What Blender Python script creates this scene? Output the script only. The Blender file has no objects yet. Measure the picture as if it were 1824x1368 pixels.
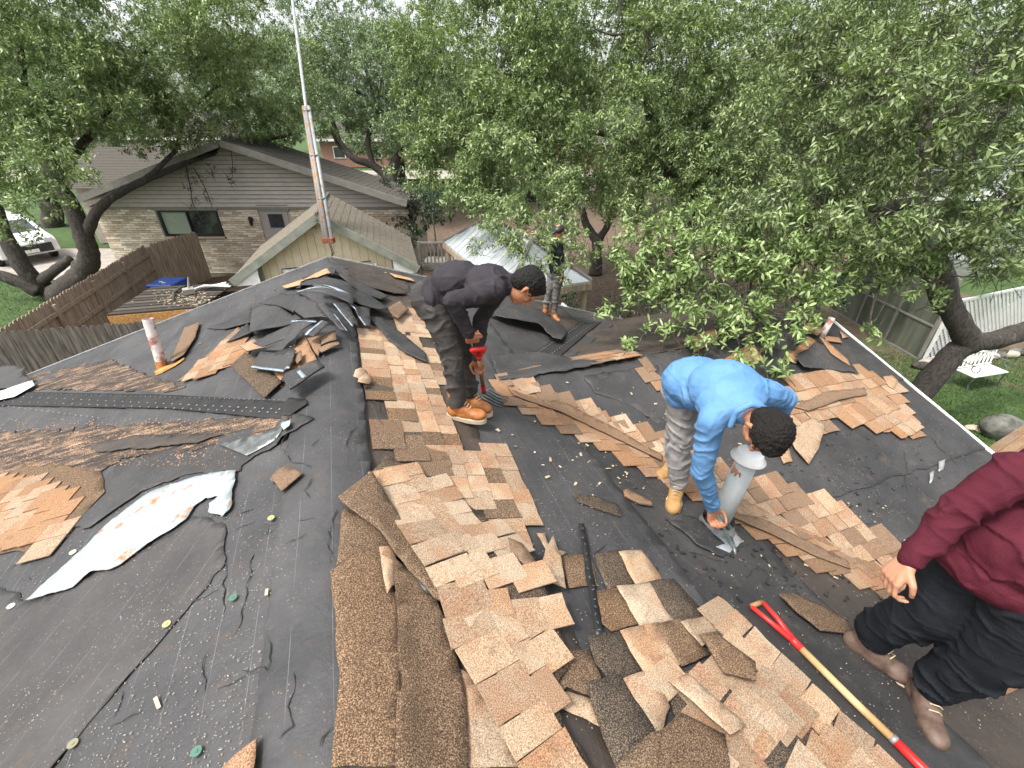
import bpy, bmesh, math, random
import numpy as np
from mathutils import Vector, Matrix, noise
from mathutils.geometry import delaunay_2d_cdt

random.seed(7); rng = np.random.default_rng(7)
SC = bpy.context.scene
COL = SC.collection

# ------------------------------------------------------------------ camera, world, sun, exposure
F, PITCH = 800.0, math.radians(31)
CP, SP = math.cos(PITCH), math.sin(PITCH)
CAM = Vector((0, 0, 5.6))
cd = bpy.data.cameras.new('camera'); cam = bpy.data.objects.new('camera', cd); COL.objects.link(cam)
cam.location = CAM; cam.rotation_euler = (math.pi/2 - PITCH, 0, 0)
cd.sensor_width = 36; cd.lens = 36*F/1824; cd.clip_end = 900; cd.clip_start = .05
SC.camera = cam
W = bpy.data.worlds.new('World'); SC.world = W; W.use_nodes = True
wn = W.node_tree.nodes; wl = W.node_tree.links
bg = wn['Background']; sky = wn.new('ShaderNodeTexSky'); sky.sky_type = 'NISHITA'; sky.sun_disc = False
SUN_EL, SUN_AZ = math.radians(62), math.radians(-125)      # azimuth of the sun, measured from +Y clockwise
sky.sun_elevation = SUN_EL; sky.sun_rotation = SUN_AZ; sky.air_density = 1.2; sky.dust_density = 4
hs = wn.new('ShaderNodeHueSaturation'); hs.inputs['Saturation'].default_value = .22
wl.new(sky.outputs[0], hs.inputs['Color']); wl.new(hs.outputs[0], bg.inputs[0]); bg.inputs[1].default_value = .128
sd = bpy.data.lights.new('sun', 'SUN'); sd.energy = 1.5; sd.angle = math.radians(12); sd.color = (1, .96, .9)
sun = bpy.data.objects.new('sun', sd); COL.objects.link(sun)
sv = Vector((math.sin(SUN_AZ)*math.cos(SUN_EL), math.cos(SUN_AZ)*math.cos(SUN_EL), math.sin(SUN_EL)))
sun.rotation_euler = sv.to_track_quat('Z', 'Y').to_euler(); sun.location = (0, 0, 40)
SC.view_settings.view_transform = 'Standard'; SC.view_settings.look = 'None'; SC.view_settings.gamma = 1
SC.view_settings.use_curve_mapping = False; SC.view_settings.exposure = 1.42

# ------------------------------------------------------------------ materials
MATS = {}
def newmat(name):
    m = bpy.data.materials.new(name); m.use_nodes = True; MATS[name] = m
    return m, m.node_tree.nodes, m.node_tree.links, m.node_tree.nodes['Principled BSDF']
def coords(n, l, kind='Object', scale=(1, 1, 1), rand=False):
    tc = n.new('ShaderNodeTexCoord'); mp = n.new('ShaderNodeMapping'); mp.inputs['Scale'].default_value = scale
    l.new(tc.outputs[kind], mp.inputs[0])
    if rand:
        oi = n.new('ShaderNodeObjectInfo'); mu = n.new('ShaderNodeMath'); mu.operation = 'MULTIPLY'; mu.inputs[1].default_value = 37
        l.new(oi.outputs['Random'], mu.inputs[0]); cx = n.new('ShaderNodeCombineXYZ')
        for i in range(3): l.new(mu.outputs[0], cx.inputs[i])
        l.new(cx.outputs[0], mp.inputs['Location'])
    return mp.outputs[0]
def noi(n, l, vec, scale, detail=3, rough=.55):
    t = n.new('ShaderNodeTexNoise'); t.inputs['Scale'].default_value = scale; t.inputs['Detail'].default_value = detail
    t.inputs['Roughness'].default_value = rough; l.new(vec, t.inputs['Vector']); return t.outputs['Fac']
def ramp(n, l, fac, stops):
    r = n.new('ShaderNodeValToRGB'); e = r.color_ramp.elements
    while len(e) < len(stops): e.new(.5)
    for i, (p, c) in enumerate(stops): e[i].position = p; e[i].color = (*c, 1) if len(c) == 3 else c
    l.new(fac, r.inputs[0]); return r.outputs[0]
def mixc(n, l, fac, a, b, mode='MIX'):
    m = n.new('ShaderNodeMix'); m.data_type = 'RGBA'; m.blend_type = mode
    for s, v in ((m.inputs[0], fac), (m.inputs[6], a), (m.inputs[7], b)):
        if isinstance(v, (int, float)): s.default_value = v
        elif isinstance(v, tuple): s.default_value = (*v, 1)
        else: l.new(v, s)
    return m.outputs[2]
def bump(n, l, b, h, dist=.01, strength=1):
    bp = n.new('ShaderNodeBump'); bp.inputs['Distance'].default_value = dist; bp.inputs['Strength'].default_value = strength
    l.new(h, bp.inputs['Height']); l.new(bp.outputs[0], b.inputs['Normal'])
def simple(name, c1, c2, scale=6, rough=.7, bd=.004, metallic=0, kind='Object', rand=True, stretch=(1, 1, 1), lo=.35, hi=.65, spec=.4, bscale=None):
    m, n, l, b = newmat(name)
    v = coords(n, l, kind, stretch, rand); f = noi(n, l, v, scale, 5, .6)
    l.new(ramp(n, l, f, [(lo, c1), (hi, c2)]), b.inputs['Base Color'])
    b.inputs['Roughness'].default_value = rough; b.inputs['Metallic'].default_value = metallic
    b.inputs['Specular IOR Level'].default_value = spec
    if bd: bump(n, l, b, f if bscale is None else noi(n, l, v, bscale, 4), bd)
    return m
def shingle_mat(name, a, b_, c, spread=.1, pink=None):
    m, n, l, b = newmat(name)
    v = coords(n, l, 'Object', (1, 1, 1), True)
    f = noi(n, l, v, 210, 3, .8); big = noi(n, l, v, 5, 3)
    col = ramp(n, l, f, [(.5-spread*1.3, a), (.5, b_), (.5+spread, c)])
    if pink: col = mixc(n, l, ramp(n, l, big, [(.45, (0, 0, 0)), (.62, (.75, .75, .75))]), col, mixc(n, l, 1.0, col, pink, 'MULTIPLY'))
    oi = n.new('ShaderNodeObjectInfo')
    tint = ramp(n, l, oi.outputs['Random'], [(0, (.72, .68, .64)), (.5, (1, 1, 1)), (1, (1.0, .88, .76))])
    col = mixc(n, l, .8, col, tint, 'MULTIPLY')
    dirt = ramp(n, l, noi(n, l, v, 14, 4, .7), [(.58, (0, 0, 0)), (.75, (.5, .5, .5))])
    col = mixc(n, l, dirt, col, (.10, .075, .055))
    l.new(col, b.inputs['Base Color']); b.inputs['Roughness'].default_value = .93; b.inputs['Specular IOR Level'].default_value = .25
    bump(n, l, b, f, .004, .8); return m
TAN = [shingle_mat('shingle_tan', (.10, .065, .04), (.33, .235, .155), (.52, .41, .30), .12, (.93, .70, .60)),
       shingle_mat('shingle_pale', (.16, .11, .07), (.40, .30, .205), (.60, .50, .375), .12, (.9, .70, .60)),
       shingle_mat('shingle_rust', (.08, .045, .025), (.29, .165, .09), (.43, .28, .17), .14)]
DARK = [shingle_mat('shingle_brown', (.028, .019, .014), (.115, .073, .046), (.42, .30, .19), .13),
        shingle_mat('shingle_charcoal', (.012, .011, .010), (.045, .037, .031), (.32, .24, .16), .15)]
BROWN = shingle_mat('shingle_weathered', (.05, .032, .022), (.20, .13, .085), (.34, .24, .16), .14)

def felt_mat(name, c1, c2, lines=True, dust=.5, lang=0.0):
    m, n, l, b = newmat(name)
    uv = coords(n, l, 'UV')
    f = noi(n, l, uv, 1.6, 6, .65); g = noi(n, l, uv, 9, 5, .7); fine = noi(n, l, uv, 160, 3, .7)
    col = ramp(n, l, f, [(.32, c1), (.68, c2)])
    d2 = ramp(n, l, g, [(.56, (0, 0, 0)), (.72, (dust, dust, dust))])
    col = mixc(n, l, d2, col, (.10, .072, .052))
    # granules lost from the shingles, thicker in drifts
    vo = n.new('ShaderNodeTexVoronoi'); vo.inputs['Scale'].default_value = 58; l.new(uv, vo.inputs['Vector'])
    dots = ramp(n, l, vo.outputs['Distance'], [(.10, (1, 1, 1)), (.2, (0, 0, 0))])
    gate = ramp(n, l, noi(n, l, uv, 3.1, 4, .7), [(.48, (0, 0, 0)), (.66, (.85, .85, .85))])
    col = mixc(n, l, mixc(n, l, 1.0, dots, gate, 'MULTIPLY'), col, (.36, .29, .22))
    if lines:
        mp = coords(n, l, 'UV'); mp.node.inputs['Rotation'].default_value = (0, 0, lang)
        sx = n.new('ShaderNodeSeparateXYZ'); l.new(mp, sx.inputs[0])
        md = n.new('ShaderNodeMath'); md.operation = 'PINGPONG'; md.inputs[1].default_value = .075; l.new(sx.outputs[1], md.inputs[0])
        lt = n.new('ShaderNodeMath'); lt.operation = 'LESS_THAN'; lt.inputs[1].default_value = .0009; l.new(md.outputs[0], lt.inputs[0])
        br = ramp(n, l, noi(n, l, coords(n, l, 'UV', (1.2, 6, 1)), 3, 3), [(.36, (0, 0, 0)), (.6, (.6, .6, .6))])
        col = mixc(n, l, mixc(n, l, 1.0, lt.outputs[0], br, 'MULTIPLY'), col, (.22, .22, .22))
    l.new(col, b.inputs['Base Color'])
    l.new(ramp(n, l, g, [(.3, (.5,)*3), (.7, (.78,)*3)]), b.inputs['Roughness']); b.inputs['Specular IOR Level'].default_value = .42
    hh = n.new('ShaderNodeMath'); hh.operation = 'ADD'; l.new(g, hh.inputs[0])
    h2 = n.new('ShaderNodeMath'); h2.operation = 'MULTIPLY'; h2.inputs[1].default_value = .12; l.new(fine, h2.inputs[0]); l.new(h2.outputs[0], hh.inputs[1])
    bump(n, l, b, hh.outputs[0], .012, .8); return m
FELT = felt_mat('felt_underlay', (.027, .027, .0285), (.064, .062, .062))
FELT_OLD = felt_mat('felt_brown', (.024, .019, .016), (.066, .050, .040), False, .8)
FELT_DIAG = felt_mat('felt_overlay', (.029, .027, .027), (.065, .060, .058), True, .6, -.45)
FELT_NEW = felt_mat('felt_smooth', (.020, .020, .0205), (.052, .050, .049), False, .55)

def dusty():
    m, n, l, b = newmat('wood_dust_felt')
    v = coords(n, l, 'Object', (1, 1, 1)); mp = v.node; mp.inputs['Rotation'].default_value = (0, 0, math.radians(-18)); mp.inputs['Scale'].default_value = (1.2, 7, 1)
    f = noi(n, l, v, 3.2, 7, .75); g = noi(n, l, coords(n, l, 'Object'), 130, 3, .8)
    ad = n.new('ShaderNodeMath'); ad.operation = 'MULTIPLY'; l.new(f, ad.inputs[0]); l.new(g, ad.inputs[1])
    l.new(ramp(n, l, ad.outputs[0], [(.20, (.022, .017, .014)), (.27, (.065, .045, .032)), (.34, (.40, .25, .15))]), b.inputs['Base Color']); b.inputs['Roughness'].default_value = .9; bump(n, l, b, f, .01); return m
DUSTY = dusty()
def metal_mat(name, base, rust=.55):
    m, n, l, b = newmat(name)
    v = coords(n, l, 'Object'); f = noi(n, l, v, 6, 6, .7)
    vo = n.new('ShaderNodeTexVoronoi'); vo.inputs['Scale'].default_value = 90; l.new(v, vo.inputs['Vector'])
    col = mixc(n, l, .35, base, vo.outputs['Color'], 'MULTIPLY'); col = mixc(n, l, ramp(n, l, noi(n, l, v, 3, 6, .7), [(.4, (0,)*3), (.65, (.7,)*3)]), col, tuple(k*.62 for k in base))
    col = mixc(n, l, ramp(n, l, f, [(rust, (0, 0, 0)), (rust+.08, (1, 1, 1))]), col, (.32, .14, .045))
    l.new(col, b.inputs['Base Color']); b.inputs['Metallic'].default_value = .2; b.inputs['Roughness'].default_value = .6
    bump(n, l, b, noi(n, l, v, 30, 3), .002); return m
GALV = metal_mat('galvanised_sheet', (.40, .44, .455), .57)
MAST = metal_mat('galvanised_rusty', (.27, .265, .25), .50)
ALU = simple('pale_metal_strip', (.30, .30, .30), (.46, .46, .46), 20, .35, .001, .5)
SEAL = simple('sealant_strip', (.16, .20, .24), (.34, .40, .46), 60, .45, .003)
ORANGE = simple('orange_metal', (.30, .10, .03), (.52, .26, .07), 9, .8, .004)
WOOD = simple('bare_decking', (.30, .16, .08), (.50, .30, .17), 8, .8, .003, stretch=(1, 9, 1))
OSB = simple('strand_board', (.33, .15, .04), (.58, .32, .11), 26, .8, .003)
WHITE = simple('white_paint', (.62, .62, .60), (.78, .78, .76), 5, .5, .001)
TRIM = simple('grey_trim', (.17, .16, .14), (.22, .21, .185), 5, .6, .001)
SHEDTRIM = simple('green_grey_trim', (.20, .21, .175), (.29, .30, .25), 5, .65, .002)
SIDING = simple('grey_siding', (.40, .365, .32), (.47, .43, .385), 3, .65, .001)
SHEDWALL = simple('cream_siding', (.64, .53, .36), (.76, .65, .48), 3, .7, .002)
DARKGAP = simple('dark_backing', (.02, .018, .016), (.04, .035, .03), 5, .9, 0)
MORTAR = simple('mortar', (.30, .26, .21), (.40, .35, .29), 9, .9, .003)
ROOFGREY = simple('grey_shingle', (.040, .036, .030), (.115, .10, .082), 40, .95, .003)
SHEDROOF = simple('tan_grey_shingle', (.085, .075, .058), (.235, .205, .155), 45, .95, .003)
PLANK = simple('weathered_picket', (.21, .155, .11), (.42, .33, .24), 3, .9, .004, stretch=(6, 6, .6))
PLANKG = simple('dark_picket', (.05, .046, .04), (.17, .15, .125), 3, .9, .004, stretch=(6, 6, .6))
GRAVELC = simple('concrete', (.26, .23, .20), (.36, .33, .29), 2, .9, .004)
def brickmat():
    m, n, l, b = newmat('brick_face')
    oi = n.new('ShaderNodeObjectInfo'); v = coords(n, l, 'Object', (1, 1, 1), True)
    at = n.new('ShaderNodeAttribute'); at.attribute_name = 'tint'
    sm = n.new('ShaderNodeMath'); sm.operation = 'ADD'; l.new(oi.outputs['Random'], sm.inputs[0]); l.new(at.outputs['Fac'], sm.inputs[1])
    fr = n.new('ShaderNodeMath'); fr.operation = 'FRACT'; l.new(sm.outputs[0], fr.inputs[0])
    c = ramp(n, l, fr.outputs[0], [(0, (.38, .295, .21)), (.3, (.52, .43, .32)), (.6, (.66, .57, .44)), (.85, (.76, .70, .58)), (1, (.36, .27, .19))])
    c = mixc(n, l, ramp(n, l, noi(n, l, v, 20, 4), [(.4, (0,)*3), (.7, (.4,)*3)]), c, (.28, .22, .16))
    l.new(c, b.inputs['Base Color']); b.inputs['Roughness'].default_value = .9; bump(n, l, b, noi(n, l, v, 60, 3), .004); return m
BRICK = brickmat()
def barkmat(name, a, c, lichen=.6):
    m, n, l, b = newmat(name)
    v = coords(n, l, 'Object', (1, 1, .45)); f = noi(n, l, v, 22, 8, .8)
    col = ramp(n, l, f, [(.38, a), (.62, c)])
    col = mixc(n, l, ramp(n, l, noi(n, l, v, 4, 5, .7), [(lichen, (0,)*3), (lichen+.1, (.7,)*3)]), col, (.22, .22, .17))
    l.new(col, b.inputs['Base Color']); b.inputs['Roughness'].default_value = .95; bump(n, l, b, f, .05, 1); return m
BARK = barkmat('oak_bark', (.022, .018, .015), (.10, .085, .07))
TWIG = barkmat('twig_bark', (.05, .045, .035), (.14, .12, .10), .7)
def leafmat(name, cols, trans=.17):
    m, n, l, b = newmat(name)
    at = n.new('ShaderNodeAttribute'); at.attribute_name = 'tint'
    oi = n.new('ShaderNodeObjectInfo'); c = ramp(n, l, at.outputs['Fac'], [(i/(len(cols)-1), k) for i, k in enumerate(cols)])
    l.new(c, b.inputs['Base Color']); b.inputs['Roughness'].default_value = .42; b.inputs['Specular IOR Level'].default_value = .55
    tr = n.new('ShaderNodeBsdfTranslucent'); l.new(mixc(n, l, 1.0, c, (1.0, 1.25, .5), 'MULTIPLY'), tr.inputs[0])
    ms = n.new('ShaderNodeMixShader'); ms.inputs[0].default_value = trans
    l.new(b.outputs[0], ms.inputs[1]); l.new(tr.outputs[0], ms.inputs[2]); l.new(ms.outputs[0], n['Material Output'].inputs[0])
    return m
LEAF = leafmat('oak_leaf', [(.065, .092, .034), (.15, .205, .075), (.25, .315, .13), (.40, .46, .24)])
LEAF_FRESH = leafmat('fresh_oak_leaf', [(.09, .14, .04), (.18, .26, .08), (.27, .36, .13), (.40, .48, .23)])
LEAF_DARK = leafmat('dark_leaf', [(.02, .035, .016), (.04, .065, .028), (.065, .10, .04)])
LEAF_FAR = leafmat('far_leaf', [(.08, .115, .055), (.16, .215, .11), (.24, .31, .165), (.34, .40, .24)])  # paler, greyer greens: distance haze put into the leaf colour
def groundmat():
    m, n, l, b = newmat('lawn_and_soil'); v = coords(n, l, 'Object')
    g = ramp(n, l, noi(n, l, v, 2.2, 6, .7), [(.3, (.028, .058, .012)), (.7, (.07, .125, .03))])
    d = ramp(n, l, noi(n, l, v, 5, 6, .75), [(.35, (.085, .055, .036)), (.7, (.20, .145, .10))])
    at = n.new('ShaderNodeAttribute'); at.attribute_name = 'soil'
    nz = noi(n, l, v, .9, 6, .7); ad = n.new('ShaderNodeMath'); ad.operation = 'ADD'; l.new(at.outputs['Fac'], ad.inputs[0]); l.new(nz, ad.inputs[1])
    l.new(mixc(n, l, ramp(n, l, ad.outputs[0], [(.85, (0,)*3), (1.0, (1,)*3)]), g, d), b.inputs['Base Color'])
    # second soil threshold gives broken edges
    b.inputs['Roughness'].default_value = .95; bump(n, l, b, noi(n, l, v, 40, 4, .7), .03); return m
GROUND = groundmat()
GRASS = leafmat('grass_blade', [(.035, .07, .015), (.07, .13, .03), (.11, .17, .05)], .2)
GLASS = simple('window_glass', (.02, .025, .025), (.045, .05, .048), 2, .08, 0, spec=.9)
BLIND = simple('window_blind', (.25, .31, .24), (.30, .36, .28), 3, .5, 0)
BLACK = simple('black_plastic', (.012, .012, .013), (.022, .022, .022), 5, .4, 0)
BLUEBIN = simple('blue_plastic', (.02, .06, .26), (.035, .09, .36), 3, .4, 0)
RED = simple('red_paint', (.50, .018, .018), (.62, .035, .03), 8, .35, .001)
ASH = simple('ash_handle', (.34, .19, .075), (.56, .36, .17), 5, .5, .001, stretch=(1, 1, 1))
OLDWOOD = simple('brown_handle', (.22, .11, .05), (.36, .20, .09), 12, .6, .001)
STEEL = simple('dark_steel', (.10, .11, .11), (.2, .21, .2), 20, .4, .001, .6)
PVC = simple('grey_pipe', (.38, .41, .41), (.47, .50, .49), 9, .45, .001)
PINKPIPE = simple('pale_stained_pipe', (.34, .16, .12), (.66, .60, .56), 13, .6, .002, lo=.42, hi=.55)
SKIN = simple('skin', (.34, .145, .075), (.42, .19, .105), 12, .5, .001)
SKIN2 = simple('tan_skin', (.40, .19, .11), (.48, .245, .15), 12, .5, .001)
EYE = simple('dark_eye', (.02, .012, .008), (.04, .02, .015), 8, .2, 0)
HAIR = simple('black_hair', (.004, .0035, .003), (.018, .015, .013), 260, .6, .006, spec=.25)
def cloth(name, a, c): return simple(name, a, c, 5, .85, .0025, spec=.2, bscale=90, rand=False)
C_PLUM = cloth('dark_plum_cloth', (.027, .024, .028), (.040, .035, .040))
C_BLUE = cloth('sky_blue_cloth', (.085, .20, .38), (.12, .25, .45))
C_MAROON = cloth('maroon_cloth', (.060, .008, .016), (.090, .013, .024))
C_GREY = cloth('charcoal_trousers', (.035, .034, .035), (.070, .062, .056))
C_LGREY = cloth('grey_trousers', (.20, .19, .185), (.30, .285, .275))
C_MGREY = cloth('mid_grey_trousers', (.10, .095, .09), (.15, .14, .13))
C_BLACK = cloth('black_trousers', (.009, .011, .014), (.014, .017, .021))
B_TAN = simple('orange_leather', (.26, .09, .025), (.42, .16, .05), 14, .5, .002)
B_WHEAT = simple('wheat_leather', (.28, .15, .05), (.40, .235, .09), 14, .7, .002)
B_BROWN = simple('brown_leather', (.075, .045, .032), (.15, .10, .075), 14, .6, .002)
SOLE = simple('pale_sole', (.42, .33, .22), (.55, .45, .33), 14, .7, .001)
ROCK = simple('grey_rock', (.055, .055, .046), (.17, .17, .145), 5, .95, .02)
VANW = simple('van_paint', (.72, .73, .74), (.78, .79, .8), 2, .2, 0)
CHIP = simple('pale_chip', (.22, .18, .14), (.38, .33, .27), 30, .9, 0)
TAR = simple('tarred_plastic', (.010, .010, .010), (.022, .021, .020), 9, .75, .003)
REDBRICK = simple('red_brick_wall', (.24, .13, .10), (.32, .19, .15), 9, .9, .004)
LATTICE = simple('white_lattice', (.62, .63, .60), (.78, .79, .75), 4, .6, .001)
SCREEN = simple('grey_screen', (.055, .065, .05), (.14, .15, .115), 1.2, .35, .002, stretch=(3, 3, .5))
POLY = simple('plastic_sheeting', (.50, .50, .49), (.72, .72, .70), 6, .35, .004)
LEAFLIT = simple('dry_leaf', (.22, .17, .10), (.46, .40, .28), 30, .9, 0)

# ------------------------------------------------------------------ mesh and object helpers
def tag(o, label=None, cat=None, group=None, kind=None):
    for k, v in (('label', label), ('category', cat), ('group', group), ('kind', kind)):
        if v: o[k] = v
    return o
def empty(name, loc, label, cat, group=None, rz=0):
    o = bpy.data.objects.new(name, None); COL.objects.link(o); o.location = loc; o.rotation_euler = (0, 0, rz); o.empty_display_size = .1
    return tag(o, label, cat, group)
def link(name, me, mat=None, parent=None, smooth=False):
    o = bpy.data.objects.new(name, me); COL.objects.link(o)
    if mat is not None:
        me.materials.clear()
        for m in (mat if isinstance(mat, list) else [mat]): me.materials.append(m)
    if parent is not None:
        o.parent = parent; bpy.context.view_layer.update() if False else None
        o.matrix_parent_inverse = parent_world(parent).inverted()
    if smooth: me.polygons.foreach_set('use_smooth', [True]*len(me.polygons))
    return o
def parent_world(p):
    M = Matrix.LocRotScale(p.location, p.rotation_euler, p.scale)
    if p.parent: M = parent_world(p.parent) @ p.matrix_parent_inverse @ M
    return M
class MB:
    def __init__(s): s.v = []; s.f = []; s.mi = []
    def add(s, vs, fs, mi=0):
        k = len(s.v); s.v += [tuple(v) for v in vs]; s.f += [[i+k for i in f] for f in fs]; s.mi += [mi]*len(fs)
    def box(s, c, d, rz=0, M=None, mi=0):
        R_ = M or Matrix.Rotation(rz, 3, 'Z'); c = Vector(c)
        vs = [c + R_ @ Vector((x*d[0]/2, y*d[1]/2, z*d[2]/2)) for x in (-1, 1) for y in (-1, 1) for z in (-1, 1)]
        s.add(vs, [(0, 1, 3, 2), (4, 6, 7, 5), (0, 4, 5, 1), (2, 3, 7, 6), (0, 2, 6, 4), (1, 5, 7, 3)], mi)
    def beam(s, a, b, w, h, up=(0, 0, 1), mi=0):
        a, b = Vector(a), Vector(b); x = (b-a); L = x.length; x.normalize(); up = Vector(up)
        y = up.cross(x); y = y.normalized() if y.length > 1e-4 else Vector((1, 0, 0)); z = x.cross(y)
        M = Matrix((x, y, z)).transposed(); s.box((a+b)/2, (L, w, h), M=M, mi=mi)
    def tube(s, pts, rad, n=8, cap=True, mi=0, jit=0):
        pts = [Vector(p) for p in pts]; k0 = len(s.v)
        ref = Vector((.31, .17, .93))
        for i, p in enumerate(pts):
            d = (pts[min(i+1, len(pts)-1)] - pts[max(i-1, 0)]).normalized()
            a = d.cross(ref).normalized(); b = d.cross(a)
            r = rad[i] if isinstance(rad, (list, tuple)) else rad
            for j in range(n):
                t = 2*math.pi*j/n; rr = r*(1+jit*noise.noise(p*3+Vector((math.cos(t), math.sin(t), i*.3))*1.5))
                s.v.append(tuple(p + (a*math.cos(t)+b*math.sin(t))*rr))
        for i in range(len(pts)-1):
            for j in range(n):
                s.f.append([k0+i*n+j, k0+i*n+(j+1) % n, k0+(i+1)*n+(j+1) % n, k0+(i+1)*n+j]); s.mi.append(mi)
        if cap: s.f.append([k0+j for j in range(n)][::-1]); s.f.append([k0+(len(pts)-1)*n+j for j in range(n)]); s.mi += [mi, mi]
    def mesh(s, name='mesh'):
        me = bpy.data.meshes.new(name); me.from_pydata(s.v, [], s.f); me.polygons.foreach_set('material_index', s.mi); me.update(); return me
    def build(s, name, mat, parent=None, smooth=False): return link(name, s.mesh(name), mat, parent, smooth)
def fix_normals(me):
    bm = bmesh.new(); bm.from_mesh(me); bmesh.ops.recalc_face_normals(bm, faces=bm.faces); bm.to_mesh(me); bm.free()
def bevel(o, w=.01, seg=2):
    m = o.modifiers.new('bevel', 'BEVEL'); m.width = w; m.segments = seg; m.limit_method = 'ANGLE'; return o

# ------------------------------------------------------------------ places: a pixel of the photograph turned into a point on a real surface
def ray(u, v):
    a = (u-912)/F; b = -(v-684)/F
    return Vector((a, CP+b*SP, -SP+b*CP))
def at(u, v, t): return CAM + ray(u, v)*t
def onz(u, v, z): d = ray(u, v); return CAM + d*((z-CAM.z)/d.z)
S = 1.08
rd = Vector((-.332, .943, 0)); rn = Vector((.943, .332, 0))      # along the ridge, across it to the right
O = Vector((-.47*S, .5*S, 0)); ZR = CAM.z - 1.5*S
RL = 5.27*S                                                     # ridge length from O to the far gable
SL, SR, SW = .30, .33, .31
K = Vector((-.16, 3.44, CAM.z-2.05)); ZW = K.z                   # where the wing's ridge meets the slope
WE = 4.07                                                       # wing ridge length
def rw(x, y): dx, dy = x-O.x, y-O.y; return dx*rd.x+dy*rd.y, dx*rn.x+dy*rn.y
def roof_z(x, y):
    r, w = rw(x, y)
    if w < 0:
        z = ZR + SL*w
        return z
    z = ZR - SR*w
    q = (x-K.x)*rn.x + (y-K.y)*rn.y; n_ = (x-K.x)*rd.x + (y-K.y)*rd.y
    if -.6 < q < WE: z = max(z, ZW - SW*abs(n_))
    return z
def P(r, w, dz=0): p = O + rd*r + rn*w; return Vector((p.x, p.y, roof_z(p.x, p.y)+dz))
def hit(u, v, zf=roof_z, lift=0, t0=.6):
    d = ray(u, v); t = t0; st = .03
    while t < 14:
        p = CAM + d*t
        if p.z < zf(p.x, p.y)+lift: break
        t += st
    lo, hi = t-st, t
    for _ in range(18):
        m_ = (lo+hi)/2; p = CAM + d*m_
        if p.z < zf(p.x, p.y)+lift: hi = m_
        else: lo = m_
    return CAM + d*hi
def inpoly(x, y, poly):
    c = False; n = len(poly); j = n-1
    for i in range(n):
        xi, yi = poly[i][0], poly[i][1]; xj, yj = poly[j][0], poly[j][1]
        if (yi > y) != (yj > y) and x < (xj-xi)*(y-yi)/(yj-yi)+xi: c = not c
        j = i
    return c
def ragged(poly, step=.05, amp=.012, seed=0):
    out = []
    for i in range(len(poly)):
        a = Vector(poly[i][:2]); b = Vector(poly[(i+1) % len(poly)][:2]); L = (b-a).length; k = max(1, int(L/step))
        nrm = Vector((-(b-a).y, (b-a).x))/max(L, 1e-6)
        for j in range(k):
            p = a.lerp(b, j/k); d = noise.noise(Vector((p.x*11, p.y*11, seed)))*amp*2 + noise.noise(Vector((p.x*37, p.y*37, seed+5)))*amp
            out.append(p + nrm*(d if j else d*.3))
    return out
def sheet(name, poly, zf, th, mat, parent=None, rag=.0, step=.05, grid=.06, seed=0, uvdir=None):
    """closed sheet of thickness th over the polygon; zf(x,y) is the height of its underside"""
    pts = ragged(poly, step, rag, seed) if rag or step else [Vector(p[:2]) for p in poly]
    n = len(pts); xs = [p.x for p in pts]; ys = [p.y for p in pts]; ins = []
    X0, X1, Y0, Y1 = min(xs), max(xs), min(ys), max(ys); g = grid
    while (X1-X0)*(Y1-Y0)/g/g > 9000: g *= 1.3
    x = X0+g/2; pl = [(p.x, p.y) for p in pts]
    while x < X1:
        y = Y0+g/2
        while y < Y1:
            if inpoly(x, y, pl): ins.append(Vector((x+random.uniform(-.2, .2)*g, y+random.uniform(-.2, .2)*g)))
            y += g
        x += g
    V, _, T, _, _, _ = delaunay_2d_cdt(pts+ins, [(i, (i+1) % n) for i in range(n)], [], 1, 1e-5)
    vs = []; m = len(V)
    for p in V: z = zf(p.x, p.y); vs.append((p.x, p.y, z+th))
    for p in V: z = zf(p.x, p.y); vs.append((p.x, p.y, z))
    fs = [list(t) for t in T]
    ed = {}
    for t in T:
        for i in range(3):
            a, b = t[i], t[(i+1) % 3]; ed[(a, b)] = 1
    fs2 = fs + [[i+m for i in t[::-1]] for t in fs]
    nb = len(fs2)
    for (a, b) in ed:
        if (b, a) not in ed: fs2.append([b, a, a+m, b+m])
    me = bpy.data.meshes.new(name); me.from_pydata(vs, [], fs2); me.update()
    uvl = me.uv_layers.new(name='UVMap')
    co = np.array(vs)[:, :2]; li = np.zeros(len(me.loops), dtype=np.int32); me.loops.foreach_get('vertex_index', li)
    dx = co[li, 0]-O.x; dy = co[li, 1]-O.y
    uv = np.stack([dx*rd.x+dy*rd.y+seed*.37, dx*rn.x+dy*rn.y], 1).astype(np.float32); uvl.data.foreach_set('uv', uv.ravel())
    o = link(name, me, mat, parent)
    sm = [True]*len(fs)*2 + [False]*(len(fs2)-nb); me.polygons.foreach_set('use_smooth', sm)
    if isinstance(mat, list) and len(mat) > 1:
        me.polygons.foreach_set('material_index', [0]*len(fs)+[1]*(len(fs2)-len(fs)))
    return o
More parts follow.
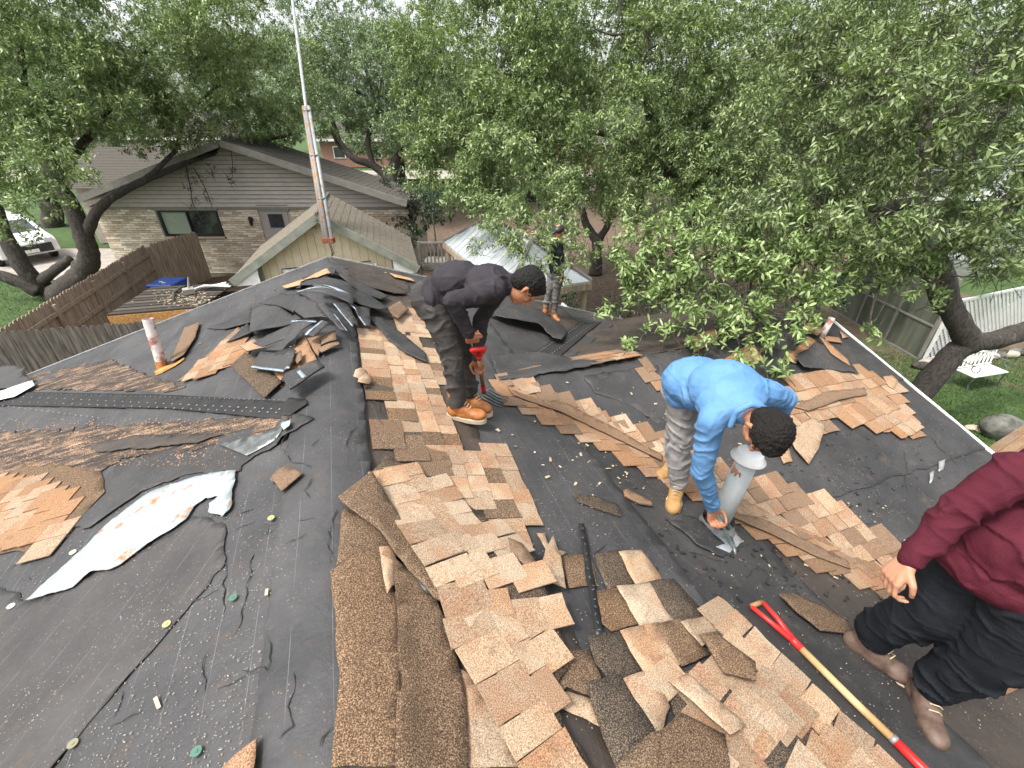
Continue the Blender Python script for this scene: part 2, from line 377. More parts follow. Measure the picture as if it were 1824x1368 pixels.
# ------------------------------------------------------------------ THE HOUSE WE STAND ON
def wrk(x, y, a=1.0):
    v = Vector((x*2.3, y*2.3, 1.7)); c = 1-abs(noise.noise(v*1.6+Vector((5, 0, 0))))*5
    return a*(.004*noise.noise(v*.9) + .0025*noise.noise(v*4) + (.006*max(0, c)**2))
HOUSE = empty('house', P(1.5, 0) - Vector((0, 0, 3.9)), 'low gabled house being reroofed, its black underlay half bare and half under torn tan shingles', 'house')
Rmin = -5.0; WEAVE = 4.8
def slab(name, corners, mat, drop=.05):
    m = MB(); vs = [Vector(c) for c in corners]; lo = [v-Vector((0, 0, drop)) for v in vs]; n = len(vs)
    m.add(vs+lo, [list(range(n)), list(range(2*n-1, n-1, -1))]+[[i, i+n, (i+1) % n+n, (i+1) % n] for i in range(n)])
    o = m.build(name, mat, HOUSE); fix_normals(o.data); return o
def Q(r, w, z): p = O+rd*r+rn*w; return Vector((p.x, p.y, z))
slab('roof_deck', [Q(Rmin, 0, ZR-.01), Q(RL, 0, ZR-.01), Q(RL, -WEAVE, ZR-.01-SL*WEAVE), Q(Rmin, -WEAVE, ZR-.01-SL*WEAVE)], WOOD)
slab('roof_deck', [Q(Rmin, 0, ZR-.01), Q(RL, 0, ZR-.01), Q(RL, WEAVE, ZR-.01-SR*WEAVE), Q(Rmin, WEAVE, ZR-.01-SR*WEAVE)], WOOD)
def WG(q, n_, dz=0): p = K + rn*q + rd*n_; return Vector((p.x, p.y, ZW - SW*abs(n_)+dz))
NE = (ZW-(ZR-SR*WEAVE))/SW
slab('roof_deck', [WG(-.1, 0, -.01), WG(WE, 0, -.01), WG(WE, -NE, -.01), WG(-.1, -NE, -.01)], WOOD)
slab('roof_deck', [WG(-.1, 0, -.01), WG(WE, 0, -.01), WG(WE, NE*.62, -.01), WG(-.1, NE*.62, -.01)], WOOD)
def rwpoly(pts): return [(O+rd*r+rn*w) for r, w in pts]
def course(a, b, kind, seed):
    # one course of felt, its lower edge lapped over the next
    if kind == 'L': poly = rwpoly([(Rmin, -a), (RL, -a), (RL, -b), (Rmin, -b)]); f = lambda x, y: (-rw(x, y)[1]-a)/(b-a)
    elif kind == 'R': poly = rwpoly([(Rmin, a), (RL, a), (RL, b), (Rmin, b)]); f = lambda x, y: (rw(x, y)[1]-a)/(b-a)
    def basez(x, y):
        r, w = rw(x, y); return ZR - (SL*-w if w < 0 else SR*w)
    zf = lambda x, y: basez(x, y)+.003+.010*max(0, min(1, f(x, y)))+wrk(x, y)
    return sheet('felt_sheet', poly, zf, .003, FELT if kind == 'L' else FELT_NEW if seed % 3 == 0 else FELT_OLD if seed % 3 == 1 else FELT, HOUSE, .018, .09, .085, seed)
for i in range(6):
    a = i*.82; b = min(a+.91, WEAVE+.03)
    course(a, b, 'L', i); course(a, b, 'R', i+10)
def wcourse(a, b, sgn, seed):
    pts = [K+rn*q+rd*(sgn*n_) for q, n_ in ((-.1+a*0, a), (WE+.02, a), (WE+.02, b), (-.1, b))]
    # run each course only from just under the valley
    s0 = max(-.05, a*.9-.35)
    pts = [K+rn*q+rd*(sgn*n_) for q, n_ in ((s0, a), (WE+.02, a), (WE+.02, b), (s0+(b-a)*.9, b))]
    zf = lambda x, y: ZW - SW*abs((x-K.x)*rd.x+(y-K.y)*rd.y)+.003+.010*max(0, min(1, (abs((x-K.x)*rd.x+(y-K.y)*rd.y)-a)/(b-a)))+wrk(x, y)
    sheet('felt_sheet', pts, zf, .003, FELT_NEW if sgn < 0 else FELT_OLD, HOUSE, .016, .09, .085, seed)
for i in range(5): wcourse(i*.82, min(i*.82+.91, NE), -1, i+20)
for i in range(3): wcourse(i*.82, min(i*.82+.91, NE*.62), 1, i+30)
def cap_z(x, y):
    r, w = rw(x, y); k = SL if w < 0 else SR
    return ZR+.022 - k*(math.sqrt(w*w+.0036)-.06) + wrk(x, y, 1.2)
sheet('ridge_felt', rwpoly([(Rmin, -.26), (RL-.35, -.24), (RL-.35, .2), (2.2, .2), (Rmin, .16)]), cap_z, .003, FELT, HOUSE, .012, .08, .05, 3)
def surf(x, y):
    w = rw(x, y)[1]; z = roof_z(x, y)
    return max(z, cap_z(x, y)-.008) if -.30 < w < .24 else z
# drip edges
def strip(a, b, w=.03, h=.035, mat=ALU, name='drip_edge'):
    m = MB(); m.beam(a, b, w, h); return m.build(name, mat, HOUSE)
up = Vector((0, 0, .006))
strip(Q(RL+.012, -.01, ZR)+up, Q(RL+.012, -WEAVE, ZR-SL*WEAVE)+up); strip(Q(RL+.012, .01, ZR)+up, Q(RL+.012, WEAVE, ZR-SR*WEAVE)+up)
strip(WG(WE+.012, 0)+up, WG(WE+.012, -NE)+up, .02, .04, WHITE); strip(WG(WE+.012, .01)+up, WG(WE+.012, NE*.62)+up)
for (a, b) in ((Q(RL-.35, -.1, 0), Q(RL-.35, -WEAVE+.5, 0)), (Q(RL-.35, .1, 0), Q(RL-.35, WEAVE-.5, 0)), (Q(Rmin+.3, -WEAVE+.5, 0), Q(RL-.35, -WEAVE+.5, 0)), (Q(Rmin+.3, WEAVE-.5, 0), Q(RL-.35, WEAVE-.5, 0))):
    m = MB(); m.beam(a+Vector((0, 0, 1.0)), b+Vector((0, 0, 1.0)), .12, 2.6 if abs((b-a).dot(rd)) > 3 else 2.2); m.build('wall', REDBRICK, HOUSE)
a, b = WG(WE-.4, -NE+.4), WG(WE-.4, NE*.62-.2); m = MB(); m.beam(Vector((a.x, a.y, 1.1)), Vector((b.x, b.y, 1.1)), .12, 2.2); m.build('wall', REDBRICK, HOUSE)

# ------------------------------------------------------------------ shingle tabs
TABM = {}
def tabmesh(w, k, L=.2):
    key = (w, k, L)
    if key in TABM: return TABM[key]
    rr = random.Random(hash((round(w*1000), k))); m = MB(); th = .006
    ns = 3; top = []; bot = []
    for j in range(ns):
        x = -w/2 + w*j/(ns-1)
        top.append((x+rr.uniform(-.003, .003), -L/2, 0)); bot.append((x*(1 if k % 2 else .985)+rr.uniform(-.003, .003), L/2+rr.uniform(-.006, .005), rr.uniform(-.001, .004)))
    mid = [(x[0]*.5+y[0]*.5, .02, rr.uniform(.0, .003)) for x, y in zip(top, bot)]
    rows = [top, mid, bot]; vs = [(x, y, z+th) for r_ in rows for x, y, z in r_]+[(x, y, z) for r_ in rows for x, y, z in r_]
    fs = []
    for i in range(2):
        for j in range(ns-1):
            a = i*ns+j; fs += [(a, a+1, a+ns+1, a+ns), (a+9, a+ns+9, a+ns+10, a+10)]
    for i in range(2): a = i*ns; fs += [(a, a+ns, a+ns+9, a+9), (a+2, a+11, a+ns+11, a+ns+2)]
    for j in range(2): fs += [(j, j+9, j+10, j+1), (6+j, 7+j, 16+j, 15+j)]
    m.add(vs, fs); me = m.mesh('shingle'); fix_normals(me); me.materials.append(TAN[0]); TABM[key] = me; return me
WIDTHS = (.10, .12, .14, .17, .20)
def tilt_frame(p, zf, e1, e2):
    h = .04
    d1 = (zf(p.x+e1.x*h, p.y+e1.y*h)-zf(p.x-e1.x*h, p.y-e1.y*h))/(2*h)
    d2 = (zf(p.x+e2.x*h, p.y+e2.y*h)-zf(p.x-e2.x*h, p.y-e2.y*h))/(2*h)
    t1 = Vector((e1.x, e1.y, d1)).normalized(); t2 = Vector((e2.x, e2.y, d2)); n = t1.cross(t2).normalized()
    if n.z < 0: n = -n
    t2 = n.cross(t1).normalized()
    if t2.dot(Vector((e2.x, e2.y, d2))) < 0: t2 = -t2; t1 = t2.cross(n)
    return t1, t2, n
NT = 0
def put_tab(x, y, w, zf, e1, e2, mat, parent, ang=0, lift=.004, tilt=.05, k=None, L=.2):
    global NT
    p = Vector((x, y, 0)); a, b = e1, e2
    if ang: c, s_ = math.cos(ang), math.sin(ang); a, b = e1*c+e2*s_, e2*c-e1*s_
    t1, t2, n = tilt_frame(p, zf, a, b); z = zf(x, y)+lift
    if tilt: t2b = (t2+n*tilt).normalized(); n = t1.cross(t2b); n = n if n.z > 0 else -n; t2 = t2b
    M = Matrix((t1, t2, n)).transposed().to_4x4()
    if M.determinant() < 0: M = Matrix((-t1, t2, n)).transposed().to_4x4()
    M.translation = (x, y, z+abs(tilt)*.1)
    me = tabmesh(min(WIDTHS, key=lambda q: abs(q-w)), random.randrange(4) if k is None else k, L)
    o = bpy.data.objects.new('shingle', me); COL.objects.link(o); o.parent = parent
    o.matrix_parent_inverse = parent_world(parent).inverted(); o.matrix_basis = M
    o.material_slots[0].link = 'OBJECT'; o.material_slots[0].material = mat; NT += 1
    return o
RIGHT = (rd, rn); LEFT = (rd, -rn); WING = (rn, -rd)
def pxpoly(px, zf=roof_z, lift=0): return [hit(u, v, zf, lift).xy for u, v in px]
def tabs(px, axes, mats, parent, zf=surf, lift=.014, ang=0, e=.115, wts=None, tilt=.05, jit=.003, keep=1, upc=.06):
    poly = [tuple(q) for q in pxpoly(px, zf, lift)]; e1, e2 = axes
    if ang: c, s_ = math.cos(ang), math.sin(ang); e1, e2 = e1*c+e2*s_, e2*c-e1*s_
    c0 = Vector(poly[0]); A = [((Vector(q)-c0).dot(e1.xy), (Vector(q)-c0).dot(e2.xy)) for q in poly]
    u0, u1 = min(a[0] for a in A), max(a[0] for a in A); v0, v1 = min(a[1] for a in A), max(a[1] for a in A)
    n0 = NT; v = v0+e/2; row = 0
    while v < v1+e/2:
        u = u0 - random.uniform(0, .2)
        while u < u1:
            w = random.choice((.10, .12, .12, .14, .14, .17)); uc = u+w/2; u += w+.0025
            q = c0 + e1.xy*uc + e2.xy*v
            if inpoly(q.x, q.y, poly) and inpoly(q.x-e2.x*upc, q.y-e2.y*upc, poly) and random.random() < keep:
                mt = random.choices(mats, wts)[0]
                # centre of the piece lies up-slope of its visible part
                q2 = q - e2.xy*.04
                put_tab(q2.x+random.uniform(-jit, jit), q2.y+random.uniform(-jit, jit), w, zf, e1, e2, mt, parent, random.uniform(-.012, .012), lift+random.uniform(0, .003), tilt)
        v += e; row += 1
    return NT-n0
T0, T1, T2 = TAN; D0, D1 = DARK
def tabs_along(spine_px, poly_px, mats, parent, zf, e=.12, rows=8, side=1, wts=None, tilt=.02, lift=0):
    # courses that follow a bent edge of the torn swath
    poly = [tuple(q) for q in pxpoly(poly_px, zf, 0)]; sp = [hit(u, v, zf, 0).xy for u, v in spine_px]; pts = []
    for i in range(len(sp)-1):
        for k in range(12): pts.append(sp[i].lerp(sp[i+1], k/12))
    pts.append(sp[-1])
    for _ in range(10): pts = [pts[0]]+[(pts[i-1]+pts[i]*2+pts[i+1])/4 for i in range(1, len(pts)-1)]+[pts[-1]]
    cum = [0]
    for i in range(1, len(pts)): cum.append(cum[-1]+(pts[i]-pts[i-1]).length)
    def at_s(s_):
        s_ = max(0, min(cum[-1]-1e-4, s_)); i = next(k for k in range(len(cum)-1) if cum[k+1] > s_); t = (s_-cum[i])/(cum[i+1]-cum[i])
        a, b = pts[max(0, i-3)], pts[min(len(pts)-1, i+4)]; return pts[i].lerp(pts[i+1], t), (b-a).normalized()
    n0 = NT
    for j in range(rows):
        s_ = -random.uniform(0, .1)
        while s_ < cum[-1]:
            w = random.choice((.10, .12, .12, .14, .14, .17)); p, tg = at_s(s_+w/2); s_ += w+.0025
            nr = Vector((-tg.y, tg.x)); nr = nr if nr.dot(rn.xy) > 0 else -nr
            q = p+nr*side*e*(j+.5)
            if inpoly(q.x, q.y, poly) or (j == 0):
                e1 = Vector((tg.x, tg.y, 0)); e2 = Vector((nr.x, nr.y, 0)); q2 = q-nr*(.03 if not (side > 0 and j == 0) else .0)
                put_tab(q2.x, q2.y, w, zf, e1, e2, random.choices(mats, wts)[0], parent, random.uniform(-.01, .01), lift+random.uniform(0, .002), tilt)
    return NT-n0
def rz(lift): return lambda x, y: roof_z(x, y)+lift
# shingles still nailed down: part of the house
n1 = tabs([(628, 588), (690, 575), (745, 605), (790, 650), (792, 720), (818, 775), (800, 830), (760, 830), (700, 745), (672, 690), (640, 640)], RIGHT, [T0, T1, D0], HOUSE, wts=[6, 3, 2])
n1 += tabs([(635, 665), (700, 700), (760, 800), (830, 812), (835, 850), (790, 870), (730, 820), (690, 810), (660, 770), (690, 740), (650, 690)], RIGHT, [D0, T0, D1, BROWN], HOUSE, wts=[5, 2, 1, 1])
n1 += tabs([(815, 760), (880, 765), (890, 775), (830, 790)], RIGHT, [T1, T0, D0], HOUSE)
n1 += tabs([(780, 800), (830, 790), (885, 798), (918, 808), (942, 880), (936, 900), (960, 965), (1010, 1080), (960, 1060), (900, 960), (800, 880), (760, 850)], RIGHT, [T1, T0, D0], HOUSE, wts=[5, 4, 1], ang=.05)
# the row along the valley on this slope, rusty
n2 = tabs([(872, 670), (960, 690), (1060, 735), (1170, 790), (1230, 825), (1300, 872), (1400, 925), (1500, 975), (1600, 1030), (1670, 1085), (1655, 1128), (1560, 1055), (1500, 1032), (1400, 985), (1330, 940), (1270, 905), (1150, 845), (1060, 800), (950, 745), (880, 705)], RIGHT, [T2, T0, BROWN], HOUSE, wts=[6, 3, 2], lift=.018)
n2 += tabs([(1730, 1160), (1824, 1090), (1824, 1300), (1790, 1240)], RIGHT, [T2, BROWN], HOUSE)
# the other side of the valley, on the wing
n3 = tabs([(885, 668), (1000, 700), (1080, 735), (1130, 750), (1195, 780), (1330, 850), (1400, 850), (1450, 880), (1500, 905), (1560, 945), (1600, 965), (1640, 1000), (1655, 1085), (1560, 1035), (1480, 995), (1400, 950), (1300, 900), (1170, 825), (1060, 765), (960, 715), (890, 690)], WING, [T0, BROWN, T1], HOUSE, wts=[6, 3, 1], lift=.02)
n3 += tabs([(900, 662), (960, 655), (1020, 650), (1060, 655), (1140, 640), (1148, 628), (1100, 622), (1000, 640), (900, 650)], WING, [T2, T0, BROWN], HOUSE, wts=[3, 3, 2])
n3 += tabs([(1000, 660), (1100, 652), (1140, 650), (1165, 690), (1185, 700), (1170, 640), (1190, 625), (1100, 640)], WING, [BROWN, T2], HOUSE)
n4 = tabs([(1395, 682), (1430, 660), (1520, 655), (1560, 668), (1598, 672), (1600, 705), (1625, 735), (1648, 778), (1600, 775), (1560, 765), (1480, 735), (1480, 765), (1450, 790), (1425, 765), (1405, 800), (1398, 820), (1380, 790), (1395, 740)], WING, [T0, T2, BROWN], HOUSE, wts=[6, 2, 1], lift=.018, jit=.006, ang=.04)
n4 += tabs([(1480, 745), (1500, 720), (1560, 722), (1580, 700), (1640, 770), (1620, 778), (1560, 770)], WING, [T0, T2], HOUSE, lift=.03, ang=-.1, e=.12)
print('tabs', n1, n2, n3, n4)

# ---------------- big torn strip in front, lifted off the deck and rippled
def thing_at(name, px, label, cat, group=None, lift=0): return empty(name, hit(px[0], px[1])+Vector((0, 0, lift)), label, cat, group)
def strip_lift(x, y):
    r, w = rw(x, y)
    return roof_z(x, y)+.055+.03*math.sin(r*2.6+.6)+.012*math.sin(r*9+w*4)+.02*noise.noise(Vector((x*2.5, y*2.5, 4)))
T = thing_at('shingle_strip', (900, 1050), 'long rippled swath of pale tan shingle tabs running down the front of the roof', 'roof shingles')
big = [(687, 808), (780, 857), (902, 945), (955, 1018), (980, 1072), (1014, 1189), (980, 1245), (1048, 1360), (1130, 1480), (1020, 1500), (931, 1345), (863, 1218), (790, 1116), (814, 1062), (731, 950), (663, 838)]
pb = pxpoly(big, strip_lift)
sheet('shingle_backing', [Vector(q) for q in pb], lambda x, y: strip_lift(x, y)-.010, .006, [D1, D0], T, .012, .05, .07, 2)
n5 = tabs_along([(670, 845), (731, 950), (780, 1020), (805, 1075), (812, 1130), (866, 1218), (935, 1345), (1020, 1500)], big, [T1, T0], T, strip_lift, wts=[6, 4], e=.118)
# dark sheets beneath and left of it
def loose(name, px, label, cat='roof shingle', mat=FELT_NEW, lift=.02, th=.006, wave=.01, rag=.0035, fold=None, group=None, seed=None, zbase=None, parent=None, dome=None, grid=.05, st=.04):
    seed = seed if seed is not None else sum(px[0]) % 97
    cx, cy = sum(p[0] for p in px)/len(px), sum(p[1] for p in px)/len(px)
    dm = dome or (lambda x, y: 0)
    zbase = zbase or surf
    z0 = lambda x, y: zbase(x, y)+lift+dm(x, y)
    poly = [hit(u, v, z0) for u, v in px]
    c = sum((p for p in poly), Vector())/len(poly)
    zf = lambda x, y: z0(x, y)+wave*noise.noise(Vector((x*3.1, y*3.1, seed)))+(fold(x-c.x, y-c.y) if fold else 0)
    if parent is not None:
        return sheet(name, poly, zf, th, mat, parent, rag, st, grid, seed)
    o = sheet(name, poly, zf, th, mat, None, rag, st, grid, seed)
    return tag(o, label, cat, group)
G1 = 'dark speckled shingle strips lying under the pale swath'
loose('shingle_sheet', [(588, 1020), (640, 985), (705, 975), (712, 1100), (710, 1368), (590, 1368), (606, 1200), (598, 1100)], 'brown speckled shingle strip nearest the bare ridge felt at the bottom', mat=[D0, D1], lift=.028, group=G1)
loose('shingle_sheet', [(702, 1000), (760, 1030), (800, 1120), (830, 1240), (835, 1400), (706, 1400), (708, 1120)], 'second brown speckled strip, its right side under the pale swath', mat=[D0, D1], lift=.036, group=G1)
loose('shingle_sheet', [(602, 886), (663, 838), (731, 950), (814, 1062), (818, 1085), (775, 1068), (717, 1000), (680, 950), (620, 905)], 'curled brown strip arching over a dark gap at the head of the pile', mat=[D0, D1], lift=.06, wave=.015, group=G1)
loose('shingle_sheet', [(610, 905), (700, 950), (712, 985), (640, 990), (600, 1010)], 'short brown speckled piece tucked beneath the curled brown strip', mat=[D0, D1], lift=.02, group=G1)
loose('shingle_sheet', [(675, 975), (703, 972), (708, 1040), (690, 1060), (680, 1010)], 'narrow tan sliver lying across the brown strips', mat=[T1, D1], lift=.05)
loose('shingle_sheet', [(815, 1190), (850, 1210), (905, 1300), (930, 1368), (835, 1368)], 'tan shingle edge showing in the dark gap beside the pale swath at the bottom', mat=[T1, D1], lift=.02)
loose('plastic_label', [(725, 1005), (740, 1008), (770, 1045), (768, 1062), (752, 1050)], 'black shiny wrapper scrap in the gap beneath the curled strip', 'wrapper', mat=BLACK, lift=.055, th=.002)
# ---------------- stack of tabs, mixed dark and tan
T = thing_at('shingle_stack', (1150, 1150), 'checkered patch of dark brown and pale tan shingle tabs near the bottom centre', 'roof shingles')
def row(px_list, mats, parent, lift=.02, dl=.006):
    for i, (q, mt) in enumerate(zip(px_list, mats)):
        cx_, cy_ = sum(a[0] for a in q)/len(q), sum(a[1] for a in q)/len(q); q = [(cx_+(a[0]-cx_)*1.09, cy_+(a[1]-cy_)*1.09) for a in q]
        loose('shingle', q, None, mat=[mt, D1], lift=lift+dl*i, wave=.008, rag=.004, parent=parent, grid=.09)
row([[(1000, 992), (1050, 990), (1062, 1040), (1015, 1046)],
     [(1062, 990), (1104, 984), (1130, 1038), (1082, 1048), (1066, 1010)],
     [(1104, 986), (1142, 983), (1176, 1030), (1132, 1040)],
     [(1056, 1056), (1102, 1050), (1142, 1108), (1090, 1122), (1064, 1100)],
     [(1102, 1048), (1172, 1040), (1200, 1105), (1140, 1112)],
     [(1160, 1040), (1200, 1036), (1260, 1102), (1212, 1110), (1190, 1090)],
     [(1050, 1138), (1106, 1128), (1145, 1190), (1090, 1212), (1062, 1180)],
     [(1108, 1128), (1172, 1112), (1216, 1180), (1150, 1200)],
     [(1172, 1116), (1215, 1102), (1260, 1165), (1214, 1184)],
     [(1108, 1215), (1168, 1192), (1190, 1260), (1170, 1320), (1140, 1300)],
     [(1048, 1222), (1105, 1208), (1168, 1312), (1100, 1368), (1075, 1310)],
     [(1215, 1110), (1262, 1098), (1282, 1130), (1250, 1150)],
     [(1160, 1310), (1215, 1290), (1245, 1368), (1110, 1395), (1105, 1362)]],
    [D0, D1, T1, D0, T1, D1, D1, T1, D0, T1, D1, T0, D0], T, .02, .0025)
n6 = 0
def st_l(x, y): r, w = rw(x, y); return roof_z(x, y)+.05+.015*math.sin(r*3)+.02*noise.noise(Vector((x*3, y*3, 9)))
T = thing_at('shingle_strip', (1400, 1300), 'broad pale tan stack of shingle tabs left of the red and wood tool handle', 'roof shingles')
px = [(1292, 1082), (1345, 1130), (1420, 1200), (1482, 1262), (1550, 1320), (1600, 1385), (1230, 1385), (1228, 1300), (1200, 1270), (1190, 1200), (1240, 1190), (1300, 1190), (1272, 1130)]
sheet('shingle_backing', [Vector(q) for q in pxpoly(px, st_l)], lambda x, y: st_l(x, y)-.010, .006, [D1, D0], T, .012, .05, .07, 5)
n6 = tabs_along([(1292, 1078), (1345, 1128), (1420, 1198), (1482, 1260), (1550, 1320), (1640, 1410)], px, [T1, T0], T, st_l, wts=[6, 4], e=.11, side=-1, tilt=.03)
loose('shingle_sheet', [(1245, 1130), (1275, 1125), (1345, 1180), (1345, 1215), (1290, 1200)], 'dark speckled shingle flap lying on top of the pale stack', mat=[D0, D1], lift=.10)
loose('shingle_sheet', [(1190, 1215), (1225, 1200), (1330, 1290), (1300, 1310)], 'long narrow tan sliver slanting across the pale stack', mat=[T1, D1], lift=.11, wave=.02)
loose('shingle_sheet', [(1180, 1300), (1210, 1270), (1290, 1310), (1300, 1385), (1175, 1385)], 'dark brown speckled square at the bottom edge, left of the pale stack', mat=[D0, D1], lift=.075)
loose('shingle_sheet', [(960, 1010), (985, 955), (1000, 1000), (1008, 1050), (975, 1035), (955, 1020)], 'upright torn tan shingle scrap leaning at the right of the pale swath', mat=[T1, D1], lift=.05, fold=lambda x, y: .10*(x*rn.x+y*rn.y))
loose('shingle_sheet', [(955, 950), (970, 950), (980, 975), (1010, 985), (985, 1000)], 'small torn corner of tan shingle behind the upright scrap', mat=[T1, D1], lift=.03)
loose('shingle_sheet', [(905, 958), (930, 970), (962, 1015), (948, 1025), (910, 985)], 'grey brown underside flap curled at the right edge of the swath', mat=[BROWN, D1], lift=.10, wave=.02)
loose('shingle_sheet', [(985, 1240), (1010, 1232), (1052, 1245), (1078, 1300), (1000, 1262)], 'broken tan slab with a snapped edge between the swath and the checkered patch', mat=[T1, D1], lift=.03)
loose('shingle_sheet', [(995, 1155), (1050, 1160), (1075, 1215), (1060, 1245), (1010, 1225), (985, 1245)], 'brown speckled slab between the swath and the checkered patch', mat=[D0, D1], lift=.03)
T = thing_at('metal_strip', (1050, 1040), 'black tar strip with shiny specks lying over the felt beside the checkered patch', 'tar strip')
loose('tar_base', [(1030, 935), (1041, 934), (1075, 1130), (1062, 1134)], None, mat=BLACK, lift=.035, th=.006, parent=T, wave=.01)
for i in range(14):
    t = (i+.5)/14+random.uniform(-.02, .02); u, v = 1036+t*32+random.uniform(-3, 3), 938+t*190; q = hit(u, v, roof_z, .045)
    m = MB(); m.box((q.x, q.y, q.z), (.004, .012, .002), random.uniform(0, 3)); m.build('glue_speck', STEEL, T)

# ---------------- pieces on the left slope
T = thing_at('shingle_patch', (80, 900), 'rust tan shingle patch at the left edge, dusted with dark granules', 'roof shingles')
pxl = [(-60, 860), (0, 840), (80, 822), (180, 832), (190, 880), (130, 945), (78, 992), (40, 985), (0, 992), (-60, 1010)]
sheet('shingle_backing', [Vector(q) for q in pxpoly(pxl)], lambda x, y: roof_z(x, y)+.016, .005, [D0, D1], T, .008, .05, .08, 8)
tabs([(-90, 870), (0, 852), (80, 855), (125, 880), (118, 935), (72, 985), (0, 985), (-90, 1000)], LEFT, [T2, T0], T, ang=-.2, lift=.022, e=.1155, upc=.03, tilt=.03)
T = thing_at('shingle_patch', (430, 625), 'tapered tan shingle patch sloping down from the black pile on the left slope', 'roof shingles')
tabs([(318, 682), (345, 660), (400, 605), (440, 600), (452, 625), (415, 652), (360, 668)], LEFT, [T0, T2], T, ang=-.15, lift=.02, e=.115)
loose('shingle_edge', [(315, 680), (330, 668), (425, 582), (430, 588), (345, 668)], None, mat=[BROWN, D1], lift=.016, parent=T)
GD = 'torn dark shingle sheets heaped over the ridge'
def dome(x, y):
    p = hit_c; d = (x-p.x)**2+(y-p.y)**2; return .10*math.exp(-d/.5)
hit_c = hit(575, 545)
def zp(pts): return [(300+x*.2522, 440+y*.2522) for x, y in pts]
PILE = [
 ([(270, 575), (500, 490), (590, 430), (590, 530), (400, 580)], 'thin dark sheet pointing left out of the heap', FELT_NEW, .02, 0),
 ([(410, 680), (560, 540), (590, 600), (480, 650)], 'small dark sheet above the tapered tan patch', FELT_NEW, .025, 0),
 ([(590, 440), (700, 400), (940, 510), (770, 560), (575, 610)], 'broad dark sheet with a chalk line, left of the heap', FELT_NEW, .05, 0),
 ([(930, 230), (1150, 220), (1330, 290), (1550, 430), (1540, 445), (1330, 375), (1190, 320), (900, 290)], 'wide dark sheet near the gable peak, fanned to the right', FELT_NEW, .02, 0),
 ([(640, 395), (800, 330), (1050, 400), (1140, 500), (960, 500), (820, 430)], 'dark sheet crossing the middle of the heap', FELT_NEW, .06, 0),
 ([(1210, 170), (1340, 180), (1640, 290), (1690, 330), (1600, 330), (1450, 290), (1300, 240)], 'black crumpled sheet draped on the far right slope', FELT_OLD, .03, 0),
 ([(1160, 165), (1230, 180), (1560, 350), (1500, 370), (1300, 280)], 'dark sheet lying below the gable peak', FELT_NEW, .025, 0),
 ([(1020, 255), (1150, 270), (1400, 340), (1560, 440), (1480, 440), (1300, 360), (1020, 275)], 'curved dark strip, second from the top of the heap', FELT_NEW, .07, 1),
 ([(900, 310), (1190, 308), (1330, 368), (1300, 400), (1130, 332), (900, 330)], 'long curved strip with a pale blue edge at the top of the heap', FELT_NEW, .10, 1),
 ([(1270, 390), (1420, 420), (1430, 560), (1380, 545)], 'dark strip at the right shoulder of the heap', FELT_NEW, .05, 1),
 ([(1160, 400), (1265, 402), (1350, 575), (1290, 560)], 'short dark strip with a flecked seal line', FELT_NEW, .06, 1),
 ([(1045, 405), (1100, 400), (1180, 480), (1270, 600), (1210, 590), (1110, 480)], 'slender dark strip sliding over the ridge', FELT_NEW, .08, 1),
 ([(980, 650), (1090, 625), (1180, 590), (1090, 650), (1060, 775), (1030, 740)], 'brown shingle scrap under the black sheets on the ridge', BROWN, .025, 0),
 ([(1080, 650), (1180, 600), (1190, 660), (1080, 690)], 'little brown square on the ridge right of the heap', BROWN, .04, 0),
 ([(1060, 720), (1200, 670), (1215, 690), (1080, 750)], 'flat brown sliver on the ridge right of the heap', BROWN, .03, 0),
 ([(740, 885), (880, 820), (905, 660), (965, 632), (1055, 805), (1000, 850), (790, 945)], 'orange tan shingle scrap showing beneath the dark strips', T2, .03, 0),
 ([(440, 840), (540, 750), (620, 790), (740, 880), (800, 960), (680, 1070)], 'dark granule-faced shingle square on the left slope below the heap', D1, .025, 0),
 ([(600, 680), (700, 620), (860, 560), (900, 530), (830, 640), (660, 700)], 'bent dark strip low in the left side of the heap', FELT_NEW, .07, 0),
 ([(690, 730), (820, 640), (870, 530), (1050, 520), (940, 590), (900, 650), (805, 735)], 'twisted dark strip with a bright seal line on its right', FELT_NEW, .10, 1),
 ([(580, 850), (650, 740), (905, 740), (850, 858)], 'dark rectangular sheet hanging down the left slope', FELT_NEW, .09, 1),
 ([(960, 620), (1080, 520), (1145, 540), (1025, 632)], 'small dark tab with a bright silver strip in the heap', FELT_NEW, .11, 1),
 ([(500, 700), (600, 650), (690, 710), (560, 740)], 'torn tan fibre scrap at the left foot of the heap', T1, .05, 0),
 ([(880, 770), (940, 740), (945, 800), (910, 830)], 'small brown scrap between the orange piece and the dark strips', BROWN, .06, 0),
 ([(10, 800), (60, 700), (90, 640), (110, 570), (222, 532), (190, 640), (110, 765), (30, 812)], 'narrow brown shingle remnant beside the leaning white pipe', BROWN, .02, 0),
 ([(1305, 912), (1320, 865), (1402, 870), (1418, 922), (1345, 928)], 'upper one of two small tan tabs alone on the ridge felt', T1, .03, 0),
 ([(1345, 932), (1400, 922), (1450, 937), (1420, 977), (1338, 958)], 'lower one of two small tan tabs alone on the ridge felt', T1, .026, 0),
 ([(1540, 440), (1640, 380), (1700, 440), (1620, 505)], 'brown shingle square behind the dark shirted worker', BROWN, .03, 0),
 ([(950, 232), (1120, 155), (1150, 190), (1060, 215)], 'strip of bare tan decking showing at the gable peak', WOOD, .012, 0),
 ([(1560, 185), (1720, 225), (1740, 245), (1600, 215)], 'bare tan decking showing along the far right rake', WOOD, .012, 0),
 ([(800, 280), (940, 232), (960, 240), (830, 290)], 'thin tan splinter of decking near the left of the peak', WOOD, .012, 0),
]
seq = []
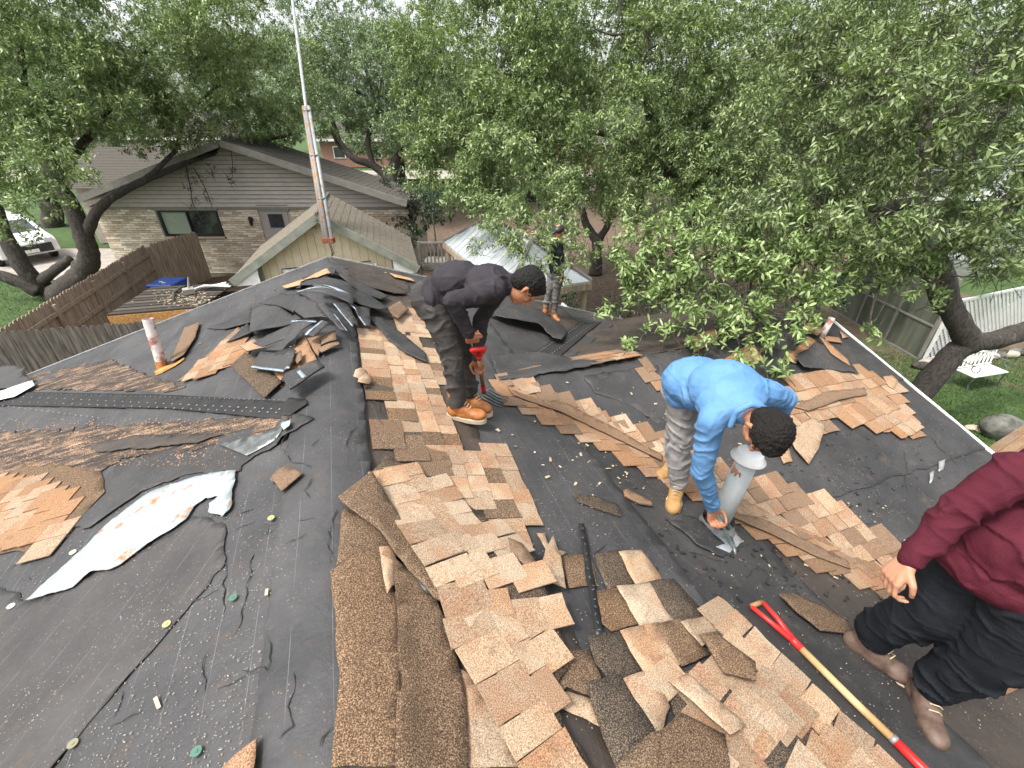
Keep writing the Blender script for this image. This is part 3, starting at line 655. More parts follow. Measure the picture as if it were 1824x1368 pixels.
for i, (pts, lab, mt, lf, seal) in enumerate(PILE):
    p = zp(pts); o = loose('shingle_sheet' if mt is not WOOD else 'bare_board', p, lab, 'roof shingle' if mt is not WOOD else 'decking', [mt, D1] if mt is not FELT_NEW else FELT_NEW, lf+.001*i, group=GD if mt in (FELT_NEW, FELT_OLD) else None, wave=.02 if lf > .04 else .01, seed=i+1, dome=dome, rag=.002)
    if seal:
        # seal strip along one edge
        a, b = Vector(p[-2]), Vector(p[-3]); c = sum((Vector(q) for q in p), Vector((0, 0)))/len(p)
        edge = max(((Vector(p[k]), Vector(p[(k+1) % len(p)])) for k in range(len(p))), key=lambda e_: (e_[1]-e_[0]).length)
        e0, e1_ = edge; inn = (c-(e0+e1_)/2); inn = inn/inn.length*min(4.0, inn.length*.5)
        q = [e0+inn*.25, e1_+inn*.25, e1_+inn*1.1, e0+inn*1.1]
        loose('seal_strip', [tuple(k_) for k_ in q], None, mat=SEAL, lift=lf+.001*i+.0075, th=.0025, parent=o, wave=.02 if lf > .04 else .01, seed=i+1, dome=dome, rag=.002, grid=.04)
o = loose('shingle_sheet', zp([(800, 940), (1050, 805), (1105, 850), (860, 1012)]), 'slate coloured slab propped up with a silver tab, in front of the heap', mat=FELT_NEW, lift=.12, th=.012, wave=.004, seed=40)
loose('seal_strip', zp([(905, 880), (930, 865), (975, 912), (945, 925)]), None, mat=SEAL, lift=.133, th=.003, wave=.004, seed=40, parent=o, rag=0)
pxs = [(656, 563), (680, 566), (728, 604), (760, 632), (762, 647), (720, 628), (690, 604)]
loose('shingle_sheet', pxs, 'long dark strip snaking down beside the dark shirted worker', mat=FELT_NEW, lift=.05, wave=.02)
T = thing_at('shingle_patch', (735, 575), 'small tan shingle patch directly behind the dark shirted worker', 'roof shingles')
tabs([(700, 585), (728, 545), (745, 548), (765, 600), (745, 600)], RIGHT, [T0, T1], T)
# curled peel at the peak
o = loose('shingle_sheet', zp([(1120, 160), (1150, 140), (1195, 190), (1175, 215), (1150, 205)]), 'curled black felt peel standing up at the gable peak', mat=FELT_NEW, lift=.05, fold=lambda x, y: 1.2*max(0, x+y*.2+.02)**1.2, rag=.003, grid=.03)
# ---------------- felt overlays, exposed metal and odd bits on the left slope
loose('felt_overlay', [(-80, 1000), (50, 1070), (110, 1055), (300, 955), (345, 920), (400, 930), (398, 1010), (330, 1090), (90, 1368), (-80, 1500)], 'wide diagonal felt piece below the exposed silver metal, chalk lines slanting across', 'roofing felt', FELT_DIAG, .020, .003, .004, .012, seed=61)
loose('felt_overlay', [(120, 940), (190, 880), (205, 830), (300, 800), (520, 735), (560, 745), (430, 830), (430, 838), (330, 846), (250, 876), (160, 940)], 'grey felt piece between the silver metal and the rusty patch', 'roofing felt', FELT_NEW, .019, .003, .004, .012, seed=62)
loose('felt_overlay', [(-60, 772), (180, 762), (500, 738), (520, 745), (400, 795), (220, 815), (180, 840), (100, 826), (-60, 850)], 'brown dusty felt piece littered with wood dust, below the nail-dotted strip', 'roofing felt', DUSTY, .020, .003, .006, .02, seed=63)
loose('felt_overlay', [(60, 668), (200, 640), (240, 660), (330, 690), (300, 698), (-40, 692), (-40, 680)], 'dusty brown felt piece above the clip strip at the left', 'roofing felt', DUSTY, .016, .003, .006, .02, seed=68)
loose('felt_overlay', [(160, 792), (240, 776), (400, 772), (350, 790), (250, 800), (175, 805)], 'split felt tongue lying on the dusty felt', 'roofing felt', FELT_OLD, .035, .003, .01, .012, seed=64)
GM = [(46, 1069), (110, 1010), (150, 975), (200, 925), (262, 880), (290, 868), (330, 854), (375, 842), (420, 838), (414, 880), (408, 908), (396, 920), (370, 912), (372, 896), (388, 884), (366, 886), (345, 902), (330, 925), (300, 946), (262, 968), (215, 1005), (190, 1015), (160, 1018), (130, 1045), (98, 1056)]
loose('valley_metal', GM, 'bare galvanised metal sheet with rust marks showing through torn felt on the left slope', 'metal flashing', GALV, .036, .002, .003, .006, seed=65, st=.02)
loose('flashing_scrap', [(388, 792), (470, 772), (515, 742), (500, 770), (440, 812)], 'folded grey metal triangle with nail specks on the ridge felt', 'metal flashing', STEEL, .03, .004, .01, .003, seed=66)
loose('flashing_scrap', [(500, 760), (518, 748), (516, 758), (505, 766)], 'small pale metal tip with a rust spot beside the grey triangle', 'metal flashing', GALV, .05, .003, .003, .002, seed=67)
loose('shingle_sheet', [(480, 853), (512, 830), (540, 845), (502, 877)], 'single brown shingle tab lying alone on the left felt', mat=[BROWN, D1], lift=.028, rag=.003)
loose('shingle_sheet', [(365, 1385), (420, 1345), (458, 1316), (452, 1385)], 'reddish tan shingle corner at the bottom edge of the picture', mat=[T0, D1], lift=.03, rag=.003)
# the slotted strips with their rows of bright nail clips
def clip_strip(px, rows, label, T_):
    T = empty('vent_strip', T_, label, 'vent strip')
    loose('strip_base', px, None, mat=TAR, lift=.022, th=.006, wave=.002, rag=.002, parent=T)
    for (a, b, n, sz) in rows:
        m = MB()
        for i in range(n):
            t = (i+.5)/n; q = hit(a[0]+(b[0]-a[0])*t, a[1]+(b[1]-a[1])*t, roof_z, .032)
            m.box(q, (sz, sz*.35, .004), .3); m.box(q+Vector((0, 0, .0015)), (sz*.35, sz, .004), .3)
        o = m.build('clip_row', ALU, T); o['kind'] = 'stuff'
clip_strip([(-40, 697), (300, 704), (545, 712), (548, 720), (515, 742), (300, 728), (-40, 722)], [((0, 700), (545, 714), 62, .008), ((20, 706), (520, 730), 34, .014), ((0, 714), (515, 736), 34, .013), ((0, 722), (180, 745), 18, .014)], 'black slotted strip with rows of bright clips across the left slope', hit(270, 715))
clip_strip([(935, 640), (1035, 572), (1072, 573), (1050, 590), (975, 655)], [((945, 636), (1040, 574), 26, .013), ((960, 646), (1055, 578), 22, .011)], 'black slotted strip with bright clips in the far valley beyond the tool', hit(1000, 610))
loose('valley_lining', [(975, 652), (1060, 585), (1080, 575), (1095, 577), (1010, 645), (985, 660)], 'smooth dark lining in the far valley right of the slotted strip', 'roofing felt', FELT_NEW, .012, .003, .005, .004, seed=70)
loose('felt_overlay', [(872, 632), (960, 628), (1036, 640), (1070, 650), (1000, 662), (960, 665), (945, 672), (890, 678)], 'blue black felt square over the junction beside the tool', 'roofing felt', FELT_NEW, .035, .003, .015, .006, seed=71)
loose('felt_overlay', [(870, 560), (905, 548), (960, 560), (1010, 590), (1000, 612), (960, 590), (900, 575)], 'black felt sheet bulging up behind the dark shirted worker', 'roofing felt', FELT_NEW, .05, .003, .03, .01, seed=72, fold=lambda x, y: .10*math.cos(min(1.5, abs(x*3))))
loose('felt_overlay', [(1040, 670), (1170, 650), (1185, 700), (1180, 760), (1120, 720), (1060, 700)], 'plain dark felt left of the blue shirted worker', 'roofing felt', FELT_NEW, .012, .002, .004, .01, seed=73)
# felt wraps and shingle bits round the pink stub
loose('felt_overlay', [(1412, 642), (1452, 610), (1500, 632), (1530, 668), (1475, 655), (1430, 660)], 'dark felt flap folded back below the pink pipe stub', 'roofing felt', FELT_NEW, .05, .004, .03, .01, seed=74, fold=lambda x, y: .12*max(0, -x))
loose('shingle_sheet', [(1290, 905), (1330, 890), (1345, 915), (1300, 925)], 'tan shingle tab lying just behind the grey pipe', mat=[T0, D1], lift=.03)
loose('shingle_sheet', [(1385, 800), (1398, 780), (1412, 822), (1395, 826)], 'tan tab corner right of the bent head of the man in blue', mat=[T0, D1], lift=.03)
loose('shingle_sheet', [(1400, 770), (1450, 745), (1470, 760), (1458, 800), (1440, 828), (1415, 800)], 'skewed tan tab at the lower left of the wing patch', mat=[T0, D1], lift=.045)
loose('shingle_sheet', [(1395, 640), (1440, 600), (1455, 608), (1418, 648)], 'tan scrap at the left foot of the pink pipe stub', mat=[T2, D1], lift=.03)
loose('shingle_sheet', [(1458, 600), (1470, 606), (1510, 640), (1515, 652), (1480, 630)], 'slim tan scrap slanting below the pink pipe stub', mat=[T2, D1], lift=.07)
loose('shingle_sheet', [(1468, 598), (1495, 602), (1500, 612), (1470, 608)], 'small tan scrap right of the pink pipe stub', mat=[T2, D1], lift=.03)
loose('shingle_sheet', [(1495, 590), (1512, 602), (1500, 604)], 'tiny tan corner by the drip edge near the pink pipe stub', mat=[T0, D1], lift=.02)
loose('shingle_sheet', [(1430, 580), (1455, 572), (1475, 590), (1455, 600), (1440, 592)], 'crumpled tan scrap above the pink pipe stub', mat=[T2, D1], lift=.05, wave=.05)
loose('shingle_sheet', [(1572, 672), (1590, 668), (1600, 680), (1592, 695), (1582, 690)], 'tan corner piece nearest the white drip edge', mat=[T0, D1], lift=.03)
loose('shingle_sheet', [(1415, 725), (1465, 700), (1540, 690), (1545, 703), (1500, 712), (1440, 732)], 'weathered brown strip lying across the tan wing shingles', mat=[BROWN, D1], lift=.05)
loose('shingle_sheet', [(1215, 610), (1270, 585), (1300, 600), (1240, 628)], 'tan shingle scrap beneath the leafy branch on the wing', mat=[T2, D1], lift=.02)
loose('shingle_sheet', [(1290, 640), (1340, 610), (1360, 640), (1310, 665)], 'second tan scrap beneath the leafy branch, just behind the blue shirt', mat=[T2, D1], lift=.02)
# bits on the right slope
loose('shingle_sheet', [(1020, 882), (1060, 885), (1100, 900), (1110, 922), (1075, 912), (1030, 895)], 'charcoal shingle sliver in the middle of the bare felt', mat=[D1, D1], lift=.022)
loose('wood_splinter', [(1110, 875), (1118, 872), (1160, 895), (1162, 902), (1140, 898), (1112, 884)], 'ragged brown splinter lying left of the boots of the blue shirted worker', 'wood splinter', BROWN, .03, .012, .01, .004, seed=80)
loose('shingle_sheet', [(1385, 1060), (1420, 1060), (1475, 1085), (1510, 1105), (1520, 1130), (1460, 1125), (1420, 1095)], 'curved brown torn strip beside the red handled tool', mat=[D0, D1], lift=.04, wave=.03)
loose('shingle_sheet', [(1300, 912), (1360, 925), (1440, 965), (1510, 1000), (1515, 1014), (1440, 985), (1370, 950), (1305, 922)], 'long weathered strip lying in the valley below the pipe', mat=[BROWN, D1], lift=.045)
loose('shingle_sheet', [(905, 692), (925, 700), (1010, 720), (1090, 760), (1180, 812), (1178, 822), (1085, 775), (1000, 735), (915, 705)], 'long weathered strip running down the valley left of the blue shirted worker', mat=[BROWN, D1], lift=.045)
loose('metal_scrap', [(1656, 842), (1664, 838), (1662, 855), (1656, 862)], 'small silver scrap upright on the dark wing felt', 'metal flashing', ALU, .02, .002, 0, .001)
loose('metal_scrap', [(1672, 822), (1684, 818), (1680, 836), (1672, 840)], 'second silver scrap on the wing felt nearer the edge', 'metal flashing', ALU, .02, .002, 0, .001)
# cap nails
CN = 'round plastic cap nails in the felt'
for (u, v, c, lab) in ((130, 984, (.62, .60, .38), 'pale yellow cap nail left of the silver metal'), (483, 923, (.36, .34, .16), 'olive cap nail in the left felt under the lone brown tab'), (415, 1065, (.08, .17, .12), 'green cap nail in the middle of the left felt'), (297, 1112, (.40, .36, .18), 'olive cap nail on the diagonal felt'), (350, 1339, (.07, .16, .12), 'green cap nail near the bottom edge'), (130, 1325, (.22, .21, .13), 'muddy cap nail at the bottom left'), (530, 835, (.5, .45, .2), 'yellow cap nail above the lone brown tab'), (20, 1080, (.6, .6, .55), 'white cap nail at the far left felt'), (1292, 950, (.7, .7, .66), 'white cap nail by the foot of the grey pipe')):
    if u == 1292: continue
    q = hit(u, v, roof_z, .028); m = MB(); m.tube([q, q+Vector((0, 0, .004))], .016, 14); m.tube([q+Vector((0, 0, .004)), q+Vector((0, 0, .006))], .005, 8)
    o = m.build('cap_nail', simple('cap_%d' % u, tuple(k*.85 for k in c), c, 30, .5, .001)); tag(o, lab, 'cap nail', CN)
# chips, splinters and torn black crumbs
def crumbs(name, n, region, size, mat, label, cat, zf=roof_z, flat=.3):
    m = MB()
    for _ in range(n):
        u, v = region(); q = hit(u, v, zf, .022); s_ = random.uniform(*size)
        ax = Matrix.Rotation(random.uniform(0, 6.28), 3, 'Z') @ Matrix.Rotation(random.gauss(0, .3), 3, 'X')
        m.box(q, (s_*random.uniform(.6, 2.6), s_, s_*flat), M=ax)
    o = m.build(name, mat); tag(o, label, cat, kind='stuff')
def blob(u, v, a, b): return lambda: (random.gauss(u, a), random.gauss(v, b))
def uni(u0, v0, u1, v1): return lambda: (random.uniform(u0, u1), random.uniform(v0, v1))
crumbs('wood_dust', 1300, uni(0, 745, 420, 830), (.002, .007), WOOD, 'tan wood dust scattered on the left slope', 'debris')
crumbs('shingle_crumbs', 2600, uni(0, 850, 600, 1368), (.0012, .0034), CHIP, 'pale shingle crumbs scattered over the left felt', 'debris')
crumbs('shingle_crumbs', 1500, uni(880, 740, 1824, 1300), (.0012, .004), CHIP, 'pale shingle crumbs scattered over the right felt', 'debris')
crumbs('felt_crumbs', 130, blob(1370, 1010, 110, 45), (.003, .016), TAR, 'torn black felt crumbs around the foot of the pipe', 'debris', flat=.5)
crumbs('felt_crumbs', 120, blob(1400, 830, 160, 50), (.004, .016), FELT_NEW, 'black crumbs along the valley shingles', 'debris', flat=.5)
crumbs('shingle_crumbs', 200, blob(560, 560, 110, 60), (.004, .014), TAN[0], 'crumbs around the heap on the ridge', 'debris')
crumbs('fallen_leaves', 110, blob(1120, 780, 110, 45), (.008, .018), LEAFLIT, 'pale dry leaves on the valley shingles', 'leaves', flat=.1)
crumbs('fallen_leaves', 70, blob(1480, 950, 90, 45), (.008, .016), LEAFLIT, 'pale dry leaves on the shingles below the pipe', 'leaves', flat=.1)
for (u, v, a, L, lab) in ((515, 1160, 2.2, .06, 'short pale splinter in the middle of the left felt'), (280, 1252, 2.4, .05, 'short pale splinter on the lower left felt'), (475, 1055, 1.9, .03, 'tiny pale splinter beside the green cap nail')):
    q = hit(u, v, roof_z, .026); m = MB(); m.box(q, (L, .012, .006), a); tag(m.build('wood_splinter', SOLE), lab, 'wood splinter')
print('tabs total', NT, n5, n6)
# ---------------- pipes through the roof
q = hit(290, 655); top = at(263, 568, (q-CAM).dot(Vector((0, CP, -SP)))*.955)
T = empty('vent_pipe', q, 'pale pink stained vent pipe leaning on the left slope', 'vent pipe')
m = MB(); ax = (top-q); m.tube([q-ax*.1, q+ax*.3, q+ax], [.045]*3, 20, cap=False); m.tube([q+ax, q], [.039]*2, 20, cap=False)
k0 = len(m.v); m.build('pipe', PINKPIPE, T, True)
m = MB(); m.tube([q-ax*.02, q+ax*.16], [.049, .049], 20, cap=False); m.build('collar', ORANGE, T, True)
loose('rusty_flange', [(274, 662), (286, 655), (310, 648), (328, 636), (329, 640), (311, 653), (290, 664), (277, 669)], None, mat=ORANGE, lift=.022, th=.004, parent=T, rag=.008)
q = hit(1462, 603); T = empty('vent_pipe', q, 'short pink pipe stub near the far corner of the wing', 'vent pipe')
m = MB(); m.tube([q, q+Vector((.05, .02, .24))], .032, 14); m.build('pipe', PINKPIPE, T, True)
q = hit(1274, 942); PIPE = q
T = empty('vent_pipe', q, 'fat grey vent pipe with a white cap that the blue shirted worker leans over', 'vent pipe')
m = MB(); m.tube([q, q+Vector((.055, .0, .62))], .064, 28); m.build('pipe', PVC, T, True)
m = MB(); m.tube([q+Vector((z*.0887, 0, z)) for z in (.605, .612, .622, .650, .658)], [.098, .101, .080, .076, .068], 28)
m.build('cap', WHITE, T, True)
m = MB(); m.tube([q+Vector((0, 0, z)) for z in (.0, .03, .07, .10)], [.12, .115, .10, .10], 28, cap=False); m.build('flashing_collar', ALU, T, True)
loose('flashing_base', [(1236, 930), (1300, 935), (1325, 965), (1300, 985), (1262, 968)], None, mat=GALV, lift=.026, th=.003, parent=T, rag=.008, wave=.006)
loose('felt_overlay', [(1190, 925), (1240, 925), (1300, 975), (1335, 968), (1325, 985), (1290, 992), (1240, 970)], 'torn black felt round the foot of the grey pipe', 'roofing felt', FELT_NEW, .03, .004, .04, .02, seed=90)
loose('felt_overlay', [(1330, 850), (1350, 905), (1300, 905), (1240, 890), (1230, 860)], 'brown grimy felt under the pipe in the valley', 'roofing felt', FELT_OLD, .018, .003, .01, .02, seed=91)

# tears, creases and curled lips of the felt
def tear(px, w=.0032, h=.010, lift=.018):
    pts = []
    P_ = [hit(u, v, surf, lift) for u, v in px]
    for i in range(len(P_)-1):
        k = max(2, int((P_[i+1]-P_[i]).length/.02))
        for j in range(k):
            p = P_[i].lerp(P_[i+1], j/k); nz = Vector((noise.noise(p*18), noise.noise(p*18+Vector((9, 0, 0))), 0))*.018+Vector((noise.noise(p*60), noise.noise(p*60+Vector((4, 0, 0))), 0))*.006
            pts.append(p+nz)
    m = MB(); n = len(pts)
    if n < 3: return
    m.tube(pts, [w*(.25+.75*abs(math.sin(i*.7+px[0][0])))*(1 if 0 < i < n-1 else .2) for i in range(n)], 5); o = m.build('torn_lip', BLACK if px[0][0] % 2 else FELT_NEW, HOUSE)
for px in ([(745, 830), (742, 800), (762, 788), (790, 775)], [(1608, 800), (1615, 830), (1612, 862), (1625, 880)], [(1640, 790), (1632, 812), (1645, 822)], [(1655, 775), (1675, 800), (1690, 812)], [(1690, 808), (1712, 838)],
           [(360, 1240), (365, 1180), (372, 1150)], [(395, 1090), (402, 1020), (400, 985)], [(520, 1200), (522, 1290), (480, 1330)], [(600, 1290), (575, 1310), (565, 1350)], [(600, 905), (585, 950), (590, 1010)], [(520, 740), (500, 800), (520, 820), (560, 830)],
           [(640, 760), (622, 770), (615, 800)], [(560, 850), (545, 872), (550, 890)], [(130, 930), (60, 990), (0, 1020)], [(290, 1110), (330, 1080), (395, 1045)], [(1330, 1030), (1350, 1010), (1372, 1020), (1358, 1045)], [(1380, 985), (1400, 1010), (1392, 1030)], [(1180, 925), (1230, 985), (1290, 1000)],
           [(1090, 960), (1110, 985), (1125, 1000)], [(1530, 700), (1560, 690), (1580, 712)], [(660, 720), (690, 770), (700, 790)], [(620, 615), (660, 700), (690, 755)], [(100, 800), (200, 790), (300, 778)], [(380, 590), (430, 560), (450, 570)], [(920, 950), (900, 935), (880, 930)],
           [(1455, 930), (1500, 960)], [(1250, 960), (1270, 985), (1320, 990)], [(15, 1195), (80, 1150), (150, 1120)], [(420, 1130), (440, 1050), (450, 980)], [(480, 1130), (475, 1190), (430, 1190)], [(565, 780), (550, 800)], [(450, 905), (400, 925), (420, 930)]):
    tear(px)
random.seed(21)
for i in range(36):
    u = random.choice((random.uniform(20, 600), random.uniform(950, 1700))); v = random.uniform(600, 1360)
    if u > 900: v = random.uniform(700, 1100)
    q = hit(u, v); a = random.choice((0, 1.57, random.uniform(0, 3)))+math.atan2(rd.y, rd.x); L = random.uniform(.03, .14)
    q2 = q+Vector((math.cos(a), math.sin(a), 0))*L; q2.z = surf(q2.x, q2.y)
    pts = [q.lerp(q2, k/6)+Vector((noise.noise(q*9+Vector((k*.6, 0, 0)))*.012, noise.noise(q*9+Vector((k*.6, 5, 0)))*.012, 0)) for k in range(7)]
    pts = [Vector((p.x, p.y, surf(p.x, p.y)+.017)) for p in pts]
    m = MB(); m.tube(pts, [.0006, .0012, .002, .0012, .0022, .001, .0006], 4); m.build('torn_lip', BLACK, HOUSE)

loose('felt_overlay', [(-30, 662), (28, 652), (50, 655), (40, 668), (62, 676), (12, 692), (-30, 694)], 'crumpled black felt bundle at the far left edge of the roof', 'roofing felt', FELT_NEW, .05, .006, .05, .01, seed=92)
loose('flashing_scrap', [(-20, 700), (30, 688), (58, 679), (62, 686), (25, 706), (-20, 716)], 'bent white metal scrap below the black bundle at the far left', 'metal flashing', WHITE, .06, .003, .03, .003, seed=93)
# ------------------------------------------------------------------ GROUND
def groundz(x, y): return 0.0 + (.02*noise.noise(Vector((x*.5, y*.5, 0))) if abs(x) < 60 and abs(y) < 60 else 0) + max(0, min(1, (y-35)/100))*2.0
xs = sorted(set([-500, -300, -200, -150, -110, -80, -60]+[i*1.0 for i in range(-45, 46)]+[60, 80, 110, 150, 200, 300, 500]))
ys = sorted(set([-300, -150, -80, -40]+[i*1.0 for i in range(-20, 61)]+[70, 80, 95, 115, 135, 200, 300, 500, 700]))
vs = [(x, y, groundz(x, y)) for y in ys for x in xs]; nx = len(xs)
me = bpy.data.meshes.new('ground'); me.from_pydata(vs, [], [(j*nx+i, j*nx+i+1, (j+1)*nx+i+1, (j+1)*nx+i) for j in range(len(ys)-1) for i in range(nx-1)]); me.update()
at_ = me.attributes.new('soil', 'FLOAT', 'POINT')
def soil(x, y):
    s = 0
    s = max(s, 1.1*math.exp(-(max(0, abs(x-5)-8)**2/20+max(0, abs(y-23)-9)**2/30)))          # bare yard behind
    if x < -5 and x > -13 and y < 20: s = .9                        # side yard
    if x > 8 and x < 13 and y > 9.6 + (x-9)*.4: s = .75
    return s*.62
at_.data.foreach_set('value', [soil(v[0], v[1]) for v in vs])
g = link('ground', me, GROUND, smooth=True); g['kind'] = 'structure'
m = MB(); a = [onz(60, 478, .012), onz(170, 478, .012)]
m.add([(-40, 17.2, .03), (-14.5, 17.2, .03), (-14.5, 22.0, .03), (-40, 22.0, .03)], [(0, 1, 2, 3)]); o = m.build('driveway', GRAVELC); o['kind'] = 'structure'
m = MB(); m.add([(-200, 44, .62), (200, 44, .62), (200, 51, .62), (-200, 51, .62)], [(0, 1, 2, 3)]); o = m.build('road', GRAVELC); o['kind'] = 'structure'
m = MB(); m.add([(11.8, 10.2, .03), (20, 15.2, .03), (19.6, 16.2, .03), (11.2, 11.0, .03)], [(0, 1, 2, 3)]); o = m.build('path', GRAVELC); o['kind'] = 'structure'
# stone edging by the bench
# grass tufts
def grass(n, box, name, label):
    V = []; Fc = []; T_ = []
    x = rng.uniform(box[0], box[1], n); y = rng.uniform(box[2], box[3], n); h = rng.uniform(.03, .09, n); a = rng.uniform(0, 6.28, n); w = .006+.004*rng.random(n)
    lx = rng.normal(0, .03, n); ly = rng.normal(0, .03, n)
    z = np.zeros(n)
    A = np.stack([x-np.cos(a)*w, y-np.sin(a)*w, z], 1); B = np.stack([x+np.cos(a)*w, y+np.sin(a)*w, z], 1); C_ = np.stack([x+lx, y+ly, z+h], 1)
    V = np.stack([A, B, C_], 1).reshape(-1, 3); tri_mesh(name, V, np.arange(3*n).reshape(-1, 3), np.repeat(rng.random(n), 3), GRASS, None, dict(label=label, category='grass', kind='stuff'))
def tri_mesh(name, V, T, tint, mat, parent, tags=None, mi=None):
    me = bpy.data.meshes.new(name); V = np.asarray(V, np.float32); T = np.asarray(T, np.int32)
    me.vertices.add(len(V)); me.vertices.foreach_set('co', V.ravel()); me.loops.add(T.size); me.loops.foreach_set('vertex_index', T.ravel())
    me.polygons.add(len(T)); me.polygons.foreach_set('loop_start', np.arange(0, T.size, 3, dtype=np.int32)); 
    me.update(calc_edges=True); me.validate()
    at = me.attributes.new('tint', 'FLOAT', 'POINT'); at.data.foreach_set('value', np.asarray(tint, np.float32))
    o = link(name, me, mat, parent)
    if tags:
        for k, v in tags.items(): o[k] = v
    return o
grass(26000, (7.5, 15, 6.0, 11), 'grass', 'short green lawn grass by the bench and rock')
grass(26000, (-24, -12.8, 8, 17), 'grass', 'short green lawn grass beyond the back fence')

# ------------------------------------------------------------------ NEIGHBOUR'S HOUSE
YN = 18.0; XL, XR = -15.95, -3.95; XC = -9.95; ZB = 2.57; ZT = 4.62
NB = empty('neighbour_house', (XC, YN+5, 0), 'grey sided and pale brick gabled house behind the wooden fence', 'house')
m = MB(); m.box(((XL+XR)/2, YN+.12+1.7, ZB/2-.1), (XR-XL, 3.4, ZB+.2)); m.build('wall_core', MORTAR, NB)
# bricks, one course at a time
wx0, wx1, wz0, wz1 = onz(281, 0, 1), 0, 0, 0
def onY(u, v, Y): d = ray(u, v); t = (Y-CAM.y)/d.y; return CAM+d*t
a = onY(277, 375, YN); b = onY(398, 421, YN); WX0, WX1, WZ1, WZ0 = a.x, b.x, a.z, b.z
a = onY(462, 378, YN); DX0, DX1, DZ1 = a.x, a.x+1.0, a.z+.02
bm_by = []; BRK = []
bw, bh = .34, .085; k = 0; z = .02; rowi = 0
while z < ZB-.05:
    x = XL - (rowi % 2)*bw/2
    while x < XR:
        x0, x1 = max(x, XL), min(x+bw-.012, XR); xc = (x0+x1)/2
        segs = [(x0, x1)]
        for (h0, h1, g0_, g1_) in ((WX0-.07, WX1+.02, WZ0-.09, WZ1+.08), (DX0-.1, DX1+.1, -1, DZ1+.02)):
            if g0_ < z+bh/2 < g1_: segs = [q for (p0, p1) in segs for q in ((p0, min(p1, h0)), (max(p0, h1), p1)) if q[1]-q[0] > .04]
        for (p0, p1) in segs:
            if p1-p0 > .04: BRK.append((p0, p1, z))
        x += bw
    z += bh; rowi += 1
# the bricks nearest the window show largest and stand as single parts
BRK.sort(key=lambda t: abs((t[0]+t[1])/2-(-11.5))+abs(t[2]-1.6)*1.2)
BM = {}
def brickmesh(w, v):
    key = (round(w, 2), v)
    if key not in BM:
        mm = MB(); mm.box((0, 0, 0), (w, .06, bh-.014)); BM[key] = mm.mesh('brick'); BM[key].materials.append(BRICK)
    return BM[key]
for i, (x0, x1, z) in enumerate(BRK[:290]):
    o = bpy.data.objects.new('brick', brickmesh(x1-x0, 0)); COL.objects.link(o); o.parent = NB; o.matrix_parent_inverse = parent_world(NB).inverted()
    o.location = ((x0+x1)/2, YN+.105-random.uniform(0, .008), z+bh/2); o.rotation_euler = (0, 0, 0)
mm = MB()
for x0, x1, z in BRK[290:]: mm.box(((x0+x1)/2, YN+.105-random.uniform(0, .008), z+bh/2), (x1-x0, .06, bh-.014))
me = mm.mesh('brickwork'); at_ = me.attributes.new('tint', 'FLOAT', 'POINT'); vals = np.repeat(rng.random(len(BRK)-290), 8); at_.data.foreach_set('value', vals.astype(np.float32))
o = link('brickwork', me, BRICK, NB); o['kind'] = 'stuff'
# gable siding: one board per course
GZ0 = ZB+.02; slope = (ZT-ZB-.15)/((XR-XL)/2)
m = MB(); m.add([(XL-.2, YN+.14, ZB), (XR+.2, YN+.14, ZB), (XC, YN+.14, ZT+.15)], [(0, 1, 2)]); m.build('gable_shadow_backing', DARKGAP, NB)  # dark sheet seen through the board gaps, standing in for the lap shadows
bh2 = .145; z = GZ0
while z < ZT-.05:
    hw = (ZT+.1-z-bh2*.5)/(ZT+.1-ZB)*(XR-XL)/2
    m = MB(); x0, x1 = XC-hw-.1, XC+hw+.1
    m.add([(x0, YN+.04, z), (x1, YN+.04, z), (x1-.18, YN+.09, z+bh2-.020), (x0+.18, YN+.09, z+bh2-.020), (x0, YN+.12, z), (x1, YN+.12, z), (x1-.18, YN+.13, z+bh2-.02), (x0+.18, YN+.13, z+bh2-.02)], [(0, 1, 2, 3), (0, 4, 5, 1), (3, 2, 6, 7)])
    m.build('siding_board', SIDING, NB); z += bh2
m = MB(); m.box(((XL+XR)/2, YN+.05, ZB-.02), (XR-XL, .05, .07)); m.build('trim_board', TRIM, NB)
# roof: two planes with overhang towards us, hip of shingles rows
OV = 1.0; D2 = 3.6
def roofplane(x_e, z_e, x_r, z_r, y0, y1, name, mat, rows=34):
    m = MB()
    for i in range(rows):
        f0, f1 = i/rows, (i+1)/rows+.012
        xa, xb = x_e+(x_r-x_e)*f0, x_e+(x_r-x_e)*min(1, f1); za, zb = z_e+(z_r-z_e)*f0, z_e+(z_r-z_e)*min(1, f1)
        y = y0; 
        while y < y1:
            L = random.uniform(.25, .45); yb = min(y+L, y1); dz = random.uniform(0, .008)
            m.add([(xa, y, za+.026+dz), (xa, yb, za+.026+dz), (xb, yb, zb+.02), (xb, y, zb+.02), (xa, y, za), (xa, yb, za)], [(0, 1, 2, 3), (0, 4, 5, 1)]); y = yb+.006
    o = m.build(name, mat, NB); o['kind'] = 'stuff'
    m = MB(); m.add([(x_e, y0, z_e-.02), (x_e, y1, z_e-.02), (x_r, y1, z_r-.02), (x_r, y0, z_r-.02), (x_e, y0, z_e-.12), (x_e, y1, z_e-.12), (x_r, y1, z_r-.12), (x_r, y0, z_r-.12)],
                    [(0, 1, 2, 3), (7, 6, 5, 4), (0, 4, 5, 1), (1, 5, 6, 2), (3, 2, 6, 7), (0, 3, 7, 4)]); m.build('roof_deck', TRIM, NB)
ze = ZB + .33; 
roofplane(XL-.15, ze, XC, ZT+.22, YN-.7, YN+D2, 'roof_shingles', ROOFGREY)
roofplane(XR+.15, ze, XC, ZT+.22, YN-.7, YN+1.9, 'roof_shingles', ROOFGREY)
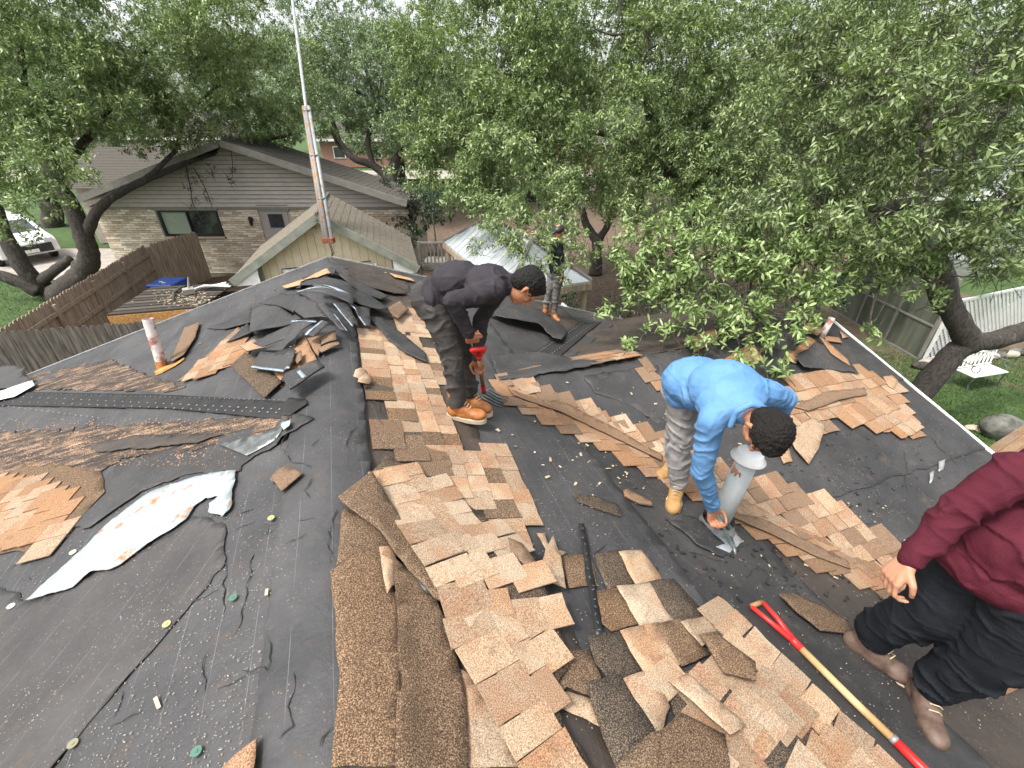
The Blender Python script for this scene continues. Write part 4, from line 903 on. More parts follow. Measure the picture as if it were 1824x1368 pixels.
for xe in (XL-.15, XR+.15):
    m = MB(); m.beam((xe, YN-.73, ze-.08), (XC, YN-.73, ZT+.14), .05, .22); m.build('rake_board', TRIM, NB)
m = MB(); m.box((XL-1.5, YN+7, 1.35), (6.5, 4, 2.6)); m.build('wall_core', MORTAR, NB)
for i in range(26):
    y_ = YN+3.9+i*.15; z_ = 2.72+i*.055; m = MB(); m.add([(XL-5.2, y_, z_+.02), (XL+4.5, y_, z_+.02), (XL+4.5, y_+.16, z_+.06), (XL-5.2, y_+.16, z_+.06), (XL-5.2, y_, z_-.01), (XL+4.5, y_, z_-.01)], [(0, 1, 2, 3), (0, 4, 5, 1)]); m.build('shingle_row', ROOFGREY, NB)
# window
def win(parent, x0, x1, z0, z1, y, name='window'):
    m = MB(); w = .07
    m.box(((x0+x1)/2, y, z1-w/2), (x1-x0, .1, w)); m.box(((x0+x1)/2, y, z0+w/2), (x1-x0, .1, w)); m.box((x0+w/2, y, (z0+z1)/2), (w, .1, z1-z0-2*w)); m.box((x1-w/2, y, (z0+z1)/2), (w, .1, z1-z0-2*w))
    m.box(((x0+x1)/2-.05, y-.01, (z0+z1)/2), (.05, .1, z1-z0-2*w)); f = m.build(name, BLACK, parent)
    xm = (x0+x1)/2-.05
    m = MB(); m.box(((xm+x1)/2, y+.02, (z0+z1)/2), (x1-xm-.05, .01, z1-z0-.1)); m.build('pane', GLASS, f)
    m = MB(); 
    n = 22
    for i in range(n): zz = z0+.08+(z1-z0-.16)*i/n; m.box(((x0+xm)/2, y+.015, zz+.02), (xm-x0-.1, .012, (z1-z0-.16)/n*.8))
    m.build('blind', BLIND, f); m = MB(); m.box(((x0+x1)/2, y+.05, (z0+z1)/2), (x1-x0-.1, .02, z1-z0-.1)); m.build('reveal', DARKGAP, f)
    return f
win(NB, WX0, WX1, WZ0, WZ1, YN+.10)
m = MB(); m.box(((WX0+WX1)/2, YN+.04, WZ0-.05), (WX1-WX0+.1, .14, .07)); m.build('window_sill', simple('sill_brick', (.32, .24, .17), (.42, .32, .23), 20, .9, .002), NB)
m = MB(); m.box(((WX0+WX1)/2-.05, YN+.06, WZ1+.035), (WX1-WX0+.25, .1, .07)); m.box((WX0-.04, YN+.07, (WZ0+WZ1)/2), (.07, .1, WZ1-WZ0)); m.build('window_trim', TRIM, NB)
m = MB(); m.box(((DX0+DX1)/2, YN+.12, DZ1/2), (DX1-DX0, .06, DZ1)); d_ = m.build('door', simple('door_paint', (.3, .27, .24), (.34, .31, .28), 3, .5, 0), NB)
m = MB(); m.box(((DX0+DX1)/2+.02, YN+.08, DZ1-.35), (.55, .03, .5)); m.build('door_light', GLASS, d_)
m = MB(); m.box(((DX0+DX1)/2, YN+.1, DZ1+.12), (DX1-DX0+.2, .1, .22)); m.build('door_trim', TRIM, NB)
q = onY(448, 393, YN); m = MB(); m.tube([q+Vector((0, -.08, -.16)), q+Vector((0, -.08, .1)), q+Vector((0, -.08, .16))], [.05, .075, .03], 10); m.box(q+Vector((0, 0, .05)), (.08, .16, .12)); m.build('wall_lamp', BLACK, NB, True)

# ------------------------------------------------------------------ SHED with mast
zf_ = CAM.z-3.3*5.6/5.3; k_ = 5.6/5.3
ef_l = onz(412, 499, zf_); ef_r = onz(745, 475, zf_); eb_l = onz(452, 442, zf_)
ax = (ef_r-ef_l); ax.z = 0; wS = ax.length; ax.normalize(); bk = Vector((-ax.y, ax.x, 0)); DS = 3.4
apex = (ef_l+ef_r)/2; hA = 1.42
A1 = apex+Vector((0, 0, hA)); 
SH = empty('garden_shed', (apex+bk*1.6)*1.0-Vector((0, 0, apex.z)), 'cream panelled shed with a steep mossy tan shingle roof behind the ridge', 'shed')
def shp(s, d, z): p = apex+ax*s+bk*d; return Vector((p.x, p.y, z))
hw = wS/2; ze = apex.z
for sg in (-1, 1):
    # deck
    m = MB(); a, b, c, d = shp(sg*hw, 0, ze), shp(sg*hw, DS, ze), shp(0, DS, ze+hA), shp(0, 0, ze+hA); dn = Vector((0, 0, -.08))
    m.add([a, b, c, d, a+dn, b+dn, c+dn, d+dn], [(0, 1, 2, 3), (7, 6, 5, 4), (0, 4, 5, 1), (1, 5, 6, 2), (3, 2, 6, 7), (0, 3, 7, 4)]); o = m.build('roof_deck', SHEDTRIM, SH); fix_normals(o.data)
    # rows of tabs: the front ones singly, all as parts
    R_, C_ = 15, 12; sl = math.hypot(hw, hA); mm = MB()
    for i in range(R_):
        for j in range(C_+1):
            f0, f1 = i/R_, (i+1.12)/R_; f1 = min(f1, 1); y0 = (j-(i % 2)*.5)/C_*DS+.004; y1 = y0+DS/C_-.010; y0 = max(0, y0); y1 = min(DS, y1)
            if y1-y0 < .03: continue
            dz = random.uniform(0, .012)
            A_, B_, Cc, Dd = shp(sg*hw*(1-f0), y0, ze+hA*f0+.014+dz*.6), shp(sg*hw*(1-f0), y1, ze+hA*f0+.014+dz*.6), shp(sg*hw*(1-f1), y1, ze+hA*f1+.008), shp(sg*hw*(1-f1), y0, ze+hA*f1+.008)
            lo = [A_-Vector((0, 0, .03)), B_-Vector((0, 0, .03))]
            t = MB(); t.add([A_, B_, Cc, Dd]+lo, [(0, 1, 2, 3), (0, 4, 5, 1), (0, 3, 4), (1, 5, 2)])
            if j*sg >= -99 and (i*C_+j) % 1 == 0 and j < 9: t.build('shingle', SHEDROOF, SH)
            else: mm.add(t.v, t.f)
    o = mm.build('shingle', SHEDROOF, SH); o['kind'] = 'stuff'
    m = MB(); m.beam(shp(sg*hw, -.03, ze-.06), shp(0, -.03, ze+hA-.06), .035, .19); m.build('rake_board', SHEDTRIM, SH)
    m = MB(); m.add([shp(sg*hw*.97, -.01, ze-.16), shp(sg*hw*.72, -.01, ze-.16), shp(sg*hw*.72, -.01, ze+hA*.22), shp(sg*hw*.72, .3, ze-.16), shp(sg*hw*.97, .3, ze-.16)], [(0, 1, 2), (0, 1, 3, 4)]); m.build('soffit', WHITE, SH)
m = MB(); m.tube([shp(0, -.02, ze+hA+.03), shp(0, DS, ze+hA+.03)], .035, 6); m.build('ridge_cap', SHEDROOF, SH)
WW = hw*.72; pw = .203; npn = int(2*WW/pw)
m = MB(); m.add([shp(-WW, .34, 0), shp(WW, .34, 0), shp(WW, .34, ze+hA*.28), shp(0, .34, ze+hA), shp(-WW, .34, ze+hA*.28)], [(0, 1, 2, 3, 4)])
for sg in (-1, 1): m.add([shp(sg*WW, .34, 0), shp(sg*WW, DS-.3, 0), shp(sg*WW, DS-.3, ze+.3), shp(sg*WW, .34, ze+.3)], [(0, 1, 2, 3)])
m.build('wall_core', DARKGAP, SH)
for i in range(npn):
    s0 = -WW+2*WW*i/npn+.003; s1 = s0+2*WW/npn-.007; h = lambda s_: ze+hA*(1-abs(s_)/hw)-.1
    m = MB(); tp = [shp(s0, .30, h(s0)), shp(s1, .30, h(s1))]
    if s0 < 0 < s1: tp = [shp(s0, .30, h(s0)), shp(0, .30, h(0)), shp(s1, .30, h(s1))]
    f = [shp(s1, .30, 0), shp(s0, .30, 0)]+tp; b_ = [p+bk*.03 for p in f]; n = len(f)
    m.add(f+b_, [list(range(n))]+[[j, (j+1) % n, (j+1) % n+n, j+n] for j in range(n)]); o = m.build('wall_board', SHEDWALL, SH); fix_normals(o.data)
for sg in (-1, 1):
    m = MB(); m.box(shp(sg*WW, .27, (ze+hA*.28)/2), (.09, .09, ze+hA*.2), math.atan2(ax.y, ax.x)); m.build('corner_post', SHEDTRIM, SH)
q = shp(-.18, .28, ze+hA-.42); m = MB(); m.box(q, (.14, .03, .12), math.atan2(ax.y, ax.x)); m.build('gable_vent', SHEDWALL, SH)
zc = ze+.12
m = MB(); m.tube([shp(-1.15, .22, zc-.25), shp(-1.12, .22, zc), shp(-.5, .2, zc+.03), shp(.3, .22, zc), shp(1.05, .22, zc+.06), shp(1.1, .22, zc-.3)], .014, 6); tag(m.build('cable', BLACK), 'black cable strung across the front of the cream shed wall', 'cable')
for (s0, w_, h_, lab) in ((-1.1, .3, .55, 'left rag of plastic sheeting hanging on the cable at the cream shed'), (.98, .24, .22, 'right small rag of plastic sheeting hanging on the cable at the cream shed')):
    m = MB(); nn = 6
    V_ = [shp(s0+w_*i/nn*(1-.25*j/nn), .18+.04*math.sin(i*1.7+j), zc-h_*j/nn) for j in range(nn+1) for i in range(nn+1)]
    m.add(V_, [(j*7+i, j*7+i+1, j*7+i+8, j*7+i+7) for j in range(nn) for i in range(nn)]); o = m.build('plastic_rag', POLY, None, True); tag(o, lab, 'plastic sheeting'); s_ = o.modifiers.new('thick', 'SOLIDIFY'); s_.thickness = .003
# mast on the gable
tm = ((shp(0, .1, 0)-CAM).y)/ray(585, 428).y
base = at(585, 428, 10.45); T = empty('antenna_mast', base, 'rusty telescoping antenna mast leaning on the shed gable, rising past the top of the picture', 'mast')
# the mast leans a little to the left, in the plane of the gable
tops = [at(545, 190, 11.2), at(519, -14, 11.9)]
m = MB(); d = (tops[0]-base)
for off, nm, mt in ((Vector((-.075, 0, 0)), 'tube', MAST), (Vector((.065, .03, 0)), 'tube', GALV), (Vector((0, -.05, -.02)), 'tube', MAST)):
    m = MB(); m.tube([base+off, base+off*.8+d], [.055, .042], 12); m.build(nm, mt, T, True)
m = MB(); m.tube([base+d*.05, tops[0]+(tops[1]-tops[0])*.0, tops[1]+(tops[1]-tops[0])*.6], [.045, .04, .036], 12); m.build('inner_tube', GALV, T, True)
for f in (.3, .62, .97): m = MB(); m.tube([base+d*f+Vector((0, 0, -.02)), base+d*f+Vector((0, 0, .02))], [.11*(1-.15*f)]*2, 12); m.build('clamp', MAST, T, True)
m = MB(); m.box(base, (.26, .16, .12)); m.build('foot_bracket', simple('rust', (.16, .05, .025), (.28, .10, .05), 20, .8, .002), T)
m = MB(); m.tube([base+Vector((0, 0, -.02)), base+Vector((.03, 0, -.3)), shp(0, .1, ze+.1)], .012, 6); m.tube([base+Vector((.03, 0, -.02)), base+Vector((.06, 0, -.28)), shp(.05, .1, ze+.1)], .009, 6); m.build('cable', BLACK, T)

# ------------------------------------------------------------------ FENCES
def picket_fence(a, b, zt, mat, label, face, pw=.135, rails=True, ear=True, post_mat=None, n_lim=150):
    a = Vector(a); b = Vector(b); d = (b-a); d.z = 0; L = d.length; d.normalize(); nrm = Vector((-d.y, d.x, 0))*face
    T = empty('fence', (a+b)/2*1.0-Vector((0, 0, (a+b).z/2)), label, 'fence'); n = min(n_lim, int(L/pw))
    for i in range(n):
        s_ = (i+.5)*L/n; p = a+d*s_; h = zt+random.uniform(-.015, .02); w = L/n-.006; m = MB(); ro = random.uniform(-.004, .004)
        pts = [(-w/2, 0), (w/2, 0), (w/2, h-.05), (w/2-.035, h), (-w/2+.035, h), (-w/2, h-.05)] if ear else [(-w/2, 0), (w/2, 0), (w/2, h), (-w/2, h)]
        f = [p+d*x+nrm*(.009+ro)+Vector((0, 0, z)) for x, z in pts]; k_ = [q-nrm*.018 for q in f]; c = len(f)
        m.add(f+k_, [list(range(c)), list(range(2*c-1, c-1, -1))]+[[j, j+c, (j+1) % c+c, (j+1) % c] for j in range(c)]); o = m.build('picket', mat, T); fix_normals(o.data)
    if rails:
        for z in (.35, 1.0, zt-.32): m = MB(); m.beam(a-nrm*.045+Vector((0, 0, z)), b-nrm*.045+Vector((0, 0, z)), .06, .09); m.build('rail', post_mat or mat, T)
        k = int(L/2.4)+1
        for i in range(k+1): p = a+d*(L*i/k)-nrm*.06; m = MB(); m.box(p+Vector((0, 0, (zt-.1)/2)), (.09, .09, zt-.1), math.atan2(d.y, d.x)); m.build('post', post_mat or mat, T)
    return T
ZF = CAM.z-3.8
fa = onz(255, 436, ZF); fb = onz(-10, 592, ZF); fa.z = fb.z = 0
picket_fence(fa, fb, ZF, PLANK, 'brown board fence running from the brick house down to the left corner', -1, post_mat=PLANK)
fc = onz(272, 489, .9); fc.z = 0; fc = Vector((fa.x+.55, fa.y+2.0, 0))
picket_fence(fa+Vector((.12, 0.1, 0)), fc, ZF, PLANK, 'short brown fence return closing the gap to the brick house', -1)
ga, gb = onz(-120, 603, ZF), onz(262, 571, ZF); ga.z = gb.z = 0
picket_fence(ga, gb, ZF-.0, PLANKG, 'dark weathered dog ear fence just beyond the left roof edge', -1)
# low lean-to roof
zl = 1.66; C = [onz(190, 562, zl), onz(352, 548, zl), onz(425, 503, zl), onz(270, 511, zl)]
T = empty('lean_to', Vector((sum(c.x for c in C)/4, sum(c.y for c in C)/4, 0)), 'low dark lean-to roof with an orange board edge, beside the fence', 'lean-to')
nb = 9
for i in range(nb):
    a0, a1 = C[0].lerp(C[3], i/nb), C[0].lerp(C[3], (i+.97)/nb); b0, b1 = C[1].lerp(C[2], i/nb), C[1].lerp(C[2], (i+.97)/nb); dz = Vector((0, 0, .02)); m = MB()
    m.add([a0+dz, b0+dz, b1, a1, a0-dz, b0-dz, b1-dz, a1-dz], [(0, 1, 2, 3), (0, 4, 5, 1), (7, 6, 5, 4), (1, 5, 6, 2), (3, 2, 6, 7), (0, 3, 7, 4)]); m.build('roof_course', ROOFGREY if i % 2 else FELT_OLD, T)
m = MB(); dn = Vector((0, 0, -.24)); m.beam(C[0]+dn*.6, C[1]+dn*.6, .03, .24); m.build('edge_board', OSB, T)
m = MB(); 
for i in range(4): m.beam(C[i]+Vector((0, 0, -.3-.6)), C[(i+1) % 4]+Vector((0, 0, -.9)), .04, 1.35)
m.build('wall', PLANK, T)
for i in range(3):
    pass
q = C[2].lerp(C[3], .42)+Vector((0, 0, .05)); p0 = onz(345, 512, zl+.05)
T = empty('scrap_pile', p0, 'heap of white slatted scraps on the lean-to roof', 'scrap')
for i in range(7): a = onz(340+i*4+random.uniform(-4, 4), 517-i*1.5, zl+.04+.02*i); b = onz(405+random.uniform(-6, 6), 503+i*1.2, zl+.04+.02*i); m = MB(); m.beam(a, b, .05, .02); m.build('slat', WHITE, T)
m = MB(); m.tube([onz(309, 535, zl+.03), onz(309, 522, zl+.06), onz(322, 512, zl+.08), onz(342, 507, zl+.06)], [.03, .035, .03, .02], 7); tag(m.build('fallen_branch', TWIG, None, True), 'bare bent branch lying on the lean-to roof', 'branch')
q = onz(336, 518, zl+.12); m = MB(); m.box(q, (.24, .24, .12), .6); m.beam(q, q+Vector((.05, .1, .32)), .03, .03); tag(m.build('scrap_box', simple('grey_box', (.2, .2, .17), (.3, .3, .26), 5, .8, 0)), 'small grey box with a stick on the lean-to roof', 'box')
crumbs('dry_leaves', 260, lambda: (random.gauss(330, 30), random.gauss(530, 8)), (.015, .035), LEAFLIT, 'dry leaves scattered on the lean-to roof', 'leaves', zf=lambda x, y: zl, flat=.12)
# blue bin
q = onz(297, 503, .98); T = empty('wheelie_bin', Vector((q.x, q.y, 0)), 'blue wheeled bin with a closed lid by the brick wall', 'bin', rz=.0)
def taper(c, w0, d0, w1, d1, z0, z1, rz=0):
    R_ = Matrix.Rotation(rz, 3, 'Z'); vs = [c+R_ @ Vector((x*w/2, y*d/2, z)) for (w, d, z) in ((w0, d0, z0), (w1, d1, z1)) for x, y in ((-1, -1), (1, -1), (1, 1), (-1, 1))]
    return vs, [(3, 2, 1, 0), (4, 5, 6, 7), (0, 1, 5, 4), (1, 2, 6, 5), (2, 3, 7, 6), (3, 0, 4, 7)]
c = Vector((q.x, q.y, 0)); m = MB(); m.add(*taper(c, .58, .6, .78, .8, .08, .95)); bevel(m.build('bin_body', BLUEBIN, T), .03)
m = MB(); m.add(*taper(c, .84, .86, .78, .78, .955, 1.03)); bevel(m.build('bin_lid', BLUEBIN, T), .03)
m = MB(); m.box(c+Vector((.05, -.2, 1.033)), (.12, .05, .006), .3); m.box(c+Vector((-.1, -.1, 1.033)), (.1, .05, .006), .2); m.build('bin_marks', WHITE, T)
m = MB(); m.box(c+Vector((.1, -.405, .62)), (.3, .02, .3)); m.build('bin_panel', BLACK, T)
for s_ in (-1, 1): m = MB(); m.tube([c+Vector((s_*.3, .36, .12)), c+Vector((s_*.36, .36, .12))], .12, 14); m.build('wheel', BLACK, T)

# ------------------------------------------------------------------ METAL GAZEBO ROOF, DECK RAILING
zg = 2.45; Wc = onz(790, 430, zg); Nc = onz(905, 522, zg); dl = (Wc-Nc).normalized(); dw = Vector((-dl.y, dl.x, 0))*-1; GW = 2.0; GL = (Wc-Nc).length
Ec = Nc+dw*GW; Fc_ = Wc+dw*GW; T = empty('gazebo', (Nc+Fc_)/2-Vector((0, 0, zg)), 'white ribbed metal hip roof gazebo half hidden by leaves', 'gazebo')
r0 = Nc+dw*GW/2+dl*GW*.5+Vector((0, 0, .75)); r1 = Wc+dw*GW/2-dl*GW*.5+Vector((0, 0, .75))
ROOFM = simple('white_metal_roof', (.48, .52, .53), (.60, .63, .64), 2, .3, 0, .3)
for nm, f in (('roof_panel', [Nc, Wc, r1, r0]), ('roof_panel', [Fc_, Ec, r0, r1]), ('roof_panel', [Ec, Nc, r0]), ('roof_panel', [Wc, Fc_, r1])):
    m = MB(); c = len(f); m.add(f+[p-Vector((0, 0, .04)) for p in f], [list(range(c)), list(range(2*c-1, c-1, -1))]+[[j, j+c, (j+1) % c+c, (j+1) % c] for j in range(c)]); o = m.build(nm, ROOFM, T); fix_normals(o.data)
def ribs(a, b, c, d, n):
    for i in range(1, n):
        p = a.lerp(b, i/n); s_ = (p-a).length/(b-a).length; L = (b-a).length; h = GW/2
        x = s_*L; f = min(1, x/h, (L-x)/h); q = p + (c)*f; m = MB(); m.beam(p+Vector((0, 0, .012)), q+Vector((0, 0, .012)), .03, .03); m.build('seam_rib', ROOFM, T)
upv = dw*(GW/2)+Vector((0, 0, .75)); ribs(Nc, Wc, upv, 0, 14); ribs(Ec, Fc_, -dw*(GW/2)+Vector((0, 0, .75)), 0, 14)
for a, b in ((Nc, r0), (Ec, r0), (Wc, r1), (Fc_, r1), (r0, r1)): m = MB(); m.beam(a+Vector((0, 0, .02)), b+Vector((0, 0, .02)), .09, .03); m.build('hip_cap', TRIM, T)
for a, b in ((Nc, Wc), (Nc, Ec), (Ec, Fc_), (Wc, Fc_)): m = MB(); m.beam(a-Vector((0, 0, .12)), b-Vector((0, 0, .12)), .05, .14); m.build('fascia', PLANK, T)
for p in (Nc, Wc, Ec, Fc_): c = (Nc+Fc_)/2; q = p.lerp(Vector((c.x, c.y, p.z)), .06); m = MB(); m.box((q.x, q.y, (zg-.15)/2), (.1, .1, zg-.2)); m.build('post', PLANK, T)
a, b = onz(745, 430, 1.9), onz(805, 430, 1.9); T = empty('deck_railing', Vector((a.x, a.y, 0)), 'pale wooden deck with upright balusters behind the shed', 'railing')
a = Vector((a.x, a.y, 0)); b = Vector((b.x+.9, b.y, 0))
for z in (1.85, 1.15): m = MB(); m.beam(a+Vector((0, 0, z)), b+Vector((0, 0, z)), .09, .06); m.build('rail', TRIM, T)
m = MB(); m.beam(a+Vector((0, .6, 1.0)), b+Vector((0, .6, 1.0)), 1.3, .1); m.build('deck', TRIM, T)
for i in range(17): p = a.lerp(b, i/16); m = MB(); m.box((p.x, p.y, 1.5), (.045, .045, .7)); m.build('baluster', TRIM, T)
for i in (0, .5, 1): p = a.lerp(b, i); m = MB(); m.box((p.x, p.y, .95), (.1, .1, 1.9)); m.build('post', TRIM, T)
# downspout elbow at the far edge
p0 = onz(1000, 541, CAM.z-2.75); p1 = onz(1027, 562, CAM.z-2.95); p2 = onz(1031, 580, CAM.z-3.2)
m = MB(); m.tube([p0, p0.lerp(p1, .9), p1, p2], .035, 10); tag(m.build('downspout', ALU, None, True), 'white metal downspout elbow at the far corner of the roof', 'downspout')
m = MB(); m.box(onz(1056, 578, CAM.z-3.1), (.35, .14, .05), .2); tag(bevel(m.build('gutter_guard', WHITE), .01), 'short white gutter piece behind the far roof edge', 'gutter')

# ------------------------------------------------------------------ RIGHT YARD
def lattice(a, b, h, label):
    a = Vector((a.x, a.y, 0)); b = Vector((b.x, b.y, 0)); d = (b-a); L = d.length; d.normalize(); n = Vector((-d.y, d.x, 0))
    T = empty('lattice_panel', (a+b)/2, label, 'lattice'); sp = .17
    mm = [MB(), MB()]; cnt = [0, 0]; st = MB(); k = 0
    for sg, off in ((1, .008), (-1, -.008)):
        s_ = -h if sg > 0 else 0
        while s_ < (L if sg > 0 else L+h):
            # clipped diagonal lath
            if sg > 0: s0, z0 = (s_, 0) if s_ >= 0 else (0, -s_); s1, z1 = (s_+h, h) if s_+h <= L else (L, L-s_)
            else: s0, z0 = (s_, 0) if s_ <= L else (L, s_-L); s1, z1 = (s_-h, h) if s_-h >= 0 else (0, s_)
            if abs(z1-z0) > .05:
                t = MB(); t.beam(a+d*s0+n*off+Vector((0, 0, z0+.05)), a+d*s1+n*off+Vector((0, 0, z1+.05)), .008, .045, up=(d*-sg+Vector((0, 0, 1))))
                t2 = MB(); A_ = a+d*s0+n*off+Vector((0, 0, z0+.05)); B_ = a+d*s1+n*off+Vector((0, 0, z1+.05)); x = (B_-A_).normalized(); y = n; z = x.cross(y); L2 = (B_-A_).length
                t2.box((A_+B_)/2, (L2, .008, .062), M=Matrix((x, y, z)).transposed()); t2.build('lath', LATTICE, T); k += 1
            s_ += sp
    for z in (.04, h+.05): m = MB(); m.beam(a+Vector((0, 0, z)), b+Vector((0, 0, z)), .05, .06); m.build('frame', LATTICE, T)
    for p in (a, b): m = MB(); m.box(p+Vector((0, 0, h/2)), (.06, .06, h+.1)); m.build('frame', LATTICE, T)
    return k
la = onz(1645, 642, .02); lb = onz(1840, 592, .02)
lattice(la, la+(lb-la)*1.6, 1.6, 'white crisscross lattice panel behind the oak trunk at the right')
lattice(onz(1650, 500, .02), onz(1824, 470, .02), 1.8, 'farther white lattice panel seen through the leaves at the right')
# screened greenhouse
sa = la+Vector((-.1, .05, 0)); sa.z = 0; dS = Vector((-.56, .83, 0)).normalized(); dS = (onz(1500, 560, 0)-onz(1640, 640, 0)); dS.z = 0; dS.normalize(); dP = Vector((-dS.y, dS.x, 0)); dP = dP if dP.y > 0 else -dP
T = empty('greenhouse', sa+dS*1.5+dP*1.2, 'grey green screened shelter with thin metal frames beyond the roof edge', 'greenhouse')
LG = 3.6; HG = 2.2
for i in range(3):
    a = sa+dS*(LG*i/3); b = sa+dS*(LG*(i+1)/3); m = MB(); m.beam(a+Vector((0, 0, HG/2)), b+Vector((0, 0, HG/2)), .01, HG-.06); m.build('screen_panel', SCREEN, T)
for i in range(4): p = sa+dS*(LG*i/3); m = MB(); m.box(p+Vector((0, 0, HG/2)), (.06, .06, HG)); m.build('frame_post', TRIM, T)
for z in (.03, .95, HG): m = MB(); m.beam(sa+Vector((0, 0, z)), sa+dS*LG+Vector((0, 0, z)), .06, .05); m.build('frame_rail', TRIM, T)
m = MB(); m.beam(sa+dP*.6+Vector((0, 0, HG+.05)), sa+dS*LG+dP*.6+Vector((0, 0, HG+.05)), 1.2, .05); m.build('roof_panel', SCREEN, T)
# bench
q = onz(1733, 688, .0); rb = math.atan2(.25, 1); Mz = Matrix.Rotation(rb, 3, 'Z'); T = empty('garden_bench', q, 'white iron garden bench with scrolled arms on the lawn', 'bench')
def bl(x, y, z): return q+Mz @ Vector((x, y, z))
m = MB(); m.box(bl(0, 0, .42), (1.05, .4, .03), rb); bevel(m.build('seat', WHITE, T), .008)
for i in range(9): m = MB(); x = -.5+i*.125; m.tube([bl(x, .2, .46), bl(x, .26, .78)], .012, 5); m.tube([bl(x, .2, .48), bl(x+.1, .26, .78)], .010, 5); m.build('back_bar', LATTICE, T)
for z in (.47, .80): m = MB(); m.tube([bl(-.53, .2+(z-.47)*.18, z), bl(.53, .2+(z-.47)*.18, z)], .018, 6); m.build('back_rail', LATTICE, T)
for s_ in (-1, 1):
    m = MB(); m.tube([bl(s_*.5, -.2, 0), bl(s_*.5, -.15, .2), bl(s_*.5, -.19, .41)], .016, 6); m.build('leg', STEEL, T)
    m = MB(); m.tube([bl(s_*.5, .24, 0), bl(s_*.5, .17, .2), bl(s_*.5, .2, .41)], .016, 6); m.build('leg', STEEL, T)
    m = MB(); m.tube([bl(s_*.52, .22, .66), bl(s_*.52, 0, .66)]+[bl(s_*.52, -.12+.07*math.cos(t)*(1-t/9), .60+.07*math.sin(t)*(1-t/9)) for t in (1.2, .4, -.5, -1.4, -2.3, -3.2, -4.1)], .012, 6); m.build('arm', STEEL, T)
# rock
def rock(p, s, label, mat=ROCK, name='rock'):
    bm = bmesh.new(); bmesh.ops.create_icosphere(bm, subdivisions=4, radius=1)
    for v in bm.verts: c = v.co.copy(); v.co = Vector((c.x*s[0], c.y*s[1], c.z*s[2]))*(1+.12*noise.noise(c*1.3+p)+.03*noise.noise(c*6))
    me = bpy.data.meshes.new(name); bm.to_mesh(me); bm.free(); o = link(name, me, mat, None, True); o.location = p; return tag(o, label, 'rock')
rock(onz(1788, 762, .2), (.40, .30, .26), 'large rounded grey boulder on the lawn at the right')
T = empty('stone_edging', onz(1755, 768, 0), 'flat pale edging stones in front of the grey boulder', 'edging stones')
def part_rock(T, *a):
    o = rock(*a); del o['label']; del o['category']; o.parent = T; o.matrix_parent_inverse = parent_world(T).inverted()
for i, (u, v) in enumerate(((1735, 762), (1755, 768), (1775, 775))): part_rock(T, onz(u, v, .03), (.17, .09, .05), 'x', SOLE, 'stone')
T = empty('stone_edging', onz(1700, 645, 0), 'low edge of flat brown stones along the bed behind the bench', 'edging stones')
for i in range(16): f = i/15; part_rock(T, onz(1600+f*224, 655-f*12+random.uniform(-4, 4), .08).lerp(onz(1700+f*124, 640-f*35, .08), .4), (.24, .13, .10), 'x', BARK if i % 3 == 0 else MORTAR if i % 3 == 1 else ROCK, 'stone')
# porch roof corner at the right
a = onz(1760, 805, 2.6); T = empty('porch_roof', Vector((a.x+1, a.y-.2, 0)), 'corner of a low tan shingled porch roof behind the maroon shirt', 'porch roof')
p4 = [onz(1755, 800, 2.55), onz(1830, 752, 2.6), onz(1900, 800, 2.9), onz(1830, 880, 2.9)]
for i in range(5):
    f0, f1 = i/5, (i+.97)/5; m = MB(); A_, B_, C__, D_ = p4[0].lerp(p4[3], f0), p4[1].lerp(p4[2], f0), p4[1].lerp(p4[2], f1), p4[0].lerp(p4[3], f1); dn = Vector((0, 0, -.03))
    m.add([A_, B_, C__, D_, A_+dn, B_+dn, C__+dn, D_+dn], [(0, 1, 2, 3), (7, 6, 5, 4), (0, 4, 5, 1), (1, 5, 6, 2), (3, 2, 6, 7), (0, 3, 7, 4)]); m.build('shingle_row', T0, T)
m = MB(); m.box((p4[2].x, p4[2].y, 1.2), (.12, .12, 2.6)); m.build('post', PLANK, T)

